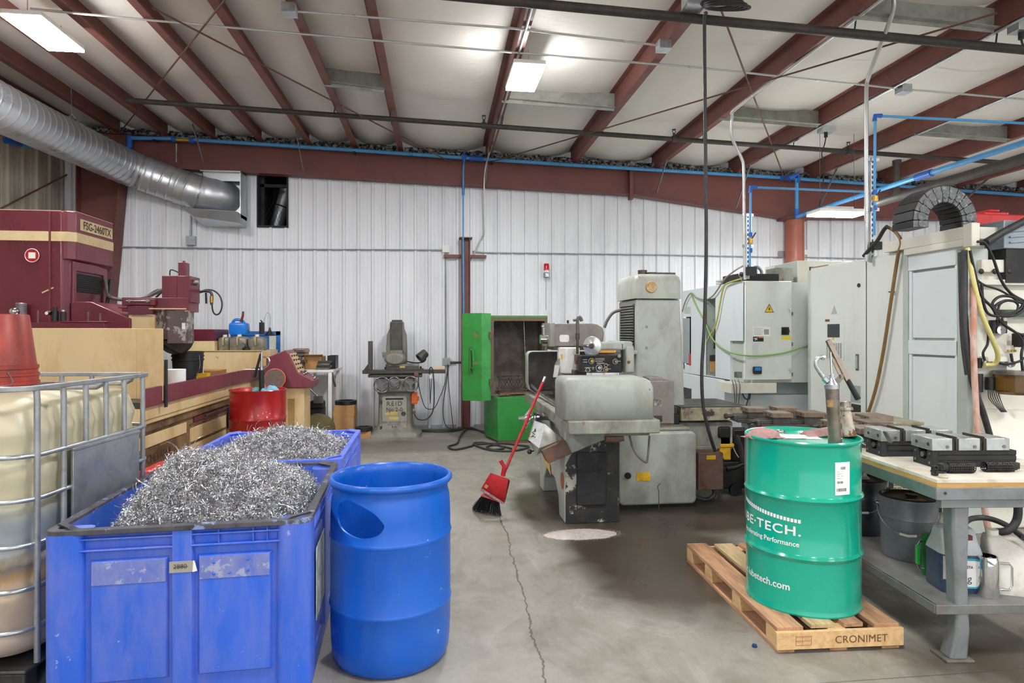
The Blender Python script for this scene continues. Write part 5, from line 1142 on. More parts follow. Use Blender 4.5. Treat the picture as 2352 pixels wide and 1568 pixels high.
# cardboard boxes and bench by the wall, left of the small grinder
YB = 9.75
t = thing('work_table', 'white steel table by the back wall behind the maroon console', 'table', (-1.8, 9.9, 0))
MB().box(-2.25, -1.52, 9.5, 10.3, .985, 1.02).build('top', M['white'], t, bev=.004)
for x in (-1.575, -2.2):
    for y in (9.53, 10.25): MB().box(x - .025, x + .025, y - .025, y + .025, 0, .985).build('leg', M['white'], t)
MB().bar((-1.56, 9.56, .99), (-1.56, 9.9, .75), .03, .03).build('brace', M['galv_dull'], t)
for i, (a, b, y, z1, m_, nm, lb_, ct) in enumerate(((672, 700, 9.62, 1.33, 'card', 'bin_box', 'cardboard tray box with steel bars at the left on the white table', 'box'), (698, 740, 9.7, 1.21, 'card', 'cardboard_box', 'open brown cardboard box in the middle of the white table', 'box'), (752, 770, 9.75, 1.22, 'black', 'black_case', 'black case standing at the right end of the white table', 'case'))):
    xa_, xb_ = atY(a, 820, y).x, atY(b, 820, y).x
    mb = MB().box(xa_, xb_, y, y + .3, 1.0205, 1.0255).box(xa_, xa_ + .006, y, y + .3, 1.0255, z1).box(xb_ - .006, xb_, y, y + .3, 1.0255, z1).box(xa_, xb_, y + .294, y + .3, 1.0255, z1).box(xa_, xb_, y, y + .006, 1.0255, z1 - (.12 if i == 0 else 0))
    if i == 1: mb.bar((xa_ - .02, y - .06, z1), (xb_, y - .07, z1 + .0), .005, .0) if False else mb.hexa([(xa_, y, z1 - .004), (xb_, y, z1 - .004), (xb_, y + .006, z1 - .004), (xa_, y + .006, z1 - .004)], [(xa_ - .03, y - .1, z1 + .03), (xb_ + .03, y - .1, z1 + .03), (xb_ + .03, y - .095, z1 + .035), (xa_ - .03, y - .095, z1 + .035)])
    tag(mb.build(nm, M[m_], None), lb_, ct)
x0_, x1_ = atY(674, 830, 9.62).x, atY(694, 830, 9.62).x
for k, z in enumerate((1.026, 1.075, 1.125, 1.175, 1.225, 1.275)):
    tag(MB().box(x0_ + .012 + .004 * (k % 2), x1_ + .03 * (k % 3), 9.55, 9.88, z, z + .042).build('steel_bar', M['steel'], None, bev=.003), 'stacked steel bars in the cardboard tray box on the white table', 'steel bar', 'steel bars in the tray box')
x0_, x1_ = atY(727, 830, 9.6).x, atY(758, 830, 9.6).x
for k in range(4): tag(MB().box(x0_ + .01 * k, x1_ + .02 * (k % 2), 9.53, 9.68, 1.0205 + .033 * k, 1.0505 + .033 * k).build('gauge_block', M['darksteel'] if k % 2 else M['steel'], None, bev=.002), 'flat steel plates stacked in front of the black case', 'steel plate', 'steel plates on the white table')
mb = MB()
dk = thing('shop_vise', 'dark metal clutter with a pale lever under the white table', 'vise', (-1.72, 9.2, 0))
MB().box(-1.86, -1.62, 9.15, 9.45, 0, .50).box(-1.80, -1.60, 9.1, 9.3, .50, .60).build('body', M['blackmatte'], dk, bev=.02); MB().tube([(-1.80, 9.08, .80), (-1.66, 9.08, .66)], .012, 8).box(-1.72, -1.60, 9.05, 9.12, .58, .68).build('lever', M['steel'], dk)
o = MB().lathe([(0, .1), (.2, .1), (.22, .06), (.22, -.06), (.2, -.1), (0, -.1)], (0, 0, 0), 28, Matrix.Rotation(R(80), 4, 'X')).build('rolled_drum', mat('dull_olive_drum', '6d6440', .6, .2, '4a4430', .4, 5), None); o.location = (-1.62, 8.85, .24); tag(o, 'dull olive drum lid standing on edge behind the farther blue bin', 'drum lid')
xb0, xb1 = atY(765, 960, YB).x, atY(812, 960, YB).x
bx('cardboard_box', 'plain cardboard box at the bottom of the stack by the wall', ((xb0 + xb1) / 2, 9.95, 0), (xb1 - xb0, .35, .30), M['card'])
bx('cardboard_box', 'flat cardboard box with white labels on the stack by the wall', ((xb0 + xb1) / 2, 9.95, .301), (xb1 - xb0 + .02, .33, .08), M['card'])
bx('cardboard_box', 'topmost flat cardboard box under the black ring by the wall', ((xb0 + xb1) / 2 + .005, 9.95, .382), (xb1 - xb0, .32, .08), M['card'])
def ringthing(label, c, r, h): 
    o = MB().lathe([(r, 0), (r, h), (r - .05, h), (r - .05, 0), (r, 0)], (0, 0, 0), 36).build('black_ring', M['black'], None, bev=.005); o.location = c; return tag(o, label, 'ring')
ringthing('black rubber ring on top of the cardboard stack by the wall', ((xb0 + xb1) / 2 + .01, 9.95, .463), .165, .06)
x_ = atZ(838, 1003, 0).x; bx('cardboard_box', 'small low cardboard box on the floor beside the old grinder', (x_ - .0, 9.62, 0), (.2, .2, .10), M['card']); ringthing('black rubber ring on the small box beside the old grinder', (x_ - .01, 9.62, .101), .13, .06)
# ================================================================== grey surface grinder in the middle
M['elb'] = mat('grey_green_machine_paint', 'b0b4ab', .38, 0, '7c7a70', .35, 2.2, (1, 1, .6), chips='5a4a3c', ct=.72, csc=14, mott=.05, bump=.04, bsc=30)
M['elbd'] = mat('worn_grey_paint', '9d9f94', .45, 0, '5d5850', .45, 3, (1, 1, .6), chips='8a5f40', ct=.66, csc=6, mott=.08)
M['elbblk'] = mat('flaking_black_paint', '2c2c2d', .55, .1, '4a4640', .3, 4, chips='b5b4a3', ct=.60, csc=4.0, mott=.2)
M['oilsteel'] = mat('oily_guard_inside', '6d6761', .45, .3, '3c3833', .5, 2.5, chips='9d988f', ct=.66, csc=3)
M['brownbox'] = mat('brown_grey_hammered', '8d8680', .5, .2, '6c625a', .3, 4, chips='8a4a2a', ct=.72, csc=6)
E0 = 5.05
t = thing('surface_grinder', 'large grey green surface grinder in the middle of the shop', 'grinder', (1.6, 5.6, 0)); EG = t
x0, x1 = 1.035, 1.495
# base casting with two feet and an arch along its side
prof = [(5.06, 0), (5.30, 0), (5.34, .16), (5.50, .27), (5.95, .27), (6.10, .14), (6.12, 0), (6.32, 0), (6.34, .78), (5.06, .78)]
MB().prism([(y, z) for y, z in prof], 'X', x0, x1).build('base', M['elb'], t, bev=.012)
fb = MB().add([(x0 + .005, 5.052, .005), (x1 - .003, 5.052, .005), (x1 - .003, 5.052, .66), (x1 - .10, 5.052, .69), (x0 + .06, 5.052, .58), (x0 + .005, 5.052, .48)], [(0, 1, 2, 3, 4, 5)]).build('black_front_paint', M['elbblk'], t)
fp = MB().box(atY(1325, 0, 5.03).x, atY(1392, 0, 5.03).x, 5.02, 5.05, .155, .585).build('front_cover', M['blackmatte'], t, bev=.006)
mb = MB(); put_text(mb, 'ELB', .062, lambda x, y: Vector((1.235 + x, 5.0185, .445 + y)), bold=.0015, wide=1.0)
for sg in (-1, 1):
    for k in range(3): mb.box(1.235 + sg * .06, 1.235 + sg * (.12 - .018 * abs(k - 1) * 1.3 - .006 * k), 5.0175, 5.0192, .425 + .02 * k, .432 + .02 * k)
mb.build('emblem', mat('embossed_black', '101011', .35), fp)
MB().lathe([(0, 0), (.07, 0)], (0, 0, 0), 24, Matrix.Translation((1.033, 5.16, .33)) @ Matrix.Rotation(R(-90), 4, 'Y')).build('round_cover', mat('rust_disc', '9a5a40', .7), t)
a_ = [atX(1247, 1050, 1.03), atX(1266, 1092, 1.03), atX(1263, 1066, 1.03)]
wt = MB().add([v + Vector((-.003, 0, 0)) for v in a_], [(0, 1, 2)]).build('warning_sticker', M['yellow'], t)
# hydraulic cabinet at the column side
cb = MB(); ca = rrect(1.587, 2.305, 0, .645, .05, 5)
MB().prism([(x, z + .035) for x, z in ca], 'Y', 5.39, 6.05).build('hydraulic_cabinet', M['elb'], t, bev=.02, seg=3)
MB().box(1.65, 2.27, 5.46, 6.0, .68, .71).build('cabinet_lid', M['elbd'], t, bev=.01)
MB().box(1.60, 2.29, 5.43, 6.0, 0, .035).build('cabinet_plinth', M['black'], t)
o3 = atY(1477, 1095, 5.388); MB().box(o3.x - .06, o3.x + .065, 5.384, 5.389, o3.z - .035, o3.z + .04).build('yellow_label', M['yellow'], t)
o3 = atY(1442, 1092, 5.385); MB().lathe([(0, .03), (.022, .03), (.03, .015), (.03, 0), (0, 0)], (0, 0, 0), 8, Matrix.Translation((o3.x, 5.39, o3.z)) @ Matrix.Rotation(R(90), 4, 'X')).build('knob', M['black'], t)
MB().tube([atY(1513, 1172, 5.387), atY(1513, 1128, 5.387), atY(1510, 1118, 5.387), atY(1517, 1110, 5.387)], .0035, 5, k=3).build('oil_streak', M['rust'], t)
rb = MB().box(2.325, 2.56, 5.40, 5.58, .15, .485).build('starter_box', M['rust'], t, bev=.008)
MB().box(2.40, 2.485, 5.396, 5.40, .425, .462).build('yellow_label', M['yellow'], rb)
MB().cyl((2.56, 5.47, .40), (2.59, 5.47, .40), .022, 12).build('switch_knob', M['black'], rb)
MB().tube([(2.50, 5.47, .15), (2.50, 5.46, .09), (2.44, 5.46, .05), (2.36, 5.48, .06), (2.32, 5.50, .09)], .02, 8, k=4).build('cable', M['rubber'], rb)
MB().box(2.31, 2.62, 5.65, 6.1, 0, .50).build('rear_base', M['elbd'], t, bev=.01)
MB().box(2.12, 2.80, 5.7, 6.3, .45, .72).build('rear_saddle', M['elbd'], t, bev=.02)
MB().box(2.25, 2.93, 5.62, 6.35, .74, .865).build('saddle_wing', mat('grimy_cream', 'b0a88f', .5, .1, '4a4033', .5, 5, chips='3c342c', ct=.62, csc=6), t, bev=.01)
MB().box(2.25, 2.92, 5.63, 6.34, .866, .872).build('oily_top', M['darksteel'], t)
# table, tray and the two splash guards
tr = MB().box(.97, 1.68, 4.60, 6.95, .80, .905).box(1.03, 1.62, 4.66, 6.9, .775, .80); tr.build('tray', M['elbd'], t, bev=.018, seg=3)
MB().box(1.08, 1.60, 4.72, 6.85, .906, .935).build('table', M['darksteel'], t, bev=.004)
MB().box(1.19, 1.52, 5.0, 6.45, .936, 1.0).build('magnetic_chuck', M['darksteel'], t, bev=.004); MB().box(1.195, 1.515, 5.005, 6.445, 1.0, 1.008).build('chuck_face', M['steel'], t)
MB().tube([(1.04, 5.0, .93), (1.04, 5.6, .935), (1.03, 6.3, .955), (1.01, 6.75, 1.0)], .014, 8, k=4).build('drain_pipe', M['steel'], t)
# near guard: rounded hood, open towards the wheel
gx0, gx1 = atY(1293, 900, 4.66).x, atY(1503, 900, 4.66).x
sec = []
def gprof(y):  # outline in XZ
    return rrect(gx0, gx1, .78, 1.222, .085, 6)
ol = [(gx1, .906), (gx1, 1.12)] + [(gx1 - .1 + .1 * math.cos(R(a)), 1.122 + .1 * math.sin(R(a))) for a in range(0, 91, 15)] + [(gx0 + .05 - .05 * math.sin(R(a)), 1.172 + .05 * math.cos(R(a))) for a in range(0, 91, 15)] + [(gx0, .906)]
rings = []
for y, s_ in ((4.64, .93), (4.648, .965), (4.67, .99), (4.70, 1.0), (4.98, 1.0)):
    cx, cz = (gx0 + gx1) / 2, 1.0
    rings.append([(cx + (x - cx) * s_ if s_ < 1 else x, y, .906 + (z - .906) * (s_ if s_ < 1 else 1)) for x, z in ol])
gm = MB(); n = len(ol); vs = [p for r in rings for p in r]
gm.add(vs, [tuple(range(n))] + [(i * n + j, i * n + j + 1, (i + 1) * n + j + 1, (i + 1) * n + j) for i in range(len(rings) - 1) for j in range(n - 1)])
o = gm.build('splash_guard', M['elb'], t, ang=50); sd = o.modifiers.new('t', 'SOLIDIFY'); sd.thickness = .006; sd.offset = -1
# far guard: oily inside face with a rolled rim
fx0 = .965
ol = [(1.66, 1.365), (fx0 + .05, 1.365)] + [(fx0 + .05 - .05 * math.sin(R(a)), 1.315 + .05 * math.cos(R(a))) for a in range(15, 91, 15)] + [(fx0, 1.02), (fx0 + .02, .95), (fx0 + .09, .907), (1.66, .907)]
MB().prism(ol, 'Y', 6.90, 6.91).build('splash_guard', M['oilsteel'], t)
fg = MB(); pl_ = [Vector((x, 6.72 if 0 < i < len(ol) - 1 else 6.9, z)) for i, (x, z) in enumerate(ol)]
n = len(ol); vs = [(x, y, z) for y in (6.70, 6.905) for x, z in ol[:-1]]; m_ = n - 1
o = fg.add(vs, [(i, i + 1, m_ + i + 1, m_ + i) for i in range(m_ - 1)]).build('guard_rim', M['elb'], t, ang=50); sd = o.modifiers.new('t', 'SOLIDIFY'); sd.thickness = .008
# column with louvres and cap
cx0, cx1, cy0, cy1 = 1.875, 2.315, 5.8, 6.38
MB().loft([[(cx0, cy0, .78), (cx1 + .05, cy0, .78), (cx1 + .05, cy1, .78), (cx0, cy1, .78)], [(cx0, cy0, 1.885), (cx1, cy0, 1.885), (cx1, cy1, 1.885), (cx0, cy1, 1.885)]]).build('column', M['elb'], t, bev=.02, seg=3)
cap = MB(); rr = lambda i, z: [(x, y, z) for x, y in rrect(cx0 - .025 + i, cx1 + .012 - i, cy0 - .03 + i, cy1 + .02 - i, .06, 5)]
cap.loft([rr(0, 1.89), rr(0, 2.06), rr(.012, 2.10), rr(.04, 2.125)]); cap = cap.build('column_cap', M['elb'], t, ang=50)
o3 = atY(1495, 659, cy0 - .03); MB().lathe([(0, .012), (.032, .012), (.05, .02), (.055, .01), (.055, 0), (0, 0)], (0, 0, 0), 28, Matrix.Translation(o3) @ Matrix.Rotation(R(90), 4, 'X')).build('dial', mat('tan_dial', 'c9a878', .4, 0, '9a7648', .3, 20), cap)
MB().ring(o3 + Vector((0, -.012, 0)), .048, .006, 28, 6, Matrix.Rotation(R(90), 4, 'X')).build('dial_ring', M['steel'], cap)
MB().cyl((1.99, 5.95, 2.12), (1.99, 5.95, 2.175), .045, 20).build('cap_plug', M['darksteel'], cap); MB().bar((2.02, 5.9, 2.14), (2.30, 5.9, 2.14), .03, .02).box(2.03, 2.10, 5.86, 5.95, 2.12, 2.15).build('lift_bar', M['darksteel'], cap)
lv = MB().box(cx0 - .006, cx0 + .002, 5.84, 6.30, 1.40, 1.84).build('louver_opening', M['black'], t)
mb = MB()
for k in range(17): mb.bar((cx0 - .012, 5.85, 1.415 + k * .026), (cx0 - .012, 6.29, 1.415 + k * .026), .014, .005, (.4, 0, 1))
mb.build('slat', M['elbd'], lv)
MB().box(cx0 - .05, cx0 + .0, 5.75, 6.32, 1.36, 1.395).build('louver_sill', M['elb'], t, bev=.008)
for z in (1.62, 1.42): MB().cyl((1.98, cy0 - .004, z), (1.98, cy0 + .002, z), .014, 12).build('plug', M['steel'], t)
# spindle housing, wheel guard, coolant line
hy = 5.98
hp = [(1.10, 1.432), (1.60, 1.432), (1.615, 1.56), (1.60, 1.61), (1.55, 1.645), (1.49, 1.655), (1.10, 1.655)]
wh = MB().prism(hp, 'Y', hy, 6.42).build('spindle_housing', M['brownbox'], t, bev=.008)
MB().box(1.075, 1.125, hy - .01, 6.43, 1.43, 1.66).build('end_plate', M['elbd'], wh, bev=.003); MB().box(1.12, 1.55, hy + .02, 6.40, 1.395, 1.432).build('slide', M['darksteel'], wh)
MB().prism(rrect(1.17, 1.265, 1.475, 1.545, .02, 3), 'Y', hy - .006, hy + .002).build('pale_plate', M['white'], wh)
MB().cyl((1.0, 6.1, 1.50), (1.08, 6.1, 1.50), .045, 20).cyl((1.04, 6.1, 1.54), (1.04, 6.1, 1.62), .008, 8).ball((1.03, 6.1, 1.63), .018, 10).build('dresser_knob', M['chrome'], wh)
MB().cyl((1.3, 6.2, 1.655), (1.3, 6.2, 1.69), .012, 8).build('bolt', M['black'], wh)
wg = MB(); wg.prism([(1.155, 5.93), (1.215, 5.86), (1.345, 5.86), (1.345, 6.02), (1.155, 6.02)], 'Z', 1.175, 1.425); wg = wg.build('wheel_guard', M['white'], t, bev=.012)
MB().bar((1.18, 5.895, 1.31), (1.18, 5.895, 1.36), .02, .002).build('yellow_tag', M['yellow'], wg)
MB().hexa([(1.10, 5.9, 1.14), (1.135, 5.9, 1.14), (1.135, 5.94, 1.14), (1.10, 5.94, 1.14)], [(1.115, 5.9, 1.255), (1.16, 5.9, 1.255), (1.16, 5.94, 1.255), (1.115, 5.94, 1.255)]).build('guard_flap', M['white'], wg)
MB().lathe([(0, -.03), (.14, -.03), (.14, .03), (0, .03)], (0, 0, 0), 32, Matrix.Translation((1.26, 5.95, 1.22)) @ Matrix.Rotation(R(90), 4, 'X')).build('grinding_wheel', mat('wheel_grey', '8f8d88', .8), t)
q = lambda x, y: atY(1190 + x / 5.0585, 700 + y / 5.0585, 5.70)
MB().tube([q(640, 178), q(690, 172)], .012, 8).tube([q(740, 190), q(725, 150), q(700, 145), q(690, 200), q(692, 330)], .016, 10, k=4).build('coolant_hose', M['greyhose'], t)
MB().tube([q(690, 330), q(690, 400)], .02, 10).tube([q(690, 400), q(688, 570)], .013, 10).build('coolant_pipe', M['darksteel'], t)
MB().bar(q(700, 410), q(630, 465), .012, .012).build('valve_lever', M['chrome'], t)
MB().box(q(662, 0).x, q(722, 0).x, 5.66, 5.74, q(0, 690).z, q(0, 578).z).build('pipe_clamp', M['rust'], t, bev=.004); MB().cyl(q(690, 690), q(690, 770), .014, 10).build('lower_pipe', M['steel'], t)
MB().box(q(635, 0).x, q(745, 0).x, 5.65, 5.76, q(0, 850).z, q(0, 755).z).build('nozzle_block', M['darksteel'], t, bev=.004)
MB().tube([q(655, 680), q(740, 665)], .008, 8).build('clamp_screw', M['chrome'], t)
MB().tube([atY(1388, 752, 6.2), atY(1395, 735, 6.2), atY(1408, 718, 6.2), atY(1425, 712, 6.2)], .016, 8, k=4).build('head_hose', M['greyhose'], t)
# swing arm, handwheel and control panel
pY = 5.40
q = lambda x, y, dy=0: atY(1190 + x / 5.0585, 700 + y / 5.0585, pY + dy)
ar = MB().box(q(930, 0).x, q(1250, 0).x, pY + .02, pY + .16, q(0, 530).z, q(0, 432).z).build('swing_arm', M['elb'], t, bev=.02, seg=3)
MB().box(q(1190, 0).x, q(1345, 0).x, pY + .02, pY + .45, q(0, 530).z, q(0, 425).z).build('arm_root', M['elb'], t, bev=.02, seg=3)
MB().box(q(1255, 0).x, q(1355, 0).x, pY, pY + .2, q(0, 805).z, q(0, 480).z).build('arm_drop', M['elb'], t, bev=.02, seg=3)
MB().ball(q(1285, 665, -.0), .016, 10, (1, .4, 1)).build('plug', M['rust'], t)
hc = q(865, 475, -.06); mx = Matrix.Translation(hc) @ Matrix.Rotation(R(-28), 4, 'Z') @ Matrix.Rotation(R(90), 4, 'X')
MB().lathe([(0, .05), (.02, .05), (.03, .03), (.06, .02), (.078, .012), (.084, 0), (.08, -.014), (.06, -.02), (0, -.02)], (0, 0, 0), 36, mx).build('handwheel', mat('polished_wheel', 'd2d3d4', .22, .65), t)
MB().lathe([(0, .062), (.016, .062), (.024, .045), (.024, .02)], (0, 0, 0), 16, mx).build('hub', M['darksteel'], t)
MB().tube([hc + Vector((-.05, -.03, .0)), hc + Vector((-.07, -.035, .0)), hc + Vector((-.115, -.1, .005))], [.016, .009], 10).build('crank_handle', M['steel'], t)
MB().box(hc.x - .05, hc.x + .03, hc.y + .03, hc.y + .1, hc.z - .085, hc.z + .05).build('wheel_bracket', M['elb'], t, bev=.02)
pn = MB().box(q(745, 0).x, q(1225, 0).x, pY + .05, pY + .19, q(0, 800).z, q(0, 595).z).build('control_panel', M['blackmatte'], t, bev=.006)
MB().box(q(950, 0).x, q(1140, 0).x, pY + .03, pY + .15, q(0, 560).z, q(0, 530).z).build('amber_strip', mat('amber_strip', 'd69a3a', .4), t)
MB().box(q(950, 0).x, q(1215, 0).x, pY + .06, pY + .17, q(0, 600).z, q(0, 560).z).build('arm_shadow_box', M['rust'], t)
wm = mat('panel_white_print', 'c9c9c2', .6); mb = MB(); py_ = pY + .048
rot = Matrix.Rotation(R(90), 4, 'X')
for x, y, r in ((868, 655, .024), (1148, 660, .022), (957, 735, .028), (1038, 705, .014), (1035, 755, .020), (825, 760, .018)):
    c_ = q(x, y); c_.y = py_; mb.ring(c_, r, .0025, 24, 5, rot)
for x0_, x1_, y0_, y1_ in ((910, 1020, 628, 634), (910, 1020, 645, 650), (910, 1000, 662, 668), (930, 1020, 682, 690), (770, 820, 640, 646), (770, 820, 668, 674), (790, 860, 735, 740), (875, 900, 735, 742), (880, 895, 752, 758), (1060, 1080, 703, 708), (1065, 1095, 752, 757), (1172, 1208, 660, 666), (925, 1010, 782, 787), (790, 860, 775, 780)):
    mb.box(q(x0_, 0).x, q(x1_, 0).x, py_ - .001, py_ + .002, q(0, y1_).z, q(0, y0_).z)
mb.build('markings', wm, pn)
for x, y, r, m_ in ((868, 655, .014, 'brass'), (1148, 660, .013, 'steel'), (957, 735, .016, 'chrome'), (1035, 755, .013, 'brass'), (825, 760, .011, 'darksteel'), (1038, 705, .008, 'black')):
    c_ = q(x, y); c_.y = py_; MB().cyl(c_, c_ + Vector((0, -.018, 0)), r, 14).build('knob', M[m_], pn)
MB().cyl(q(1165, 590), q(1165, 590) + Vector((.0, -.03, 0)), .016, 14).build('lamp', M['steel'], pn)
# brown electrical box on the column foot
q = lambda x, y: atY(1190 + x / 5.0585, 700 + y / 5.0585, 5.55)
bb = MB().box(q(1490, 0).x, q(1815, 0).x, 5.55, 5.79, q(0, 1410).z, q(0, 900).z).box(q(1545, 0).x, q(1705, 0).x, 5.60, 5.79, q(0, 905).z, q(0, 862).z).build('electrical_box', M['brownbox'], t, bev=.006)
MB().box(q(1580, 0).x, q(1672, 0).x, 5.545, 5.55, q(0, 1200).z, q(0, 1115).z).build('rating_plate', mat('rating_plate', '55514d', .5, 0, 'c8c6c0', .5, 25), bb)
sk = MB().box(q(1578, 0).x, q(1672, 0).x, 5.543, 5.55, q(0, 1380).z, q(0, 1312).z).build('socket_plate', M['darksteel'], bb)
for x in (1600, 1642): MB().cyl(q(x, 1345) + Vector((0, -.009, 0)), q(x, 1345), .013, 12).build('socket', M['black'], sk)
MB().box(q(1500, 0).x, q(1815, 0).x, 5.56, 5.79, q(0, 1440).z, q(0, 1410).z).build('rust_strip', M['rust'], bb)
MB().box(1.72, 2.24, 5.63, 6.2, .71, .80).build('cross_slide', M['black'], t, bev=.01)
q = lambda x, y: atY(1190 + x / 4.4377, 960 + y / 4.4377, 4.72)
MB().tube([q(1135, 180), q(1165, 290), q(1215, 380), q(1290, 445), q(1318, 420), q(1340, 180)], .0085, 8, k=5).build('drain_hose', M['greyhose'], t)
MB().tube([q(890, 205), q(1000, 210), q(1070, 195)], .03, 10).build('pipe_union', M['rust'], t)
# operator side: hopper box, rusty valve box, levers
q = lambda x, y, d=5.30: D(1190 + x / 4.4377, 960 + y / 4.4377, d)
hp = MB(); A, B, C_, E_ = q(165, 20, 5.5), q(100, 225, 5.35), q(215, 305, 5.15), q(275, 60, 5.25); F_, H_ = q(440, 200, 5.30), q(450, 215, 5.2)
MB().add([A, B, C_, E_], [(0, 1, 2, 3)]).build('hopper_mouth', mat('white_tray', 'cfd2d2', .4, 0, '8e8f8c', .3, 20), t)
o = MB().add([A, B, C_, E_, F_, H_, q(345, 25, 5.5), q(190, 380, 5.2)], [(3, 2, 5, 4), (0, 3, 4, 6), (1, 7, 2), (2, 7, 5), (0, 6, 7, 1), (6, 4, 5, 7)]).build('hopper', M['elbd'], t); sd = o.modifiers.new('t', 'SOLIDIFY'); sd.thickness = .006
mb = MB(); random.seed(9)
for k in range(7):
    a = random.uniform(.3, .7); c_ = A.lerp(C_, a).lerp(B, random.uniform(.1, .5)) + Vector((0, -.01, .005)); mb.bar(c_, c_ + Vector((random.uniform(-.03, .03), 0, random.uniform(-.03, .03))), .008, .006)
mb.build('toggles', M['black'], t)
pA, pB = q(240, 330, 5.12), q(480, 225, 5.12); u = (pB - pA); w = Vector((.0, .16, 0)); dn = q(310, 465, 5.12) - pA
MB().hexa([pA + dn, pB + dn, pB + dn + w, pA + dn + w], [pA, pB, pB + w, pA + w]).build('valve_box', M['rust'], t, bev=.004)
q = lambda x, y, d=5.6: D(1060 + x / 4.3565, 840 + y / 4.3565, d)
MB().tube([q(570, 525), q(640, 520)], [.012, .018], 12).tube([q(640, 520), q(700, 520), q(780, 512)], .010, 10).ball(q(735, 520), .02, 12).build('crank', M['chrome'], t)
MB().lathe([(0, .03), (.03, .03), (.06, .012), (.095, .0), (.095, -.01), (0, -.01)], (0, 0, 0), 28, Matrix.Translation(q(662, 520, 5.65)) @ Matrix.Rotation(R(-75), 4, 'Y')).build('handwheel', M['chrome'], t)
MB().tube([q(755, 500, 5.7), q(950, 530, 5.5)], .03, 10).box(q(750, 0).x, q(850, 0).x, 5.60, 5.72, q(0, 560).z, q(0, 480).z).build('feed_gear', M['darksteel'], t, bev=.004)
MB().tube([q(708, 590), q(715, 555)], .012, 10).tube([q(810, 470, 5.6), q(825, 500, 5.6)], .016, 10).tube([q(920, 515, 5.4), q(925, 560, 5.4)], .012, 10).build('stop_pins', M['chrome'], t)
k0 = q(680, 858, 5.35); MB().ball(k0, .022, 14).tube([k0, q(720, 850, 5.38)], .006, 8).build('ball_lever', M['black'], t)
# ------------------------------------------------------------------ broom with its dustpan, leaning on the grinder
q = lambda x, y, d=5.36: D(1060 + x / 4.3565, 840 + y / 4.3565, d)
t = thing('broom', 'red broom with black bristles and clipped dustpan leaning on the grinder', 'broom', (.42, 5.36, 0))
top, bot = q(838, 108, 5.52), q(420, 1090, 5.36)
MB().tube([bot, top.lerp(bot, .06)], .0125, 12).build('handle', M['redp'], t); MB().tube([top.lerp(bot, .055), top], .0115, 12).build('handle_tip', M['galv'], t)
u = (top - bot).normalized(); sdv = Vector((u.z, 0, -u.x)).normalized(); fwd = u.cross(sdv).normalized()
hd0 = q(290, 1310, 5.36)
MB().hexa([q(188, 1300, 5.33), q(385, 1370, 5.33), q(385, 1370, 5.40), q(188, 1300, 5.40)], [q(225, 1270, 5.34), q(370, 1330, 5.34), q(370, 1330, 5.39), q(225, 1270, 5.39)]).build('broom_head', M['redp'], t, bev=.004)
br = MB(); random.seed(11)
for i in range(420):
    a = random.random(); b = random.uniform(5.335, 5.395); p0 = q(195 + 185 * a, 1305 + 62 * a, b)
    lx, ly = 105 + 290 * a + random.uniform(-6, 6), 1425 + 60 * a + random.uniform(-8, 14)
    p1 = atZ(1060 + lx / 4.3565, 840 + ly / 4.3565, random.uniform(.003, .02)); p1.y += (b - 5.365) * 2.0
    pm = p0.lerp(p1, .55) + Vector((-.004, 0, .004)); br.tube([p0, pm, p1], .0016, 3, cap=False)
br.build('bristles', M['blackmatte'], t)
DPl = 5.31
pan = MB(); P_ = [q(290, 1068, DPl), q(470, 1130, DPl), q(425, 1375, DPl - .02), q(195, 1230, DPl - .02)]; bk = Vector((0, .05, .0))
pan.add(P_ + [q(335, 1085, DPl - .03), q(485, 1150, DPl + .05), q(435, 1365, DPl + .05), q(225, 1225, DPl + .05), q(300, 1070, DPl + .05)], [(0, 1, 2, 3), (1, 5, 6, 2), (0, 8, 5, 1), (0, 3, 7, 8)])
o = pan.build('dustpan', M['redp'], t); sd = o.modifiers.new('t', 'SOLIDIFY'); sd.thickness = .004
MB().bar(q(195, 1235, DPl - .024), q(425, 1380, DPl - .024), .003, .02).build('pan_lip', mat('scraped_lip', '8a6f6f', .6, .1, 'c9c4c0', .4, 30), o)
MB().bar(q(235, 1195, DPl - .022), q(262, 1215, DPl - .022), .002, .03).build('pan_sticker', M['card'], o)
MB().tube([q(415, 1100, DPl), q(430, 1010, DPl)], .02, 12).tube([q(430, 1010, DPl), q(405, 975, DPl), q(390, 945, DPl)], [.014, .018], 10).build('pan_grip', M['redp'], o)
# absorbent powder spilled in front of the grinder's foot
random.seed(21); mb = MB(); PC = Vector((1.10, 4.775, 0))
def pf(u, v):
    a = 2 * PI * u; k = 1 + .12 * mnoise.noise((math.cos(a) * 2, math.sin(a) * 2, 4)) + .05 * mnoise.noise((math.cos(a) * 9, math.sin(a) * 9, 1)); r = v
    return (PC.x + .285 * k * r * math.cos(a), PC.y + .125 * k * r * math.sin(a), .001 + .024 * (1 - r ** 2) + .008 * mnoise.noise((r * 6 * math.cos(a), r * 6 * math.sin(a), 0)) * (1 - r))
mb.grid(pf, 90, 16)
for i in range(4200):
    a = random.uniform(0, 2 * PI); r = random.betavariate(4, 2.6) * 1.3; x, y = PC.x + .28 * r * math.cos(a), PC.y + .125 * r * math.sin(a); h = random.uniform(.0007, .0018)
    z = .001 + max(0, .024 * (1 - r * r)); mb.add([(x - h, y - h, z), (x + h, y - h, z), (x, y + h, z), (x, y, z + h * 1.5)], [(0, 1, 3), (1, 2, 3), (2, 0, 3)])
tag(mb.build('absorbent_powder', mat('pinkish_absorbent', 'cdc2bb', .95, 0, 'a89c94', .3, 30, bump=.6, bsc=300)), 'pile of pinkish white absorbent powder on the floor before the grinder foot', 'powder', None, 'stuff')
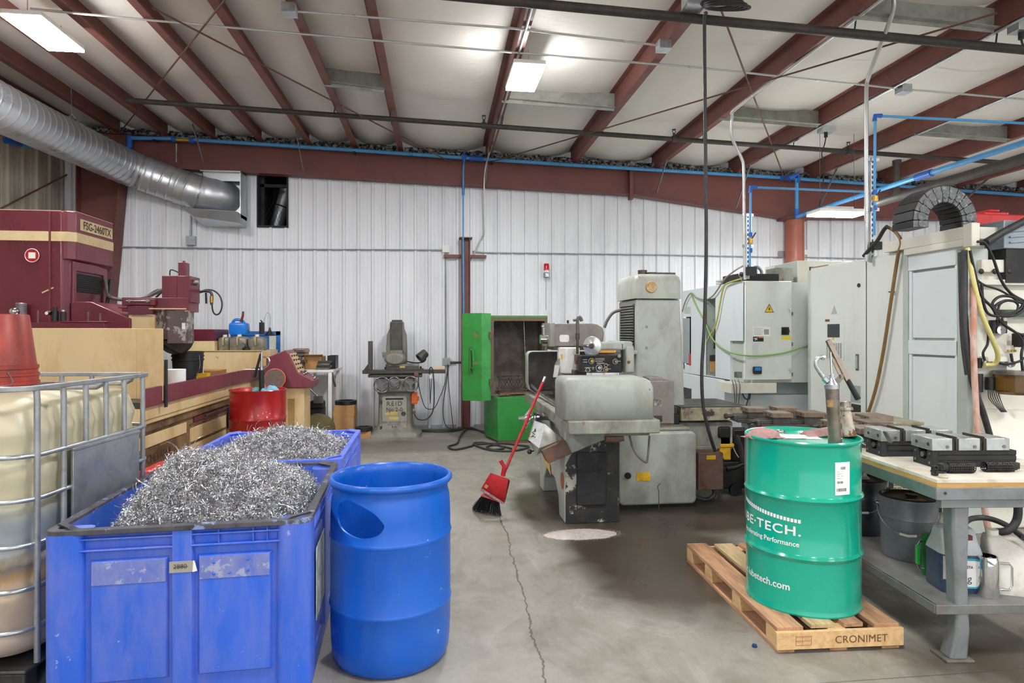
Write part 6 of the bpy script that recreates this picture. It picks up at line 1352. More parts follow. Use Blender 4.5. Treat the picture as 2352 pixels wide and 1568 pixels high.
# ================================================================== machining centres on the right
M['vmc'] = mat('light_grey_machine', 'dde1db', .38, 0, 'a9ada8', .12, 1.5, (1, 1, .4), mott=.025)
M['vmcb'] = mat('bluish_grey_machine', 'd8e0e3', .38, 0, 'a6aeb0', .12, 1.5, (1, 1, .4), mott=.025)
M['vmcw'] = mat('cream_machine', 'dcdacd', .42, 0, 'a9a288', .22, 2, (1, 1, .4), mott=.04)
M['vmcd'] = mat('grey_green_shadow_panel', 'b2bab3', .42, 0, '8a938b', .15, 2)  # darker machine grey, also the painted shade of recess, post and flank
VX = 3.36; V1 = 6.62
t = thing('machining_centre', 'light grey machining centre with yellow hazard triangle, behind the grey grinder', 'machine', (4.2, 7.4, 0)); VM = t
def sq(x, y): return atX(x, y, VX)
def fq(x, y): return atY(x, y, V1)
yb = sq(1567, 700).y; zt = 2.14; zb = fq(1760, 872).z
xr = fq(1818, 700).x
z_side0 = sq(1600, 862).z
# side wall with openings: built as panels around the recesses
def side_panel(mb, xa, xb, za, zb_, th=.012):
    mb.box(VX, VX + th, xa, xb, za, zb_)
Yn = V1; y1, y2 = sq(1643, 750).y, sq(1622, 750).y       # pneumatic recess
zr0, zr1 = sq(1632, 862).z, sq(1632, 686).z
wy1, wy2 = sq(1587, 780).y, sq(1568, 780).y; wz0, wz1 = sq(1577, 838).z, sq(1577, 727).z
sy = sq(1677, 830).y; sz = sq(1690, 783).z; zl = sq(1650, 868).z
mb = MB(); side_panel(mb, Yn, sy, sz, zt); side_panel(mb, sy, y1, zl, zt); side_panel(mb, y1, y2, zr1, zt); side_panel(mb, y1, y2, zl, zr0); side_panel(mb, y2, wy1, zl, zt); side_panel(mb, wy1, wy2, wz1, zt); side_panel(mb, wy1, wy2, zl, wz0); side_panel(mb, wy2, yb, zl, zt)
mb.build('side_cover', M['vmcb'], t, bev=.003)
MB().box(VX + .10, VX + .11, Yn, sy, zl - .02, sz).box(VX, VX + .1, sy - .004, sy, zl - .02, sz).build('side_step', M['vmcb'], t)
rc = MB().box(VX + .14, VX + .15, y1, y2, zr0, zr1).box(VX, VX + .15, y2, y2 + .004, zr0, zr1).box(VX, VX + .15, y1 - .004, y1, zr0, zr1).box(VX, VX + .15, y1, y2, zr1, zr1 + .004).box(VX, VX + .15, y1, y2, zr0 - .004, zr0).build('service_recess', M['vmcd'], t)  # recess faces in the darker grey, their shade painted in
w_ = MB().box(VX + .05, VX + .06, wy1, wy2, wz0, wz1).build('side_window', M['blackmatte'], t); MB().box(VX + .002, VX + .006, wy1 + .05, wy2 - .0, wz0 + .02, wz1 - .02).build('glass', mat('dusky_glass', '8f9a9c', .15), w_)
MB().box(VX - .004, VX + .002, wy1 - .0, wy1 + .07, wz0, wz0 + .16).build('red_strip', M['redp'], w_)
mb = MB()
for k in range(8): mb.box(VX - .003, VX, wy1 + .02 + k * .022, wy1 + .03 + k * .022, wz1 + .04, wz1 + .13)
mb.build('vent_slots', M['vmcd'], t)
MB().box(VX - .004, VX, wy2 - .07, wy2 - .04, zl + .05, zl + .14).build('latch', M['black'], t)
MB().box(VX + .16, 4.9, V1 + .1, yb, zl - .02, zt).box(VX + .012, VX + .16, V1 + .1, yb, zt - .012, zt).build('body', M['vmc'], t)
MB().box(VX - .002, 4.9, V1 + .45, yb + .05, 0, zl - .01).build('base', M['vmcb'], t, bev=.01); MB().box(VX + .25, 4.4, V1 + .3, V1 + .46, 0, zb - .2).build('base_inset', M['vmcb'], t)
MB().box(VX - .01, VX + .1, yb - .32, yb - .06, .25, .82).build('coolant_gap', M['black'], t)
# regulator set in the recess
ym = (y1 + y2) / 2
rg = MB().box(VX + .09, VX + .14, ym - .12, ym + .12, zr0 + .33, zr0 + .50).cyl((VX + .08, ym, zr0 + .40), (VX + .08, ym, zr0 + .62), .03, 12).build('air_valve', M['black'], t)
MB().cyl((VX + .04, ym - .09, zr0 + .42), (VX + .08, ym - .09, zr0 + .42), .03, 14).build('gauge', M['chrome'], rg)
MB().tube([(VX + .08, ym - .1, zr0 + .70), (VX + .06, ym, zr0 + .69), (VX + .08, ym + .1, zr0 + .70)], .007, 6).build('green_tube', mat('green_tube', '3f9a5a', .4), t)
MB().lathe([(0, 0), (.075, 0), (.075, .13), (0, .13)], (VX + .07, ym, zr0 + .05), 20).build('oil_cup', mat('oil_in_cup', 'a8844a', .25), t); MB().lathe([(0, .13), (.08, .13), (.08, .20), (0, .21)], (VX + .07, ym, zr0 + .05), 20).build('cup_lid', M['black'], t)
MB().cyl((VX + .13, ym + .02, zr1 - .11), (VX + .136, ym + .02, zr1 - .11), .012, 8).cyl((VX + .13, ym + .06, zr1 - .19), (VX + .136, ym + .06, zr1 - .19), .012, 8).build('hole', M['black'], t)
# electrical cabinet door
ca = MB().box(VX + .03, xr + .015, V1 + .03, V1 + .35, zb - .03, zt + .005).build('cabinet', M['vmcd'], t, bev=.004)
fz = lambda y: fq(1760, y).z; fx = lambda x: fq(x, 760).x
dr = MB().box(fx(1710), fx(1817), V1 - .015, V1 + .028, zb, zt).build('door', M['vmc'], t, bev=.008)
YD = V1 - .017
def tri(r, y): return [(fx(1764), y, fz(692) + 0), (fx(1764) + r * .9, y, 0), (fx(1764) - r * .9, y, 0)]
cx_, cz_ = fx(1765), fz(710); T = .098
MB().prism([(cx_, cz_ + T * .62), (cx_ + T * .56, cz_ - T * .36), (cx_ - T * .56, cz_ - T * .36)], 'Y', YD - .001, YD).build('hazard_triangle', M['ink'], dr)
tr_ = MB().prism([(cx_, cz_ + T * .49), (cx_ + T * .46, cz_ - T * .30), (cx_ - T * .46, cz_ - T * .30)], 'Y', YD - .002, YD - .0005).build('hazard_face', mat('hazard_yellow', 'f0c419', .4), dr)
MB().prism([(cx_ + .006, cz_ + .03), (cx_ - .014, cz_ - .002), (cx_ - .002, cz_ - .002), (cx_ - .008, cz_ - .026), (cx_ + .014, cz_ + .006), (cx_ + .002, cz_ + .006)], 'Y', YD - .003, YD - .0015).build('lightning_bolt', M['ink'], dr)
pl = MB().box(fx(1727), fx(1767), YD - .001, YD, fz(772), fz(750)).build('paper_notice', M['paper'], dr)
mb = MB(); 
for k in range(5): mb.box(fx(1730), fx(1748 + 3 * (k % 3)), YD - .002, YD - .001, fz(768) + .017 * k, fz(768) + .017 * k + .004)
mb.box(fx(1753), fx(1764), YD - .002, YD - .001, fz(768), fz(756)); mb.build('print', mat('notice_print', '9a9a9c', .7), pl)
wl = MB().box(fx(1728), fx(1752), YD - .001, YD, fz(784), fz(773)).build('warning_label', M['ink'], dr); MB().box(fx(1740), fx(1752), YD - .002, YD - .001, fz(776), fz(773)).build('orange_band', M['orange'], wl)
mb = MB(); c_ = Vector((fx(1734), YD - .002, fz(778)))
for a, b in (((-.012, .012), (.02, -.012)), ((.0, .002), (.02, .014)), ((-.01, -.016), (.004, .0)), ((-.022, .004), (-.002, .004))): mb.bar(c_ + Vector((a[0], 0, a[1])), c_ + Vector((b[0], 0, b[1])), .002, .007)
mb.build('running_figure', M['paper'], wl)
MB().box(fx(1727), fx(1740), YD - .001, YD, fz(814), fz(788)).build('pale_sticker', mat('pale_sticker', 'c6cac9', .5), dr)
sw = MB().box(fx(1793), fx(1810), YD - .006, YD, fz(769), fz(751)).build('switch_plate', M['black'], dr); MB().cyl((fx(1802), YD - .006, fz(760)), (fx(1802), YD - .035, fz(760)), .03, 18).box(fx(1802) - .008, fx(1802) + .008, YD - .05, YD - .03, fz(760) - .035, fz(760) + .035).build('rotary_switch', M['black'], sw)
MB().box(fx(1793), fx(1816), YD - .002, YD, fz(779), fz(772)).build('yellow_tape', mat('bright_yellow_tape', 'f0e020', .5), dr)
for y in (709, 848): MB().cyl((fx(1812), YD, fz(y)), (fx(1812), YD - .01, fz(y)), .014, 12).box(fx(1812), fx(1814), YD - .012, YD - .004, fz(y + 9), fz(y + 2)).build('lock', M['chrome'], dr)
ib = MB().prism(rrect(fx(1727), fx(1745), fz(858), fz(841), .012, 3), 'Y', YD - .03, YD).build('indicator_box', M['black'], dr); MB().prism(rrect(fx(1729), fx(1743), fz(850), fz(842), .006, 3), 'Y', YD - .034, YD - .028).build('blue_lens', mat('blue_lens', '2a7fd0', .25), ib)
for y in (720, 790, 860): MB().cyl((fx(1820), V1 + .0, fz(y) - .02), (fx(1820), V1 + .0, fz(y) + .02), .008, 8).build('hinge', M['steel'], dr)
# tray below the door, with cables hanging
qx = lambda x: atY(x, 890, V1 - .06).x; qz = lambda y: atY(1730, y, V1 - .06).z
MB().box(qx(1680), qx(1784), V1 - .06, V1 + .3, qz(903), qz(880)).build('cable_tray', M['vmcw'], t, bev=.003)
MB().box(sq(1690, 870).x, sq(1690, 870).x + .06, Yn - .052, sy, zl - .09, zl - .02).build('tray_arm', M['vmcb'], t)
for k, x in enumerate((1686, 1692, 1700)): MB().tube([atY(x - 5, 872, V1 - .05), atY(x, 890, V1 - .08), atY(x + 2 - 3 * k, 935, V1 - .02), atY(x + 4, 960, V1)], .005, 6, k=4).build('wire', M['greyhose'], t)
q = lambda x, y: atY(x, y, V1 - .02); MB().tube([q(1705, 903), q(1712, 915), q(1722, 915), q(1722, 900), q(1716, 925), q(1712, 935)], .008, 6, k=4).build('cable_coil', M['rubber'], t)
MB().box(q(1688, 0).x, q(1700, 0).x, V1 - .07, V1, q(0, 882).z, q(0, 866).z).build('clamp', M['steel'], t, bev=.004)
# upper body and column
MB().prism([(4.30, 7.1), (5.6, 7.1), (5.6, 7.9), (4.32, 7.9)], 'Z', 1.60, 2.435).build('tool_changer_cover', M['vmcw'], t, bev=.006)
MB().box(4.294, 4.30, 7.11, 7.6, 1.61, 2.425).build('cover_flank', M['vmcd'], t)  # darker sheet on the receding side, shade put into its colour
MB().box(4.02, 5.6, 7.06, 7.5, .2, 1.598).build('rear_cover', M['vmcb'], t, bev=.004)
sl = MB().box(4.45, 4.9, 7.094, 7.1, 1.66, 2.36).build('dark_slot', M['black'], t)
mb = MB()
for k in range(4): mb.bar((4.47, 7.09, 1.75 + k * .15), (4.6, 7.09, 1.79 + k * .15), .02, .03)
mb.build('tool_holder', M['darksteel'], sl)
for k in range(3): MB().box(3.5 + .0 * k, 4.2, 7.0 + .02, 7.6, 2.145 + .03 * k, 2.165 + .03 * k).build('top_plate', M['vmcd'] if k else M['blackmatte'], t)
MB().box(3.45, 3.95, 6.9, 7.3, 2.145, 2.25).build('roof_box', M['blackmatte'], t, bev=.004); MB().box(3.95, 4.15, 6.95, 7.2, 2.145, 2.33).build('roof_bracket', M['elbd'], t, bev=.004)
o3 = atY(1738, 628, 6.95); MB().ring(o3, .075, .018, 24, 8, Matrix.Rotation(R(90), 4, 'X') @ Matrix.Rotation(R(15), 4, 'Y')).build('lifting_eye', M['galv_dull'], t)
MB().tube([(3.39, 6.7, 2.14), (3.39, 6.7, 2.19)], .012, 6).ring((3.39, 6.7, 2.21), .03, .008, 16, 6, Matrix.Rotation(R(90), 4, 'X')).build('ring_bolt', M['steel'], t)
# hoses looped on its side
M['ghose'] = mat('green_hose', '7fae5c', .45, 0, mott=.05); M['yhose'] = mat('yellow_green_hose', 'b5b45c', .45); M['khose'] = mat('khaki_hose', '9a9580', .5)
S_ = lambda x, y, o=.03: atX(x, y, VX - o)
F_ = lambda x, y, o=.03: atY(x, y, V1 - o)
cord('air_hose', 'bright green air hose drooping across the hazard triangle cabinet', [S_(1587, 675), S_(1600, 705), S_(1620, 742), S_(1633, 772), S_(1645, 788), S_(1670, 806), F_(1705, 815, .05), F_(1740, 817, .05), F_(1790, 812, .05), F_(1820, 805, .05), atY(1865, 790, 6.75)], .0085, 'ghose', 6, 'hose')
cord('air_hose', 'yellow green hose running from the machine roof into the side recess', [S_(1703, 640), S_(1672, 650), S_(1662, 660), S_(1655, 690), S_(1648, 730), S_(1640, 755), S_(1628, 775), S_(1624, 785)], .010, 'yhose', 6, 'hose')
cord('air_hose', 'khaki hose sagging between the ceiling drop and the machine side corner', [atY(1712, 608, 6.7), S_(1690, 620), S_(1665, 640), S_(1648, 665), S_(1636, 680), S_(1620, 688), S_(1600, 683), S_(1587, 673), S_(1575, 690), S_(1567, 715)], .009, 'khose', 6, 'hose')
# ------------------------------------------------------------------ the larger machine at the right
WX = 4.1
t = thing('machining_centre', 'largest light grey machine at the right with tall cabinet doors', 'machine', (5.0, 5.5, 0)); WM = t
wq = lambda x, y, o=0: atX(x, y, WX - o)
za, zbm = 2.28, .25
ya, ybn, yc, yd = wq(1864, 700).y, wq(1992, 700).y, wq(2084, 700).y, wq(2203, 700).y
MB().box(WX + .02, 6.0, yd + .0, ya + .1, .0, 2.26).build('body', M['vmc'], t)
dA = MB().box(WX - .012, WX + .018, ybn + .012, ya, .45, 2.275).build('door', M['vmc'], t, bev=.006)
dB = MB().box(WX - .016, WX + .018, yc + .02, ybn - .012, zbm, 2.285).build('door', M['vmc'], t, bev=.006)
MB().box(WX - .004, WX + .02, ybn - .012, ybn + .012, .3, 2.27).build('door_gap', mat('door_gap_dark', '5d6056', .6), t)
MB().box(WX - .03, WX + .02, yc - .04, yc + .018, .1, 2.29).build('post', M['vmcd'], t, bev=.004)
MB().box(WX - .012, WX, ya - .3, ya, 2.275, 2.285).build('door_top_edge', mat('rust_edge_line', '9a7a62', .6), dA)
# fittings on the near door
U = WX - .013
def wbox(xa, xb, yt, yb_, o0, o1): 
    p, q2 = wq(xa, yt), wq(xb, yb_); 
    zt_ = wq((xa + xb) / 2, yt).z; zb_ = wq((xa + xb) / 2, yb_).z
    return MB().box(U - o1, U - o0, p.y, q2.y, zb_, zt_)
pa, pb = wq(1912, 722), wq(1926, 722); zt_ = wq(1919, 701).z; zm = wq(1919, 721).z
MB().prism([(pa.y, zm), (pb.y, zm), ((pa.y + pb.y) / 2, zt_)], 'X', U - .002, U - .0005).build('faded_triangle', M['vmcd'], dA)
fr = wbox(1899, 1942, 728, 826, -.002, .004).build('cooler_panel', M['vmc'], dA, bev=.002)
wbox(1905, 1932, 744, 774, .004, .010).build('dark_screen', mat('dark_filter', '3f4244', .6), fr); wbox(1899, 1909, 733, 738.5, .004, .006).build('brown_badge', mat('brown_badge', '7a4a34', .5), fr); wbox(1916, 1919, 774, 780, .004, .008).build('yellow_tag', M['yellow'], fr)
mb = MB()
for i in range(7):
    for j in range(13):
        x = 1902 + i * 5.2; y = 788 + j * 2.7; p = wq(x, y); mb.box(U - .006, U - .004, p.y - .022, p.y, p.z - .006, p.z)
mb.build('vent_holes', mat('vent_hole', '6f7573', .7), fr)
hl = wbox(1969, 1975.5, 813, 850, .0, .006).build('door_pull', M['steel'], dA); wbox(1970.5, 1974, 817, 846, .006, .016).build('pull_lever', M['vmcd'], hl)
c_ = wq(1976, 655); MB().cyl((U + .001, c_.y, c_.z), (U - .008, c_.y, c_.z), .02, 14).build('lock', M['darksteel'], dA)
wbox(1957, 1979, 885, 924, 0, .002).build('info_plate', mat('info_plate', 'aab0ae', .5, 0, '8a908f', .4, 60), dA)
rc = wbox(1957, 1980, 928, 950, -.001, .001).build('vent_recess', M['darksteel'], dA)
# framed panels of the near half
pn = MB().box(WX - .03, WX + .02, yd, yc - .045, 2.10, 2.265).box(WX - .03, WX + .02, yd, yc - .045, 1.38, 1.50).box(WX - .022, WX + .02, yc - .075, yc - .045, .1, 2.1).box(WX - .022, WX + .02, yd, yd + .02, .1, 2.1); pn.build('panel_frame', M['vmcb'], t, bev=.003)
MB().box(WX - .014, WX + .01, yd + .024, yc - .08, 1.52, 2.08).build('panel', M['vmcb'], t, bev=.003); MB().box(WX - .014, WX + .01, yd + .024, yc - .08, .1, 1.36).build('panel', M['vmcb'], t, bev=.003)
tb0, tb1 = wq(2044, 570).y, wq(2226, 540).y
MB().box(WX - .06, WX + .3, tb1 - .02, tb0, 2.29, 2.385).box(WX - .06, WX - .0, tb1 - .02, yc - .03, 2.235, 2.29).build('top_beam', M['vmcw'], t, bev=.006)
MB().box(WX - .07, WX + .0, tb1 - .10, tb1 - .015, 2.22, 2.40).build('beam_end_box', M['vmcw'], t, bev=.006)
# corner pillar and the cream service side
MB().box(WX - .02, WX + .16, yd - .10, yd - .002, .0, 2.22).build('corner_pillar', M['vmcd'], t, bev=.006)
SY = 4.40
s_ = lambda x, y, o=0: atY(x, y, SY - o)
MB().box(WX + .1, 6.2, SY + .02, 4.56, .86, 2.10).build('service_wall', M['vmcw'], t)
MB().box(WX + .02, 6.2, SY + .10, 4.56, 0, .855).build('lower_casting', M['vmcw'], t, bev=.02)
MB().hexa([(WX - .02, SY - .25, .62), (6.2, SY - .25, .55), (6.2, SY + .1, .55), (WX + .0, SY + .1, .62)], [(WX + .05, SY - .02, .98), (6.2, SY - .02, .90), (6.2, SY + .1, .9), (WX + .05, SY + .1, .98)]).build('sloped_casting', M['vmcw'], t, bev=.015)
MB().box(s_(2250, 0).x, 6.2, SY - .02, SY + .03, s_(0, 597).z, s_(0, 562).z).build('upper_cover', M['vmcw'], t, bev=.006)
cv = MB().box(s_(2243, 0).x, 6.2, SY - .03, SY + .02, s_(0, 632).z, s_(0, 617).z).build('hole_rail', M['vmcw'], t, bev=.004)
for x in (2254, 2285, 2318): MB().ball(s_(x, 623, .035), .022, 12, (1, .5, 1)).build('black_plug', M['black'], cv)
MB().box(s_(2225, 0).x, s_(2300, 0).x, SY - .05, SY, s_(0, 898).z, s_(0, 720).z).build('manifold_plate', M['vmcw'], t, bev=.004)
MB().box(s_(2290, 0).x, s_(2352, 0).x + .3, SY - .04, SY - .005, s_(0, 720).z, s_(0, 700).z).build('dark_slot', mat('olive_slot', '4f5a4a', .6), t)
mb = MB()
for (x, y0_, y1_, r) in ((2247, 858, 900, .03), (2274, 866, 895, .034), (2282, 735, 765, .03), (2248, 822, 845, .022)):
    MB().cyl(s_(x, y1_, .09), s_(x, y0_, .09), r, 16).build('filter_bowl', M['black'], t)
MB().box(s_(2236, 0).x, s_(2290, 0).x, SY - .13, SY - .05, s_(0, 842).z, s_(0, 828).z).build('regulator_bar', M['vmcw'], t, bev=.004)
for x, y, r in ((2298, 758, .034), (2265, 833, .02), (2322, 835, .028)):
    g = MB().cyl(s_(x, y, .05), s_(x, y, .13), r, 22).build('gauge', M['steel'], t); MB().lathe([(0, 0), (r * .85, 0)], (0, 0, 0), 20, Matrix.Translation(s_(x, y, .1315)) @ Matrix.Rotation(R(90), 4, 'X')).build('dial_face', M['paper'], g)
    c_ = s_(x, y, .133); MB().bar(c_, c_ + Vector((r * .4, 0, r * .4)), .001, .004).build('needle', M['ink'], g)
vb = MB().box(s_(2312, 0).x, s_(2336, 0).x, SY - .14, SY - .04, s_(0, 803).z, s_(0, 765).z).box(s_(2268, 0).x, s_(2288, 0).x, SY - .1, SY - .04, s_(0, 765).z, s_(0, 732).z).build('solenoid_valve', M['black'], t, bev=.006)
for k in range(3): MB().cyl(s_(2316 + 8 * k, 808, .09), s_(2316 + 8 * k, 803, .09), .009, 8).build('brass_port', M['brass'], vb)
MB().lathe([(0, 0), (.10, 0), (.12, .02), (.12, .15), (.0, .15)], tuple(s_(2330, 905, .17)), 24).build('oil_reservoir', M['amber'], t); MB().lathe([(0, .15), (.135, .15), (.135, .175), (.0, .175)], tuple(s_(2330, 905, .17)), 24).build('reservoir_lid', M['steel'], t)
MB().cyl(s_(2325, 862, .17), s_(2325, 868, .17), .035, 14).build('filler_cap', M['yellow'], t); MB().box(s_(2333, 0).x, s_(2340, 0).x, SY - .295, SY - .288, s_(0, 905).z, s_(0, 878).z).build('level_scale', M['paper'], t)
MB().box(s_(2295, 0).x, s_(2316, 0).x, SY - .06, SY - .03, s_(0, 818).z, s_(0, 798).z).build('cream_switch', M['vmcw'], t, bev=.004)
MB().box(s_(2222, 0).x, s_(2232, 0).x, SY - .07, SY - .02, s_(0, 692).z, s_(0, 665).z).build('black_bracket', M['black'], t)
# hoses and cables on the service side
def hose(name, lb, pts, r, m_, cat='hose', k=6): return cord(name, lb, pts, r, m_, k, cat)
MB().tube([s_(2215, 575, .1), s_(2215, 640, .12), s_(2215, 720, .16), s_(2222, 800, .2), s_(2235, 880, .22), s_(2262, 960, .2), s_(2290, 1060, .2)], .022, 10, k=5).build('black_hose', M['rubber'], t)
MB().tube([s_(2206, 580, .04), s_(2208, 680, .08), s_(2212, 780, .12), s_(2222, 860, .18)], .018, 10, k=5).build('black_hose', M['rubber'], t)
M['pinkhose'] = mat('pinkish_hose', 'b57c64', .5, 0, 'd6c0b6', .5, 7, (1, 1, .5)); M['copper'] = mat('copper_pipe', 'b5714e', .4, .4)
MB().tube([s_(2234, 640, .12), s_(2236, 720, .2), s_(2236, 800, .24), s_(2240, 900, .25), s_(2246, 1000, .28), s_(2262, 1170, .3), s_(2276, 1240, .3)], .021, 12, k=5).build('pink_hose', M['pinkhose'], t)
M['yelhose'] = mat('clear_yellow_hose', 'c9c07a', .35); MB().tube([s_(2222, 570, .1), s_(2235, 640, .16), s_(2255, 720, .2), s_(2280, 780, .22), s_(2292, 815, .2), s_(2285, 835, .16), s_(2262, 838, .14)], .017, 10, k=6).build('yellow_hose', M['yelhose'], t)
M['cable'] = mat('black_cable', '1a1a1c', .45, mott=.02)
def cab(pts, r=.010): MB().tube([s_(x, y, .15) for x, y in pts], r, 7, k=6).build('cable', M['cable'], t)
cab([(2245, 555), (2262, 558), (2280, 590), (2298, 640), (2320, 672), (2350, 690)]); cab([(2228, 575), (2240, 630), (2255, 680), (2278, 705), (2300, 740), (2340, 770), (2352, 800)]); cab([(2240, 640), (2262, 655), (2300, 668), (2352, 700)], .008)
cab([(2255, 650), (2258, 690), (2270, 720), (2300, 725), (2340, 712), (2352, 690)]); cab([(2285, 715), (2280, 695), (2300, 680), (2335, 685), (2352, 705), (2335, 722), (2300, 725), (2285, 705), (2310, 690), (2345, 695)]); cab([(2290, 735), (2296, 700), (2320, 690), (2338, 700), (2330, 720), (2302, 730), (2318, 755), (2352, 770)], .008)
cab([(2270, 765), (2268, 790), (2258, 810), (2262, 828)], .009); cab([(2290, 832), (2312, 836), (2340, 830), (2352, 822)], .009); cab([(2352, 790), (2346, 815), (2350, 860), (2352, 900)], .010); cab([(2322, 812), (2325, 830)], .010)
for k in range(6): MB().tube([s_(2270 + 4 * k, 896, .08), s_(2272 + 5 * k, 915, .1), s_(2290 + 3 * k, 935, .12), s_(2300 + 2.5 * k, 946, .12)], .003, 5, k=4).build('loose_wire', M['cable'], t)
# hose over the door top
hose('air_hose', 'brown hose hanging over the door of the largest machine', [atX(1985, 585, WX - .05), atX(2012, 555, WX - .05), atX(2035, 518, WX - .05), atX(2058, 530, WX - .05), atX(2070, 555, WX - .05), atX(2062, 590, WX - .05), atX(2048, 680, WX - .05), atX(2030, 800, WX - .05), atX(2012, 890, WX - .05), atX(1995, 945, WX - .05)], .018, None) if False else None
MB().tube([atX(x, y, WX - .05) for x, y in ((2036, 520), (2056, 532), (2070, 556), (2062, 590), (2048, 680), (2030, 800), (2012, 890), (1994, 948))], .0145, 10, k=6).build('door_hose', mat('brown_hose', '87683a', .45, 0, '5f4a2c', .3, 6), t)
MB().tube([atX(x, y, WX - .08) for x, y in ((1984, 588), (1998, 572), (2015, 553), (2030, 528), (2038, 520))], .018, 10, k=5).build('black_hose', M['rubber'], t)
c_ = atX(2048, 670, WX - .03); MB().ring(c_, .022, .006, 16, 6).build('hose_clamp', M['steel'], t)
# drag chain arch on the roof
t = thing('cable_chain', 'black segmented cable chain arching above the largest machine', 'cable chain', (4.55, 4.95, 2.39))
ca, cb_ = atY(2092, 556, 4.62), atY(2203, 530, 4.62); cxm = (ca.x + cb_.x) / 2; rad = (cb_.x - ca.x) / 2; zc = atY(2148, 512, 4.62).z
N = 11; ro, ri = rad + .07, max(.10, rad - .07)
lt = mat('scuffed_chain_side', '6c6e70', .5, 0, '3a3b3c', .5, 14, chips='9fa1a2', ct=.64, csc=30)
segs = [(Vector((cxm - ro, 0, 2.39)), Vector((cxm - ri, 0, 2.39)), Vector((cxm - ro, 0, zc)), Vector((cxm - ri, 0, zc)))]
for i in range(N):
    a0, a1 = PI - PI * i / N, PI - PI * (i + 1) / N; P = lambda r, a: Vector((cxm + r * math.cos(a), 0, zc + r * math.sin(a)))
    segs.append((P(ro, a0), P(ri, a0), P(ro, a1), P(ri, a1)))
segs.append((Vector((cxm + ro, 0, zc)), Vector((cxm + ri, 0, zc)), Vector((cxm + ro, 0, 2.39)), Vector((cxm + ri, 0, 2.39))))
for A, B, C_, E_ in segs:
    f = lambda v, y: (v.x, y, v.z); y0, y1 = 4.52, 4.74; g = .06
    A2, B2_, C2, E2 = A.lerp(C_, g / 2), B.lerp(E_, g / 2), C_.lerp(A, g / 2), E_.lerp(B, g / 2)
    lk = MB().hexa([f(A2, y0), f(C2, y0), f(E2, y0), f(B2_, y0)], [f(A2, y1), f(C2, y1), f(E2, y1), f(B2_, y1)]).build('chain_link', M['black'], t, bev=.004)
    c_ = (A + B + C_ + E_) / 4; c_.y = y0; r_ = min(.05, (C_ - A).length * .42)
    MB().prism([(v.x, v.z) for v in (A.lerp(c_, .12), C_.lerp(c_, .12), E_.lerp(c_, .12), B.lerp(c_, .12))], 'Y', y0 - .004, y0 - .0005).cyl((c_.x, y0 - .011, c_.z), (c_.x, y0 - .004, c_.z), r_, 14).build('side_plate', lt, lk)
# drum vacuum and grey louvred box seen beyond
v = lambda x, y: atY(x, y, 5.1)
t = thing('shop_vacuum', 'dark grey canister with red lid on the roof of the largest machine', 'vacuum', (v(2260, 550).x, 5.1, 2.28))
a, b = v(2232, 560), v(2290, 500); MB().box(a.x, b.x, 5.0, 5.3, 2.27, b.z).build('body', mat('smoky_body', '55555a', .3, 0, '3a3a3d', .3, 5), t, bev=.02); MB().box(a.x + .02, b.x + .01, 4.99, 5.3, b.z, b.z + .03).box(a.x + .08, b.x - .07, 5.0, 5.2, b.z + .03, b.z + .055).build('lid', M['redp'], t, bev=.01)
MB().box((a.x + b.x) / 2 + .03, b.x - .005, 4.985, 4.999, 2.32, b.z - .08).build('dark_label', M['black'], t)
t = thing('louvred_box', 'grey steel box with pressed louvres at the upper right edge', 'box', (5.0, 4.5, 1.9))
a, b = atY(2306, 570, 4.35), atY(2352, 512, 4.35); MB().box(a.x, a.x + .5, 4.35, 4.6, a.z, b.z + .02).build('shell', mat('blue_grey_steel', '8f9aa2', .4, .3, '6f7a82', .2, 4), t, bev=.006)
mb = MB()
for k in range(4): mb.bar((a.x + .045, 4.343, a.z + .045 + k * .042), (a.x + .2, 4.343, a.z + .06 + k * .042), .012, .010)
mb.build('louvre', bpy.data.materials['blue_grey_steel'], t); MB().box(a.x + .03, a.x + .5, 4.362, 4.6, 1.95, a.z).build('stand', M['blackmatte'], t)
o = MB().box(b.x - .17, b.x + .3, 4.62, 4.8, b.z + .0, b.z + .12).build('red_case', M['redp'], None, bev=.01); o['label'] = 'red case behind the louvred grey box at the upper right'; o['category'] = 'case'
o = MB().tube([atY(2265, 556, 4.28), atY(2300, 535, 4.28), atY(2352, 508, 4.28), atY(2390, 488, 4.28)], .028, 12).build('black_tube', M['rubber'], None); tag(o, 'thick black hose slanting up in front of the louvred grey box', 'hose')
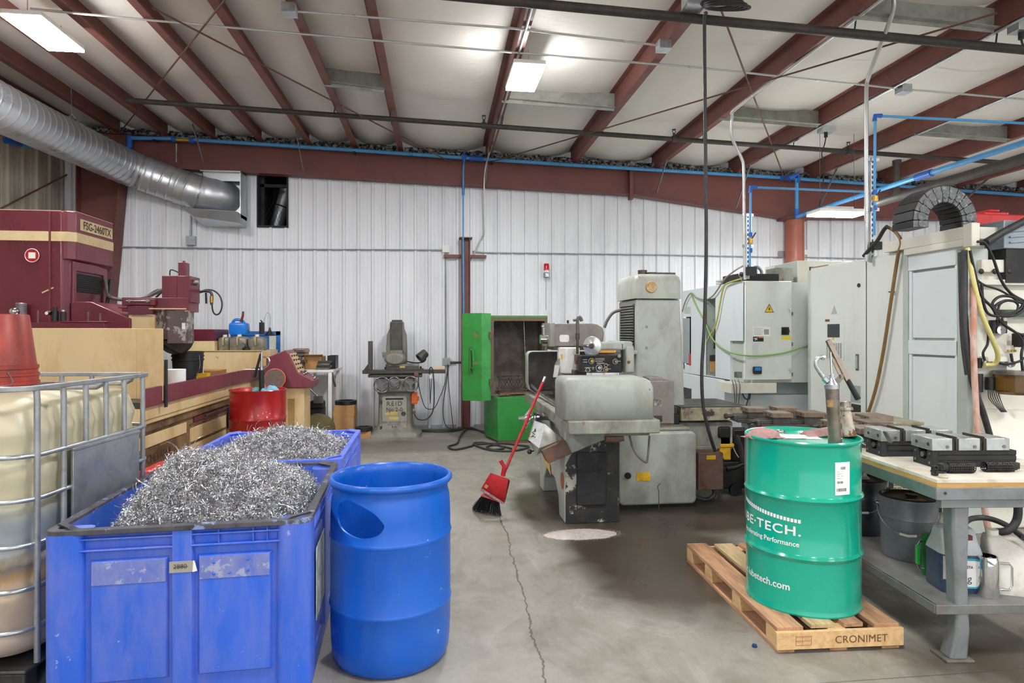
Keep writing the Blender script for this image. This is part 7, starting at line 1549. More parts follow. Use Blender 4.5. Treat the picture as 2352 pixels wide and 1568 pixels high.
# ================================================================== duct, pipes, conduits, wall fittings
dp = catmull([D(-150, 170, 6.1), D(0, 247, 6.9), D(100, 295, 7.7), D(200, 341, 8.6), D(293, 384, 9.3), D(390, 420, 9.6), D(440, 437, 9.67), D(472, 446, 9.76)], 60)
t = thing('spiral_duct', 'big galvanised spiral duct curving from the upper left to a wall hood', 'duct', dp[-1])
def duct_tube(pts, r, n=56, step=.13):
    tot = [0.0]
    for i in range(1, len(pts)): tot.append(tot[-1] + (pts[i] - pts[i - 1]).length)
    N = int(tot[-1] / .0065); dense = []; k = 0
    for i in range(N + 1):
        s_ = tot[-1] * i / N
        while k < len(pts) - 2 and tot[k + 1] < s_: k += 1
        dense.append(pts[k].lerp(pts[k + 1], (s_ - tot[k]) / max(1e-9, tot[k + 1] - tot[k])))
    u = Vector((0, 0, 1)); vs = []; fs = []; W_ = 12
    for i in range(N + 1):
        d = (dense[min(i + W_, N)] - dense[max(i - W_, 0)]).normalized(); u = (u - d * u.dot(d)).normalized(); w = d.cross(u); acc = tot[-1] * i / N
        for j in range(n):
            q = ((acc + step * j / n) % step); q = min(q, step - q); rr = r + .0075 * math.exp(-(q / .009) ** 2)
            vs.append(dense[i] + (u * math.cos(2 * PI * j / n) + w * math.sin(2 * PI * j / n)) * rr)
    for i in range(N): fs += [(i * n + j, i * n + (j + 1) % n, (i + 1) * n + (j + 1) % n, (i + 1) * n + j) for j in range(n)]
    return MB().add(vs, fs)
duct_tube(dp, .262).build('spiral_pipe', M['duct'], t, ang=50)
for k in (236, 256, 350, 385):
    if k < len(dp) - 1:
        c_ = dp[k]; d = (dp[k + 1] - dp[k - 1]).normalized(); MB().tube([c_ - d * .012, c_ + d * .012], .27, 40).build('coupling', M['galv'], t)
el = catmull([dp[-1], dp[-1] + Vector((.13, .03, -.01)), dp[-1] + Vector((.24, .16, -.02)), dp[-1] + Vector((.27, .36, -.02))], 8)
MB().tube(el, .258, 32).build('elbow', M['duct'], t)
hx = el[-1].x; hz = el[-1].z
MB().box(hx - .30, hx + .30, 10.20, 10.215, hz + .22, hz + .36).box(hx + .285, hx + .30, 10.10, 10.42, hz - .36, hz + .36).box(hx - .30, hx + .30, 10.10, 10.42, hz + .345, hz + .36).box(hx - .30, hx + .30, 10.40, 10.42, hz - .36, hz + .36).box(hx - .3, hx - .285, 10.2, 10.42, hz - .36, hz + .36).build('wall_hood', M['duct'], t, bev=.003)
MB().hexa([(hx - .34, 9.98, hz - .38), (hx + .30, 9.98, hz - .46), (hx + .30, 10.42, hz - .46), (hx - .34, 10.42, hz - .46)], [(hx - .5, 9.9, hz - .26), (hx + .30, 9.9, hz - .30), (hx + .30, 10.42, hz - .30), (hx - .5, 10.42, hz - .26)]).build('hood_lip', M['duct'], t, bev=.003)
hp_ = D(165, 262, 8.2); MB().tube([hp_ + Vector((0, 0, .0)), D(163, 195, 8.2)], .006, 6).tube([hp_, D(195, 300, 8.3)], .006, 6).tube([hp_, D(145, 282, 8.1)], .006, 6).bar(hp_ + Vector((-.07, 0, -.03)), hp_ + Vector((.1, 0, -.08)), .05, .01).build('hanger', M['galv'], t)
def pipe(name, label, pts, r, m_, cat='pipe', k=1, n=10): return cord(name, label, pts, r, m_, k, cat, None, n)
def along(px, py, y, dz, xa, xb): return [Vector((x, y, roof_z(x) + dz)) for x in (xa, xb)]
# black sprinkler mains with heads and hangers
def sprinkler(label, y, dz, xa, xb, heads, r, hang):
    t = thing('sprinkler_pipe', label, 'pipe', (0, y, roof_z(0) + dz))
    MB().tube(along(0, 0, y, dz, xa, xb), r, 12).build('pipe', M['blackpipe'], t)
    for x in heads:
        c_ = Vector((x, y, roof_z(x) + dz)); hd = MB().tube([c_ + Vector((-.03, 0, 0)), c_ + Vector((.03, 0, 0))], r * 1.35, 10).tube([c_, c_ + Vector((0, 0, r + .05))], .016, 8).build('sprinkler_head', M['blackpipe'], t)
        MB().ring(c_ + Vector((0, 0, r + .072)), .022, .005, 14, 6, Matrix.Rotation(R(90), 4, 'X')).lathe([(0, 0), (.03, 0), (.03, .004), (0, .004)], tuple(c_ + Vector((0, 0, r + .098))), 12).build('deflector', M['blackpipe'], hd)
    for x in hang: MB().tube([Vector((x, y, roof_z(x) + dz)), Vector((x + .03, y, roof_z(x) + .1))], .008, 6).build('hanger', M['blackpipe'], t)
sprinkler('dark sprinkler pipe crossing below the purlins nearest the back beam', 8.45, -.10, -3.9, 13, (.62, 3.28, 5.9), .033, (-1.35, -.63, .86, 3.7, 5.05))
sprinkler('thick dark sprinkler pipe crossing the top right of the view', 5.22, -.12, -4.5, 11, (-2.9,), .04, (-2.0, .82, 3.7, 5.1))
# grey electrical conduits clipped under the purlins
p0, p1 = atR(170, 30, -.02), atR(2352, 226, -.02)
pipe('conduit', 'long thin grey conduit crossing under the purlins from the left LED panel', [atR(70, 20, -.02), p0, atR(660, 75, -.02), atR(1175, 120, -.02), atR(1600, 155, -.02), atR(2080, 205, -.02), atR(2352, 228, -.02)], .011, 'conduit', 'conduit')
pipe('conduit', 'shorter thin grey conduit between the two square ceiling boxes', [atR(665, 25, -.02), atR(1180, 65, -.02), atR(1522, 105, -.02)], .011, 'conduit', 'conduit')
def jbox(label, p, s=.1, name='junction_box'):
    o = MB().box(-s / 2, s / 2, -s / 2, s / 2, -s * .35, s * .35).box(-s / 2 - .003, s / 2 + .003, -s / 2 - .003, s / 2 + .003, -s * .35 - .006, -s * .35).build(name, M['galv'], None, bev=.003); o.location = p; return tag(o, label, 'junction box')
jbox('square steel ceiling box at the left end of the shorter conduit', atR(665, 22, -.04), .12); jbox('square steel ceiling box at the right end of the shorter conduit', atR(1524, 105, -.04), .12); jbox('square steel ceiling box at the top edge beside the coiled cord', atR(1590, 5, -.04), .14)
jbox('steel ceiling box with a short plug where the long conduit meets a purlin', atR(2075, 205, -.03), .12)
t = thing('junction_box', 'steel ceiling box with a black plug at the upper right edge', 'junction box', atR(2345, 62, -.04)); c_ = atR(2345, 62, -.04)
MB().box(c_.x - .08, c_.x + .08, c_.y - .06, c_.y + .06, c_.z - .05, c_.z + .04).build('box', M['galv'], t, bev=.004); MB().tube([c_ + Vector((0, 0, -.05)), c_ + Vector((0, 0, -.11))], .022, 10).tube([c_ + Vector((0, 0, -.1)), c_ + Vector((.03, 0, -.17)), c_ + Vector((.12, 0, -.19))], .009, 7, k=4).build('plug', M['black'], t)
t = thing('junction_box', 'steel ceiling box with a black cord dangling above the round column', 'junction box', atR(1897, 298, -.04)); c_ = atR(1897, 298, -.04)
MB().box(c_.x - .09, c_.x + .09, c_.y - .06, c_.y + .06, c_.z - .04, c_.z + .04).build('box', M['galv'], t, bev=.004); MB().tube([c_ + Vector((0, 0, -.04)), c_ + Vector((0, 0, -.10))], .022, 10).tube([c_ + Vector((0, 0, -.1)), c_ + Vector((-.02, 0, -.2)), c_ + Vector((-.06, 0, -.32)), c_ + Vector((-.03, 0, -.5)), c_ + Vector((-.05, 0, -.85))], .007, 7, k=4).build('cord', M['black'], t)
for x, ya, yb_, nm in ((.83, 4.3, 9.9, 'bright conduit running along the purlin that carries the middle LED panel'), (5.05, 3.2, 9.4, 'bright conduit clipped along the purlin left of the tall bent conduit'), (6.46, 3.8, 9.6, 'bright conduit clipped along the rightmost nearer purlin')):
    pipe('conduit', nm, [Vector((x, ya, roof_z(x) - .016)), Vector((x, yb_, roof_z(x) - .016))], .013, 'galv', 'conduit')
# drop from that purlin down the wall post
pipe('conduit', 'grey conduit bending down the wall to the slim red post', [atY(1125, 350, 9.9), atY(1117, 375, 10.1), atY(1112, 420, 10.2), atY(1112, 530, 10.3), atY(1105, 548, 10.38), atY(1081, 600, 10.41)], .013, 'conduit', 'conduit', 4)
x = 3.67
pipe('conduit', 'grey conduit bending off a purlin down to the hazard triangle machine', [Vector((x, 4.2, roof_z(x) - .02)), Vector((x, 6.1, roof_z(x) - .02)), atY(1693, 247, 6.5), atY(1682, 268, 6.6), atY(1680, 310, 6.65), atY(1692, 340, 6.68), atY(1704, 365, 6.68), atY(1708, 390, 6.68), atY(1709, 500, 6.68), atY(1711, 642, 6.68)], .017, 'conduit', 'conduit', 4)
pipe('conduit', 'tall bent grey conduit dropping to the roof of the largest machine', [atY(2050, -12, 5.0), atY(2053, 0, 5.0), atY(2050, 30, 5.05), atY(2020, 110, 5.3), atY(1994, 180, 5.5), atY(1990, 220, 5.5), atY(1990, 400, 5.5), atY(1991, 600, 5.5)], .019, 'conduit', 'conduit', 4)
def strut(label, px, y0, y1, Y):
    t = thing('strut_channel', label, 'strut', atY(px, y1, Y)); a, b = atY(px, y0, Y), atY(px, y1, Y)
    mb = MB().box(a.x - .02, a.x + .02, Y, Y + .04, b.z, a.z).mat(1); z = b.z + .03
    while z < a.z - .05: mb.box(a.x - .006, a.x + .006, Y - .001, Y + .001, z, z + .028); z += .05
    mb.build('channel', [M['galv'], M['blackmatte']], t)
    for z in (a.z - .02, (a.z + b.z) / 2): MB().box(a.x - .07, a.x + .06, Y - .015, Y, z - .015, z + .015).build('clamp', M['galv'], t)
strut('slotted strut beside the tall bent conduit over the largest machine', 2004, 362, 600, 5.5); strut('slotted strut beside the conduit above the hazard triangle machine', 1718, 490, 640, 6.68)
# blue compressed air lines
yb = 10.12; bz = lambda px, py: atY(px, py, yb)
t = thing('air_pipe', 'long blue air pipe running along the maroon beam on the back wall', 'pipe', bz(1100, 365))
MB().tube([bz(297, 317), bz(400, 318), bz(815, 345), bz(1060, 362), bz(1300, 378), bz(1800, 408), bz(2352, 448)], .029, 12).build('pipe', M['bluepipe'], t)
MB().tube([bz(297, 312), bz(297, 340)], .045, 12).tube([bz(297, 340), bz(296, 380)], .029, 10).build('elbow', M['bluefit'], t)
for a, b in (((395, 319), (405, 320)), ((436, 322), (446, 323)), ((1078, 363), (1110, 365)), ((1060, 358), (1072, 362)), ((1790, 409), (1815, 408))): MB().tube([bz(*a), bz(*b)], .043, 14).build('coupling', M['bluefit'], t)
MB().tube([bz(405, 320), bz(436, 322)], .034, 12).build('brass_valve', M['brass'], t)
for px in (355, 814, 1130): MB().box(bz(px, 330).x - .02, bz(px, 330).x + .02, 10.1, 10.22, atY(px, {355: 316, 814: 345, 1130: 368}[px], yb).z - .045, atY(px, {355: 316, 814: 345, 1130: 368}[px], yb).z + .045).build('clip', M['black'], t)
t = thing('air_pipe', 'thin blue air pipe dropping from the beam to the slim wall post', 'pipe', bz(1066, 540))
MB().tube([bz(1066, 362), bz(1064, 395), atY(1064, 560, 10.18), atY(1065, 725, 10.18)], .013, 10).build('pipe', M['bluepipe'], t); MB().tube([bz(1066, 360), bz(1065, 378)], [.035, .016], 12).tube([atY(1064, 428, 10.15), atY(1064, 448, 10.15)], .022, 10).build('coupling', M['bluefit'], t)
pipe('conduit', 'thin grey drain tube below the brass valve at the left of the beam', [bz(405, 330), bz(405, 372)], .012, 'galv', 'tube')
q = lambda x, y: atY(x, y, 9.9)
t = thing('air_pipe', 'blue air pipe stepping down in front of the round salmon column then towards the viewer', 'pipe', q(1830, 495))
a = q(1830, 497); far = Vector((a.x, 9.9, a.z)); near = Vector((a.x, 4.0, a.z))
MB().tube([q(1830, 410), q(1830, 490)], .03, 12).build('riser', M['bluepipe'], t); MB().tube([far, near], .032, 12).build('run', M['bluepipe'], t)
MB().tube([q(1812, 411), q(1832, 400), q(1832, 420)], .042, 12).build('elbow', M['bluefit'], t); MB().tube([q(1830, 480), q(1831, 500)], .042, 12).tube([q(1828, 497), q(1842, 494)], .042, 12).build('elbow', M['bluefit'], t)
c_ = Vector((a.x, 7.0, a.z)); MB().tube([c_, c_ + Vector((0, .25, 0))], .045, 12).build('coupling', M['bluefit'], t)
r2 = atY(2012, 467, 7.6); pipe('pipe_run', 'thick dark pipe running towards the viewer under the blue air line', [Vector((r2.x, 7.6, r2.z)), Vector((r2.x, 3.8, r2.z + .02))], .055, 'blackpipe', 'pipe', 1, 14)
tt = thing('pipe_stub', 'short dark vertical stub pipe hanging from the sprinkler main', 'pipe', atY(2060, 440, 8.4)); MB().tube([atY(2060, 372, 8.42), atY(2058, 445, 8.42)], .045, 14).tube([atY(2060, 368, 8.42), atY(2060, 378, 8.42)], .06, 14).build('stub', M['blackpipe'], tt)
def drop(label, px, ytop, ybot, Y, pts_right, valve):
    t = thing('air_drop', label, 'pipe', atY(px, ybot, Y)); w = lambda x, y: atY(x, y, Y)
    MB().tube([w(px, ytop), w(px - 2, ybot)], .0125, 10).build('riser', M['bluepipe'], t)
    MB().tube([w(px + 4, ytop), w(*pts_right)], .0125, 10).build('branch', M['bluepipe'], t)
    MB().tube([w(px - 1, ytop + 12), w(px, ytop), w(px + 14, ytop)], .021, 10).build('elbow', M['bluefit'], t)
    MB().tube([w(px, valve), w(px, valve + 12)], .024, 10).build('brass_valve', M['brass'], t); MB().bar(w(px, valve + 4), w(px + 12, valve - 14), .01, .012).build('valve_lever', M['black'], t)
    for y in (valve - 14, valve + 22): MB().tube([w(px, y), w(px, y + 10)], .019, 10).build('coupling', M['bluefit'], t)
    MB().box(w(px - 8, 0).x, w(px + 12, 0).x, Y - .03, Y + .03, w(0, ybot).z, w(0, ybot - 22).z).build('regulator', M['black'], t, bev=.004)
drop('blue air drop with valve beside the tall bent conduit', 2010, 266, 540, 5.45, (2352, 283), 450); drop('blue air drop with valve above the hazard triangle machine', 1724, 430, 612, 6.6, (1985, 440), 548)
# thin rods: roof bracing
for nm, a, b in (('rusty diagonal brace rod falling to the right across the left purlins', atR(350, 18, -.05), atY(1035, 372, 10.2)), ('rusty diagonal brace rod rising from the left corner', atR(520, -5, -.03), atR(275, 305, -.03)), ('rusty diagonal brace rod rising to the right from the beam middle', atY(1120, 374, 10.2), atR(2290, 30, -.085)), ('rusty brace rod falling steeply to the beam over the round column', atR(1655, 20, -.02), atY(1805, 418, 10.2))):
    pipe('brace_rod', nm, [a, b], .009, 'rod', 'rod', 1, 8)
pipe('brace_rod', 'thin dark brace rod slanting across the tan left wall', [atX(0, 480, WXL + .06), atX(175, 390, WXL + .06)], .012, 'rod', 'rod', 1, 8)
t = thing('air_pipe', 'blue pipe end with fitting on the tan left wall below the duct', 'pipe', atX(40, 330, WXL + .1)); MB().tube([atX(20, 325, WXL + .1), atX(75, 338, WXL + .1)], .03, 10).build('pipe', M['bluepipe'], t); MB().tube([atX(15, 322, WXL + .1), atX(45, 330, WXL + .1)], .045, 12).build('coupling', M['bluefit'], t)
# ------------------------------------------------------------------ wall conduits, boxes and beacon
yw = WY - .04; w = lambda x, y: atY(x, y, yw)
pipe('conduit', 'horizontal grey conduit across the white wall left of the slim post', [w(280, 567), w(600, 572), w(1018, 574)], .011, 'galv_dull', 'conduit'); pipe('conduit', 'horizontal grey conduit across the white wall right of the slim post', [w(1085, 577), w(1110, 580), w(1500, 585), w(1795, 591)], .011, 'galv_dull', 'conduit')
pipe('conduit', 'horizontal grey conduit on the wall right of the round salmon column', [w(1850, 591), w(1990, 594)], .011, 'galv_dull', 'conduit')
def wbx(label, px, py, s, m_='white', dep=.06):
    c = w(px, py); o = MB().box(-s / 2, s / 2, -dep, 0, -s / 2, s / 2).cyl((-s * .3, -dep - .004, s * .3), (-s * .3, -dep, s * .3), .005, 6).build('outlet_box', M[m_], None, bev=.008); o.location = (c.x, WY - .024, c.z); return tag(o, label, 'outlet box')
wbx('white square box on the wall left of the slim red post', 1024, 572, .115); wbx('grey outlet box low on the wall beside the small old grinder', 1025, 830, .12, 'galv_dull'); wbx('grey box on the wall below the spiral duct', 440, 553, .14, 'galv_dull'); wbx('clear cover box on the wall left of the round salmon column', 1795, 584, .11, 'galv_dull'); wbx('white box on the wall right of the round salmon column', 1848, 580, .085)
pipe('conduit', 'vertical grey conduit down the wall to the low outlet box', [w(1024, 580), w(1025, 822)], .009, 'galv_dull', 'conduit'); pipe('conduit', 'vertical conduit with a hooked black top on the wall below the spiral duct', [w(434, 465), w(434, 482), w(438, 487), w(438, 545)], .012, 'galv_dull', 'conduit', 3)
pipe('conduit', 'short dark conduit from the low outlet box to the slim post', [w(1034, 832), w(1062, 832)], .018, 'darksteel', 'conduit')
c = w(1254, 630); t = thing('beacon_light', 'red warning beacon on the white wall above the green cabinet', 'beacon', (c.x, 10.36, c.z))
MB().lathe([(0, 0), (.055, 0), (.055, .06), (.045, .075), (.0, .075)], (c.x, 10.36, c.z - .05), 20).build('base', M['galv'], t); MB().lathe([(.042, .025), (.042, .03), (0, .03)], (c.x, 10.36, c.z), 20).lathe([(.044, .02), (.044, .06), (0, .06)], (c.x, 10.36, c.z - .0), 20).build('collar', M['white'], t)
MB().lathe([(.046, .06), (.044, .165), (.038, .175), (0, .175)], (c.x, 10.36, c.z), 20).build('red_lens', mat('red_lens', 'd01524', .2, coat=.3), t); MB().box(c.x - .03, c.x + .03, 10.36, 10.44, c.z - .05, c.z - .02).tube([(c.x, 10.40, c.z - .04), (c.x, 10.41, c.z - .6)], .006, 6).build('bracket', M['galv_dull'], t)
# hanging cord from the ceiling coil
a = [(1622, 30, 4.95), (1618, 60, 5.0), (1620, 300, 5.0), (1622, 560, 5.0), (1618, 740, 5.0), (1612, 850, 5.0), (1615, 930, 5.02), (1628, 990, 5.05), (1642, 1035, 5.15)]
pipe('power_cable', 'thick black cable hanging from the ceiling past the grey grinder', [D(*p) for p in a], .014, 'rubber', 'cable', 6)
cc = atR(1655, 6, -.14); mb = MB()
for k in range(4): mb.ring(cc + Vector((.02 * k, .0, -.012 * k)), .15 + .008 * k, .011, 36, 6, Matrix.Rotation(R(12 + 3 * k), 4, 'X'))
mb.tube([cc + Vector((-.1, 0, 0)), cc + Vector((-.1, 0, .25))], .005, 5); tag(mb.build('coiled_cord', M['rubber'], None), 'coil of black cord hung from the ceiling at the top edge', 'cord')
# ------------------------------------------------------------------ floor hoses
fl = lambda x, y: atZ(x, y, .013)
pipe('floor_hose', 'black hose lying in loops on the floor before the green cabinet', [fl(905, 985), fl(975, 990), fl(1035, 990), fl(1080, 983), fl(1110, 993), fl(1130, 1003), fl(1115, 992), fl(1075, 985), fl(1058, 1000), fl(1050, 1018), fl(1030, 1025), fl(1045, 1032), fl(1080, 1025), fl(1095, 1020), fl(1150, 1018), fl(1190, 1022), fl(1215, 1026), fl(1180, 1035), fl(1130, 1034), fl(1098, 1025), fl(1088, 1018), fl(1110, 1016), fl(1150, 1024), fl(1155, 1030), fl(1130, 1032), fl(1118, 1026), fl(1140, 1022), fl(1175, 1030)], .014, 'rubber', 'hose', 6)
pipe('floor_hose', 'black cable running along the foot of the white wall', [atZ(860, 985, .012), atZ(1010, 988, .012), atZ(1062, 985, .012)], .012, 'rubber', 'cable', 3)
# yellow wet vacuum and hoses between the grinder and the drum
p = atZ(1662, 1090); t = thing('wet_vacuum', 'yellow and black portable vacuum between the grey grinder and the green drum', 'vacuum', (p.x, 5.75, 0))
v = lambda x, y: atY(x, y, 5.75)
mb = MB(); a, b = v(1648, 1055), v(1674, 996); MB().box(a.x, b.x, 5.7, 5.82, a.z, b.z).box(a.x + .0, b.x + .03, 5.69, 5.8, a.z + .12, a.z + .16).build('yellow_body', M['yellow'], t, bev=.012)
MB().box(a.x - .02, b.x - .01, 5.68, 5.84, b.z - .03, b.z + .08).box(a.x - .02, b.x + .3, 5.75, 6.1, .06, .28).box(b.x, b.x + .3, 5.85, 6.0, .3, .62).build('black_body', M['black'], t, bev=.015)
for (x, z) in ((b.x + .06, .06), (b.x + .26, .06)): MB().cyl((x, 5.72, z), (x, 5.76, z), .06, 16).build('wheel', M['black'], t)
MB().tube([v(1690, 1000), v(1700, 1030), v(1704, 1060)], .028, 10, k=3).tube([v(1682, 985), v(1688, 1010), v(1700, 1035)], .012, 8, k=3).build('hose', M['rubber'], t); MB().tube([v(1668, 1076), v(1690, 1072), v(1712, 1062)], [.028, .022], 12).build('nozzle', M['black'], t)
MB().tube([v(1665, 985), v(1675, 1005), v(1690, 1040), v(1705, 1060)], .004, 6, k=3).build('wire', M['white'], t)
# ------------------------------------------------------------------ things on the bench's lower shelf
ZS = .2685
def pail(label, px, dd, m_, lidm, h=.345, rt=.152):
    c = cw((px - CX) / FPX * dd, dd); t = thing('metal_pail', label, 'pail', (c.x, c.y, ZS))
    MB().lathe([(.001, 0), (.132, 0), (.136, .006), (.146, h * .66), (.149, h * .67), (.147, h * .69), (.150, h - .02), (.155, h - .012), (.155, h), (.147, h), (.145, h - .02), (.001, h - .02)], (0, 0, 0), 44).build('shell', m_, t, W=False)
    MB().lathe([(.1465, h - .004), (.148, h + .004), (.135, h + .006), (.128, h - .004), (.001, h - .006)], (0, 0, 0), 44).build('lid', lidm, t, W=False)
    fw_ = Vector((-c.x, -c.y, 0)).normalized(); e = Vector((-fw_.y, fw_.x, 0)); pts = []
    for i in range(13):
        aa = PI * i / 12; pts.append(e * (-.158 * math.cos(aa)) + fw_ * (.165 * math.sin(aa)) + Vector((0, 0, h - .06 - .13 * math.sin(aa))))
    MB().tube(pts, .0032, 6, k=2).build('bail', M['galv'], t, W=False); MB().tube(pts[5:8], .0075, 8).build('grip', M['white'], t, W=False)
    for s_ in (-1, 1): MB().tube([e * s_ * .145 + Vector((0, 0, h - .06)), e * s_ * .162 + Vector((0, 0, h - .06))], .013, 10).build('bail_ear', M['steel'], t, W=False)
    return t, c
M['pailgrey'] = mat('grey_pail_enamel', '838a93', .4, .2, '474a50', .25, 3, coat=.2); M['pailblack'] = mat('black_pail_enamel', '3c3f47', .3, .2, '1f2024', .25, 4, coat=.2)
t, c = pail('grey metal pail with black lid and white bail grip on the bench shelf', 2086, 3.66, M['pailgrey'], M['black'])
MB().lathe([(.03, .345), (.036, .352), (.03, .356), (.0, .354)], (.02, 0, 0), 24).build('spout_ring', M['black'], t, W=False); MB().box(-.09, .03, -.115, -.06, .341, .3425).build('lid_sticker', mat('lid_sticker', 'a7a9ac', .6), t, W=False)
t, c = pail('black metal pail behind the green drum on the bench shelf', 1978, 4.12, M['pailblack'], M['black'])
MB().lathe([(.05, .342), (.035, .36), (.03, .40), (.034, .41), (0, .41)], (.0, 0, 0), 18).build('film_wrapped_neck', mat('plastic_film', '8e9294', .15, 0, 'c5c9cb', .5, 30), t, W=False)
def at_sh(px, dd): return cw((px - CX) / FPX * dd, dd, ZS)
def jugbody(t, w, d, h, m_, sh, nk, n=4, r=.03):
    rr = rrect(-w / 2, w / 2, -d / 2, d / 2, r, 5); g = lambda k, kx, z, ox=0: [(a * k + ox, b * kx, z) for a, b in rr]
    return MB().loft([g(.96, .96, 0), g(1, 1, .012), g(1, 1, h * sh), g(.96, .94, h * (sh + .06)), g(.86, .7, h * (sh + .2)), g(.80, .45, h * .99), g(.74, .36, h)]).build('body', m_, t, W=False, ang=50)
c = at_sh(2190, 3.20); t = thing('coolant_jug', 'square translucent jug of dark blue liquid behind the bench leg', 'jug', c, -R(12))
jugbody(t, .20, .17, .305, mat('blue_liquid_jug', '3a4a62', .3, 0, '2c3a50', .2, 3), .62, 0)
rr = rrect(-.101, .101, -.086, .086, .03, 5); g = lambda k, kx, z: [(a * k, b * kx, z) for a, b in rr]
MB().loft([g(1.003, 1.003, .190), g(.965, .945, .209), g(.868, .71, .252), g(.81, .46, .303), g(.75, .37, .308)], True).build('clear_shoulder', mat('frosted_plastic', 'b9bfc2', .35, 0, '9aa2a8', .2, 5), t, W=False, ang=50)
MB().bar((-.045, -.055, .272), (.05, -.055, .272), .03, .022).build('red_grip_window', mat('dark_red_window', '6e2a28', .5), t, W=False)
lb = MB().box(-.045, .085, -.0875, -.0855, .03, .175).build('label', M['paper'], t, W=False); MB().box(-.045, .085, -.0885, -.0872, .165, .176).box(-.045, .085, -.0885, -.0872, .028, .036).build('blue_band', mat('label_blue', '3fa8c8', .5), lb, W=False)
mb = MB(); f = lambda x, y: Vector((x, -.0892, y)); put_text(mb, 'Master STA', .017, lambda a, b: f(.0 + a, .132 + b), bold=.0003); put_text(mb, 'Cimcool', .013, lambda a, b: f(.012 + a, .150 + b)) if False else None
put_text(mb, 'Bag', .05, lambda a, b: f(.0 + a, .075 + b), bold=-.0003); mb.ring((-.03, -.0892, .15), .007, .0018, 16, 5, Matrix.Rotation(R(90), 4, 'X')); lab(mb.build('writing', M['ink'], lb, W=False), 'printed and handwritten black text')
MB().box(-.098, -.07, -.0865, -.0852, .07, .185).build('side_label', mat('grey_side_label', 'b5b5b3', .6), t, W=False)
c = at_sh(2128, 3.36); t = thing('green_can', 'green metal can with a white label behind the blue liquid jug', 'can', c, -R(8))
MB().lathe([(0, 0), (.058, 0), (.058, .2), (.05, .215), (.02, .22), (.018, .235), (0, .235)], (.04, 0, 0), 28).build('body', mat('green_can', '1f7a34', .3, .2, '145a25', .2, 6), t, W=False); MB().lathe([(.0588, .05), (.0588, .15)], (.04, 0, 0), 20, None, 200, 285).build('label', M['paper'], t, W=False)
MB().tube([(-.015, -.02, .18), (-.055, -.03, .19), (-.065, -.03, .17), (-.065, -.03, .06), (-.055, -.03, .045), (-.015, -.02, .04)], .004, 6).build('wire_handle', M['chrome'], t, W=False); MB().box(-.072, -.058, -.04, -.02, .07, .17).build('grip', mat('green_grip', '2fae4a', .4), t, W=False)
c = at_sh(2268, 3.10); t = thing('steel_tankard', 'shiny steel measuring mug right of the front bench leg', 'mug', c, 0)
MB().lathe([(.001, .004), (.046, .004), (.048, 0), (.05, .004), (.05, .175), (.043, .195), (.040, .195), (.047, .17), (.047, .01), (.001, .01)], (0, 0, 0), 36).build('cup', M['chrome'], t, W=False); MB().bar((-.02, -.05, .168), (-.055, -.06, .19), .02, .003).build('lip', M['chrome'], t, W=False)
MB().tube([(.046, -.01, .16), (.10, -.02, .158), (.112, -.02, .145), (.112, -.02, .045), (.10, -.02, .03), (.048, -.01, .03)], .0055, 8).bar((.113, -.02, .14), (.113, -.02, .05), .016, .003, (1, 0, 0)).build('handle', M['chrome'], t, W=False)
c = at_sh(2312, 3.16); t = thing('white_jug', 'dirty white plastic jug at the right end of the bench shelf', 'jug', c, -R(25))
wj = mat('dirty_white_jug', 'e2dfd6', .45, 0, '9a8c78', .25, 6, mott=.03); rr = rrect(-.10, .10, -.075, .075, .02, 4); g = lambda a, b, z, o=0: [(x * a + o, y * b, z) for x, y in rr]
MB().loft([g(.98, .98, 0), g(1, 1, .01), g(1, 1, .17), g(.96, .93, .18), g(.72, .75, .235, -.025), g(.40, .55, .265, -.055), g(.30, .40, .275, -.062)]).build('body', wj, t, W=False, ang=45)
MB().lathe([(0, .275), (.027, .275), (.027, .30), (0, .302)], (-.062, 0, 0), 20).build('cap', M['white'], t, W=False); MB().tube([(-.02, 0, .255), (.03, 0, .262), (.075, 0, .215), (.088, 0, .17)], .015, 10, k=4).build('handle', wj, t, W=False)
# ------------------------------------------------------------------ second bench with more vises, chiller, clutter behind
q2 = cw(1.98, 4.80); t = thing('workbench', 'farther steel bench carrying grey vises, behind the green drum', 'workbench', (q2.x, q2.y, 0), BR)
MB().box(0, .62, 0, .62, .81, .827).build('top', bpy.data.materials['white_laminate'], t, W=False); MB().box(.01, .61, .01, .61, .76, .81).build('rail', M['benchsteel'], t, W=False)
for x in (.06, .56):
    for y in (.06, .56): MB().box(x - .03, x + .03, y - .03, y + .03, 0, .76).build('leg', M['benchsteel'], t, W=False)
vise('grey iron vise with brown jaw plates, just behind the green drum pump', bp(.0, 1.12), .5, 'iron'); vise('grey iron vise at the back right of the nearer bench by the beige chiller', bp(.18, 1.40), .5, 'iron')
B2 = PMAT[t.name]; b2 = lambda x, y: B2 @ Vector((x, y, .8275))
vise('grey iron vise at the front of the farther bench', b2(-.06, .10), .55, 'iron', z0=.8275); vise('rearmost grey iron vise on the farther bench', b2(-.12, .42), .55, 'iron', z0=.8275)
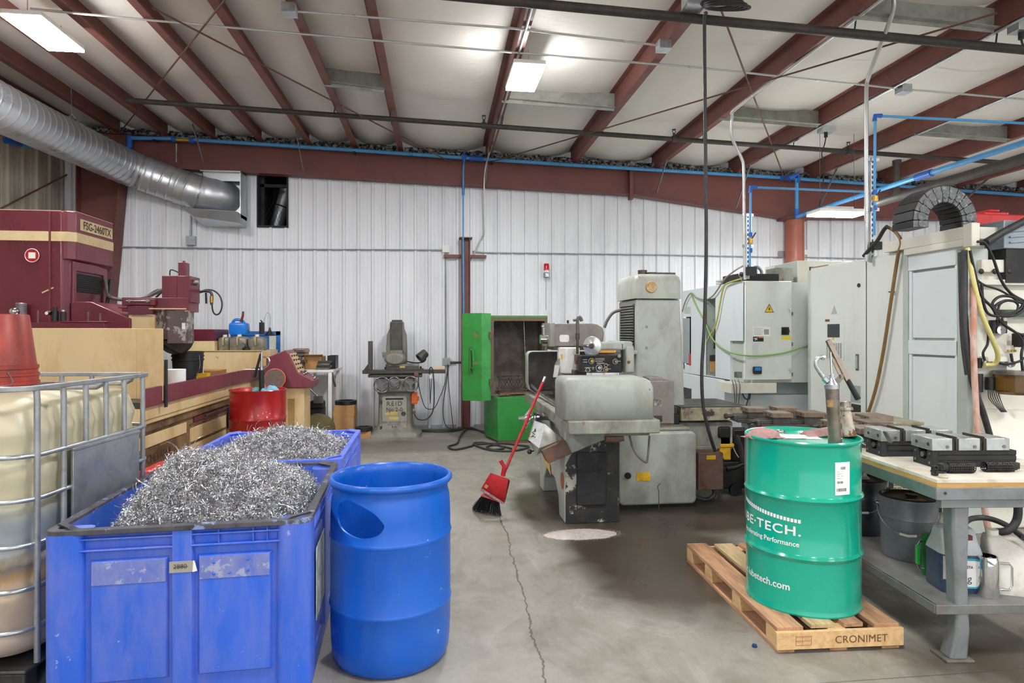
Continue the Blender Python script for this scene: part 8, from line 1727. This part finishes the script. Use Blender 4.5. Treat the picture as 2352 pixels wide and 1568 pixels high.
q3 = cw(2.74, 4.92); t = thing('chiller_unit', 'beige chiller box with slotted grille standing behind the workbench', 'chiller', (q3.x, q3.y, 0), BR)
bg_ = mat('beige_enamel', 'c9c0a4', .5, 0, '8d8468', .3, 4)
MB().box(0, .48, 0, .62, .04, .84).build('body', bg_, t, bev=.01, W=False); MB().box(-.012, .49, -.012, .63, .84, .862).build('lid', mat('grimy_lid', 'a69f86', .6, 0, '6f6850', .4, 5), t, bev=.004, W=False); MB().box(.02, .46, .02, .6, 0, .04).build('plinth', M['black'], t, W=False)
gr = MB().box(.03, .36, -.006, 0, .25, .62).build('grille', mat('grille_dark', '6d6a5a', .7), t, W=False); mb = MB()
for k in range(19): mb.box(.03, .36, -.010, -.004, .25 + k * .0205, .262 + k * .0205)
for k in range(9): mb.box(.03 + k * .04, .036 + k * .04, -.011, -.004, .25, .62)
mb.build('bars', bg_, gr, W=False); MB().tube([(.1, .1, .862), (.14, .1, .88), (.2, .12, .862)], .01, 8, k=4).build('lid_handle', M['darksteel'], t, W=False)
p = D(2260, 1185, 4.4); cord('floor_hose', 'black ribbed hoses curling on the floor behind the bench at the right', [D(2352, 1235, 3.9), D(2310, 1205, 4.1), D(2270, 1190, 4.2), D(2235, 1190, 4.2), D(2215, 1200, 4.1)], .018, 'rubber', 6, 'hose')
cord('floor_hose', 'dark hose hanging in a tight bend below the cream casting at the right edge', [D(2330, 1130, 3.95), D(2338, 1160, 3.95), D(2335, 1195, 3.95), D(2315, 1218, 3.95), D(2285, 1222, 3.98)], .024, 'rubber', 6, 'hose')
# red toolbox between the tank and the big grinder
MB_ = MB().box(-2.12, -1.80, 4.72, 5.1, 0, .585).build('red_cart', M['redp'], None, bev=.03, seg=3); tag(MB_, 'red cart top showing behind the near swarf heap', 'cart')
p = atZ(1733, 1485); o = MB().lathe([(0, 0), (.012, 0), (.013, .003), (.011, .012), (0, .013)], (0, 0, 0), 20).build('bottle_cap', mat('dark_blue_cap', '1d3d66', .4), None); o.location = (p.x, p.y, .0005); tag(o, 'small dark blue cap lying on the floor before the pallet', 'cap')
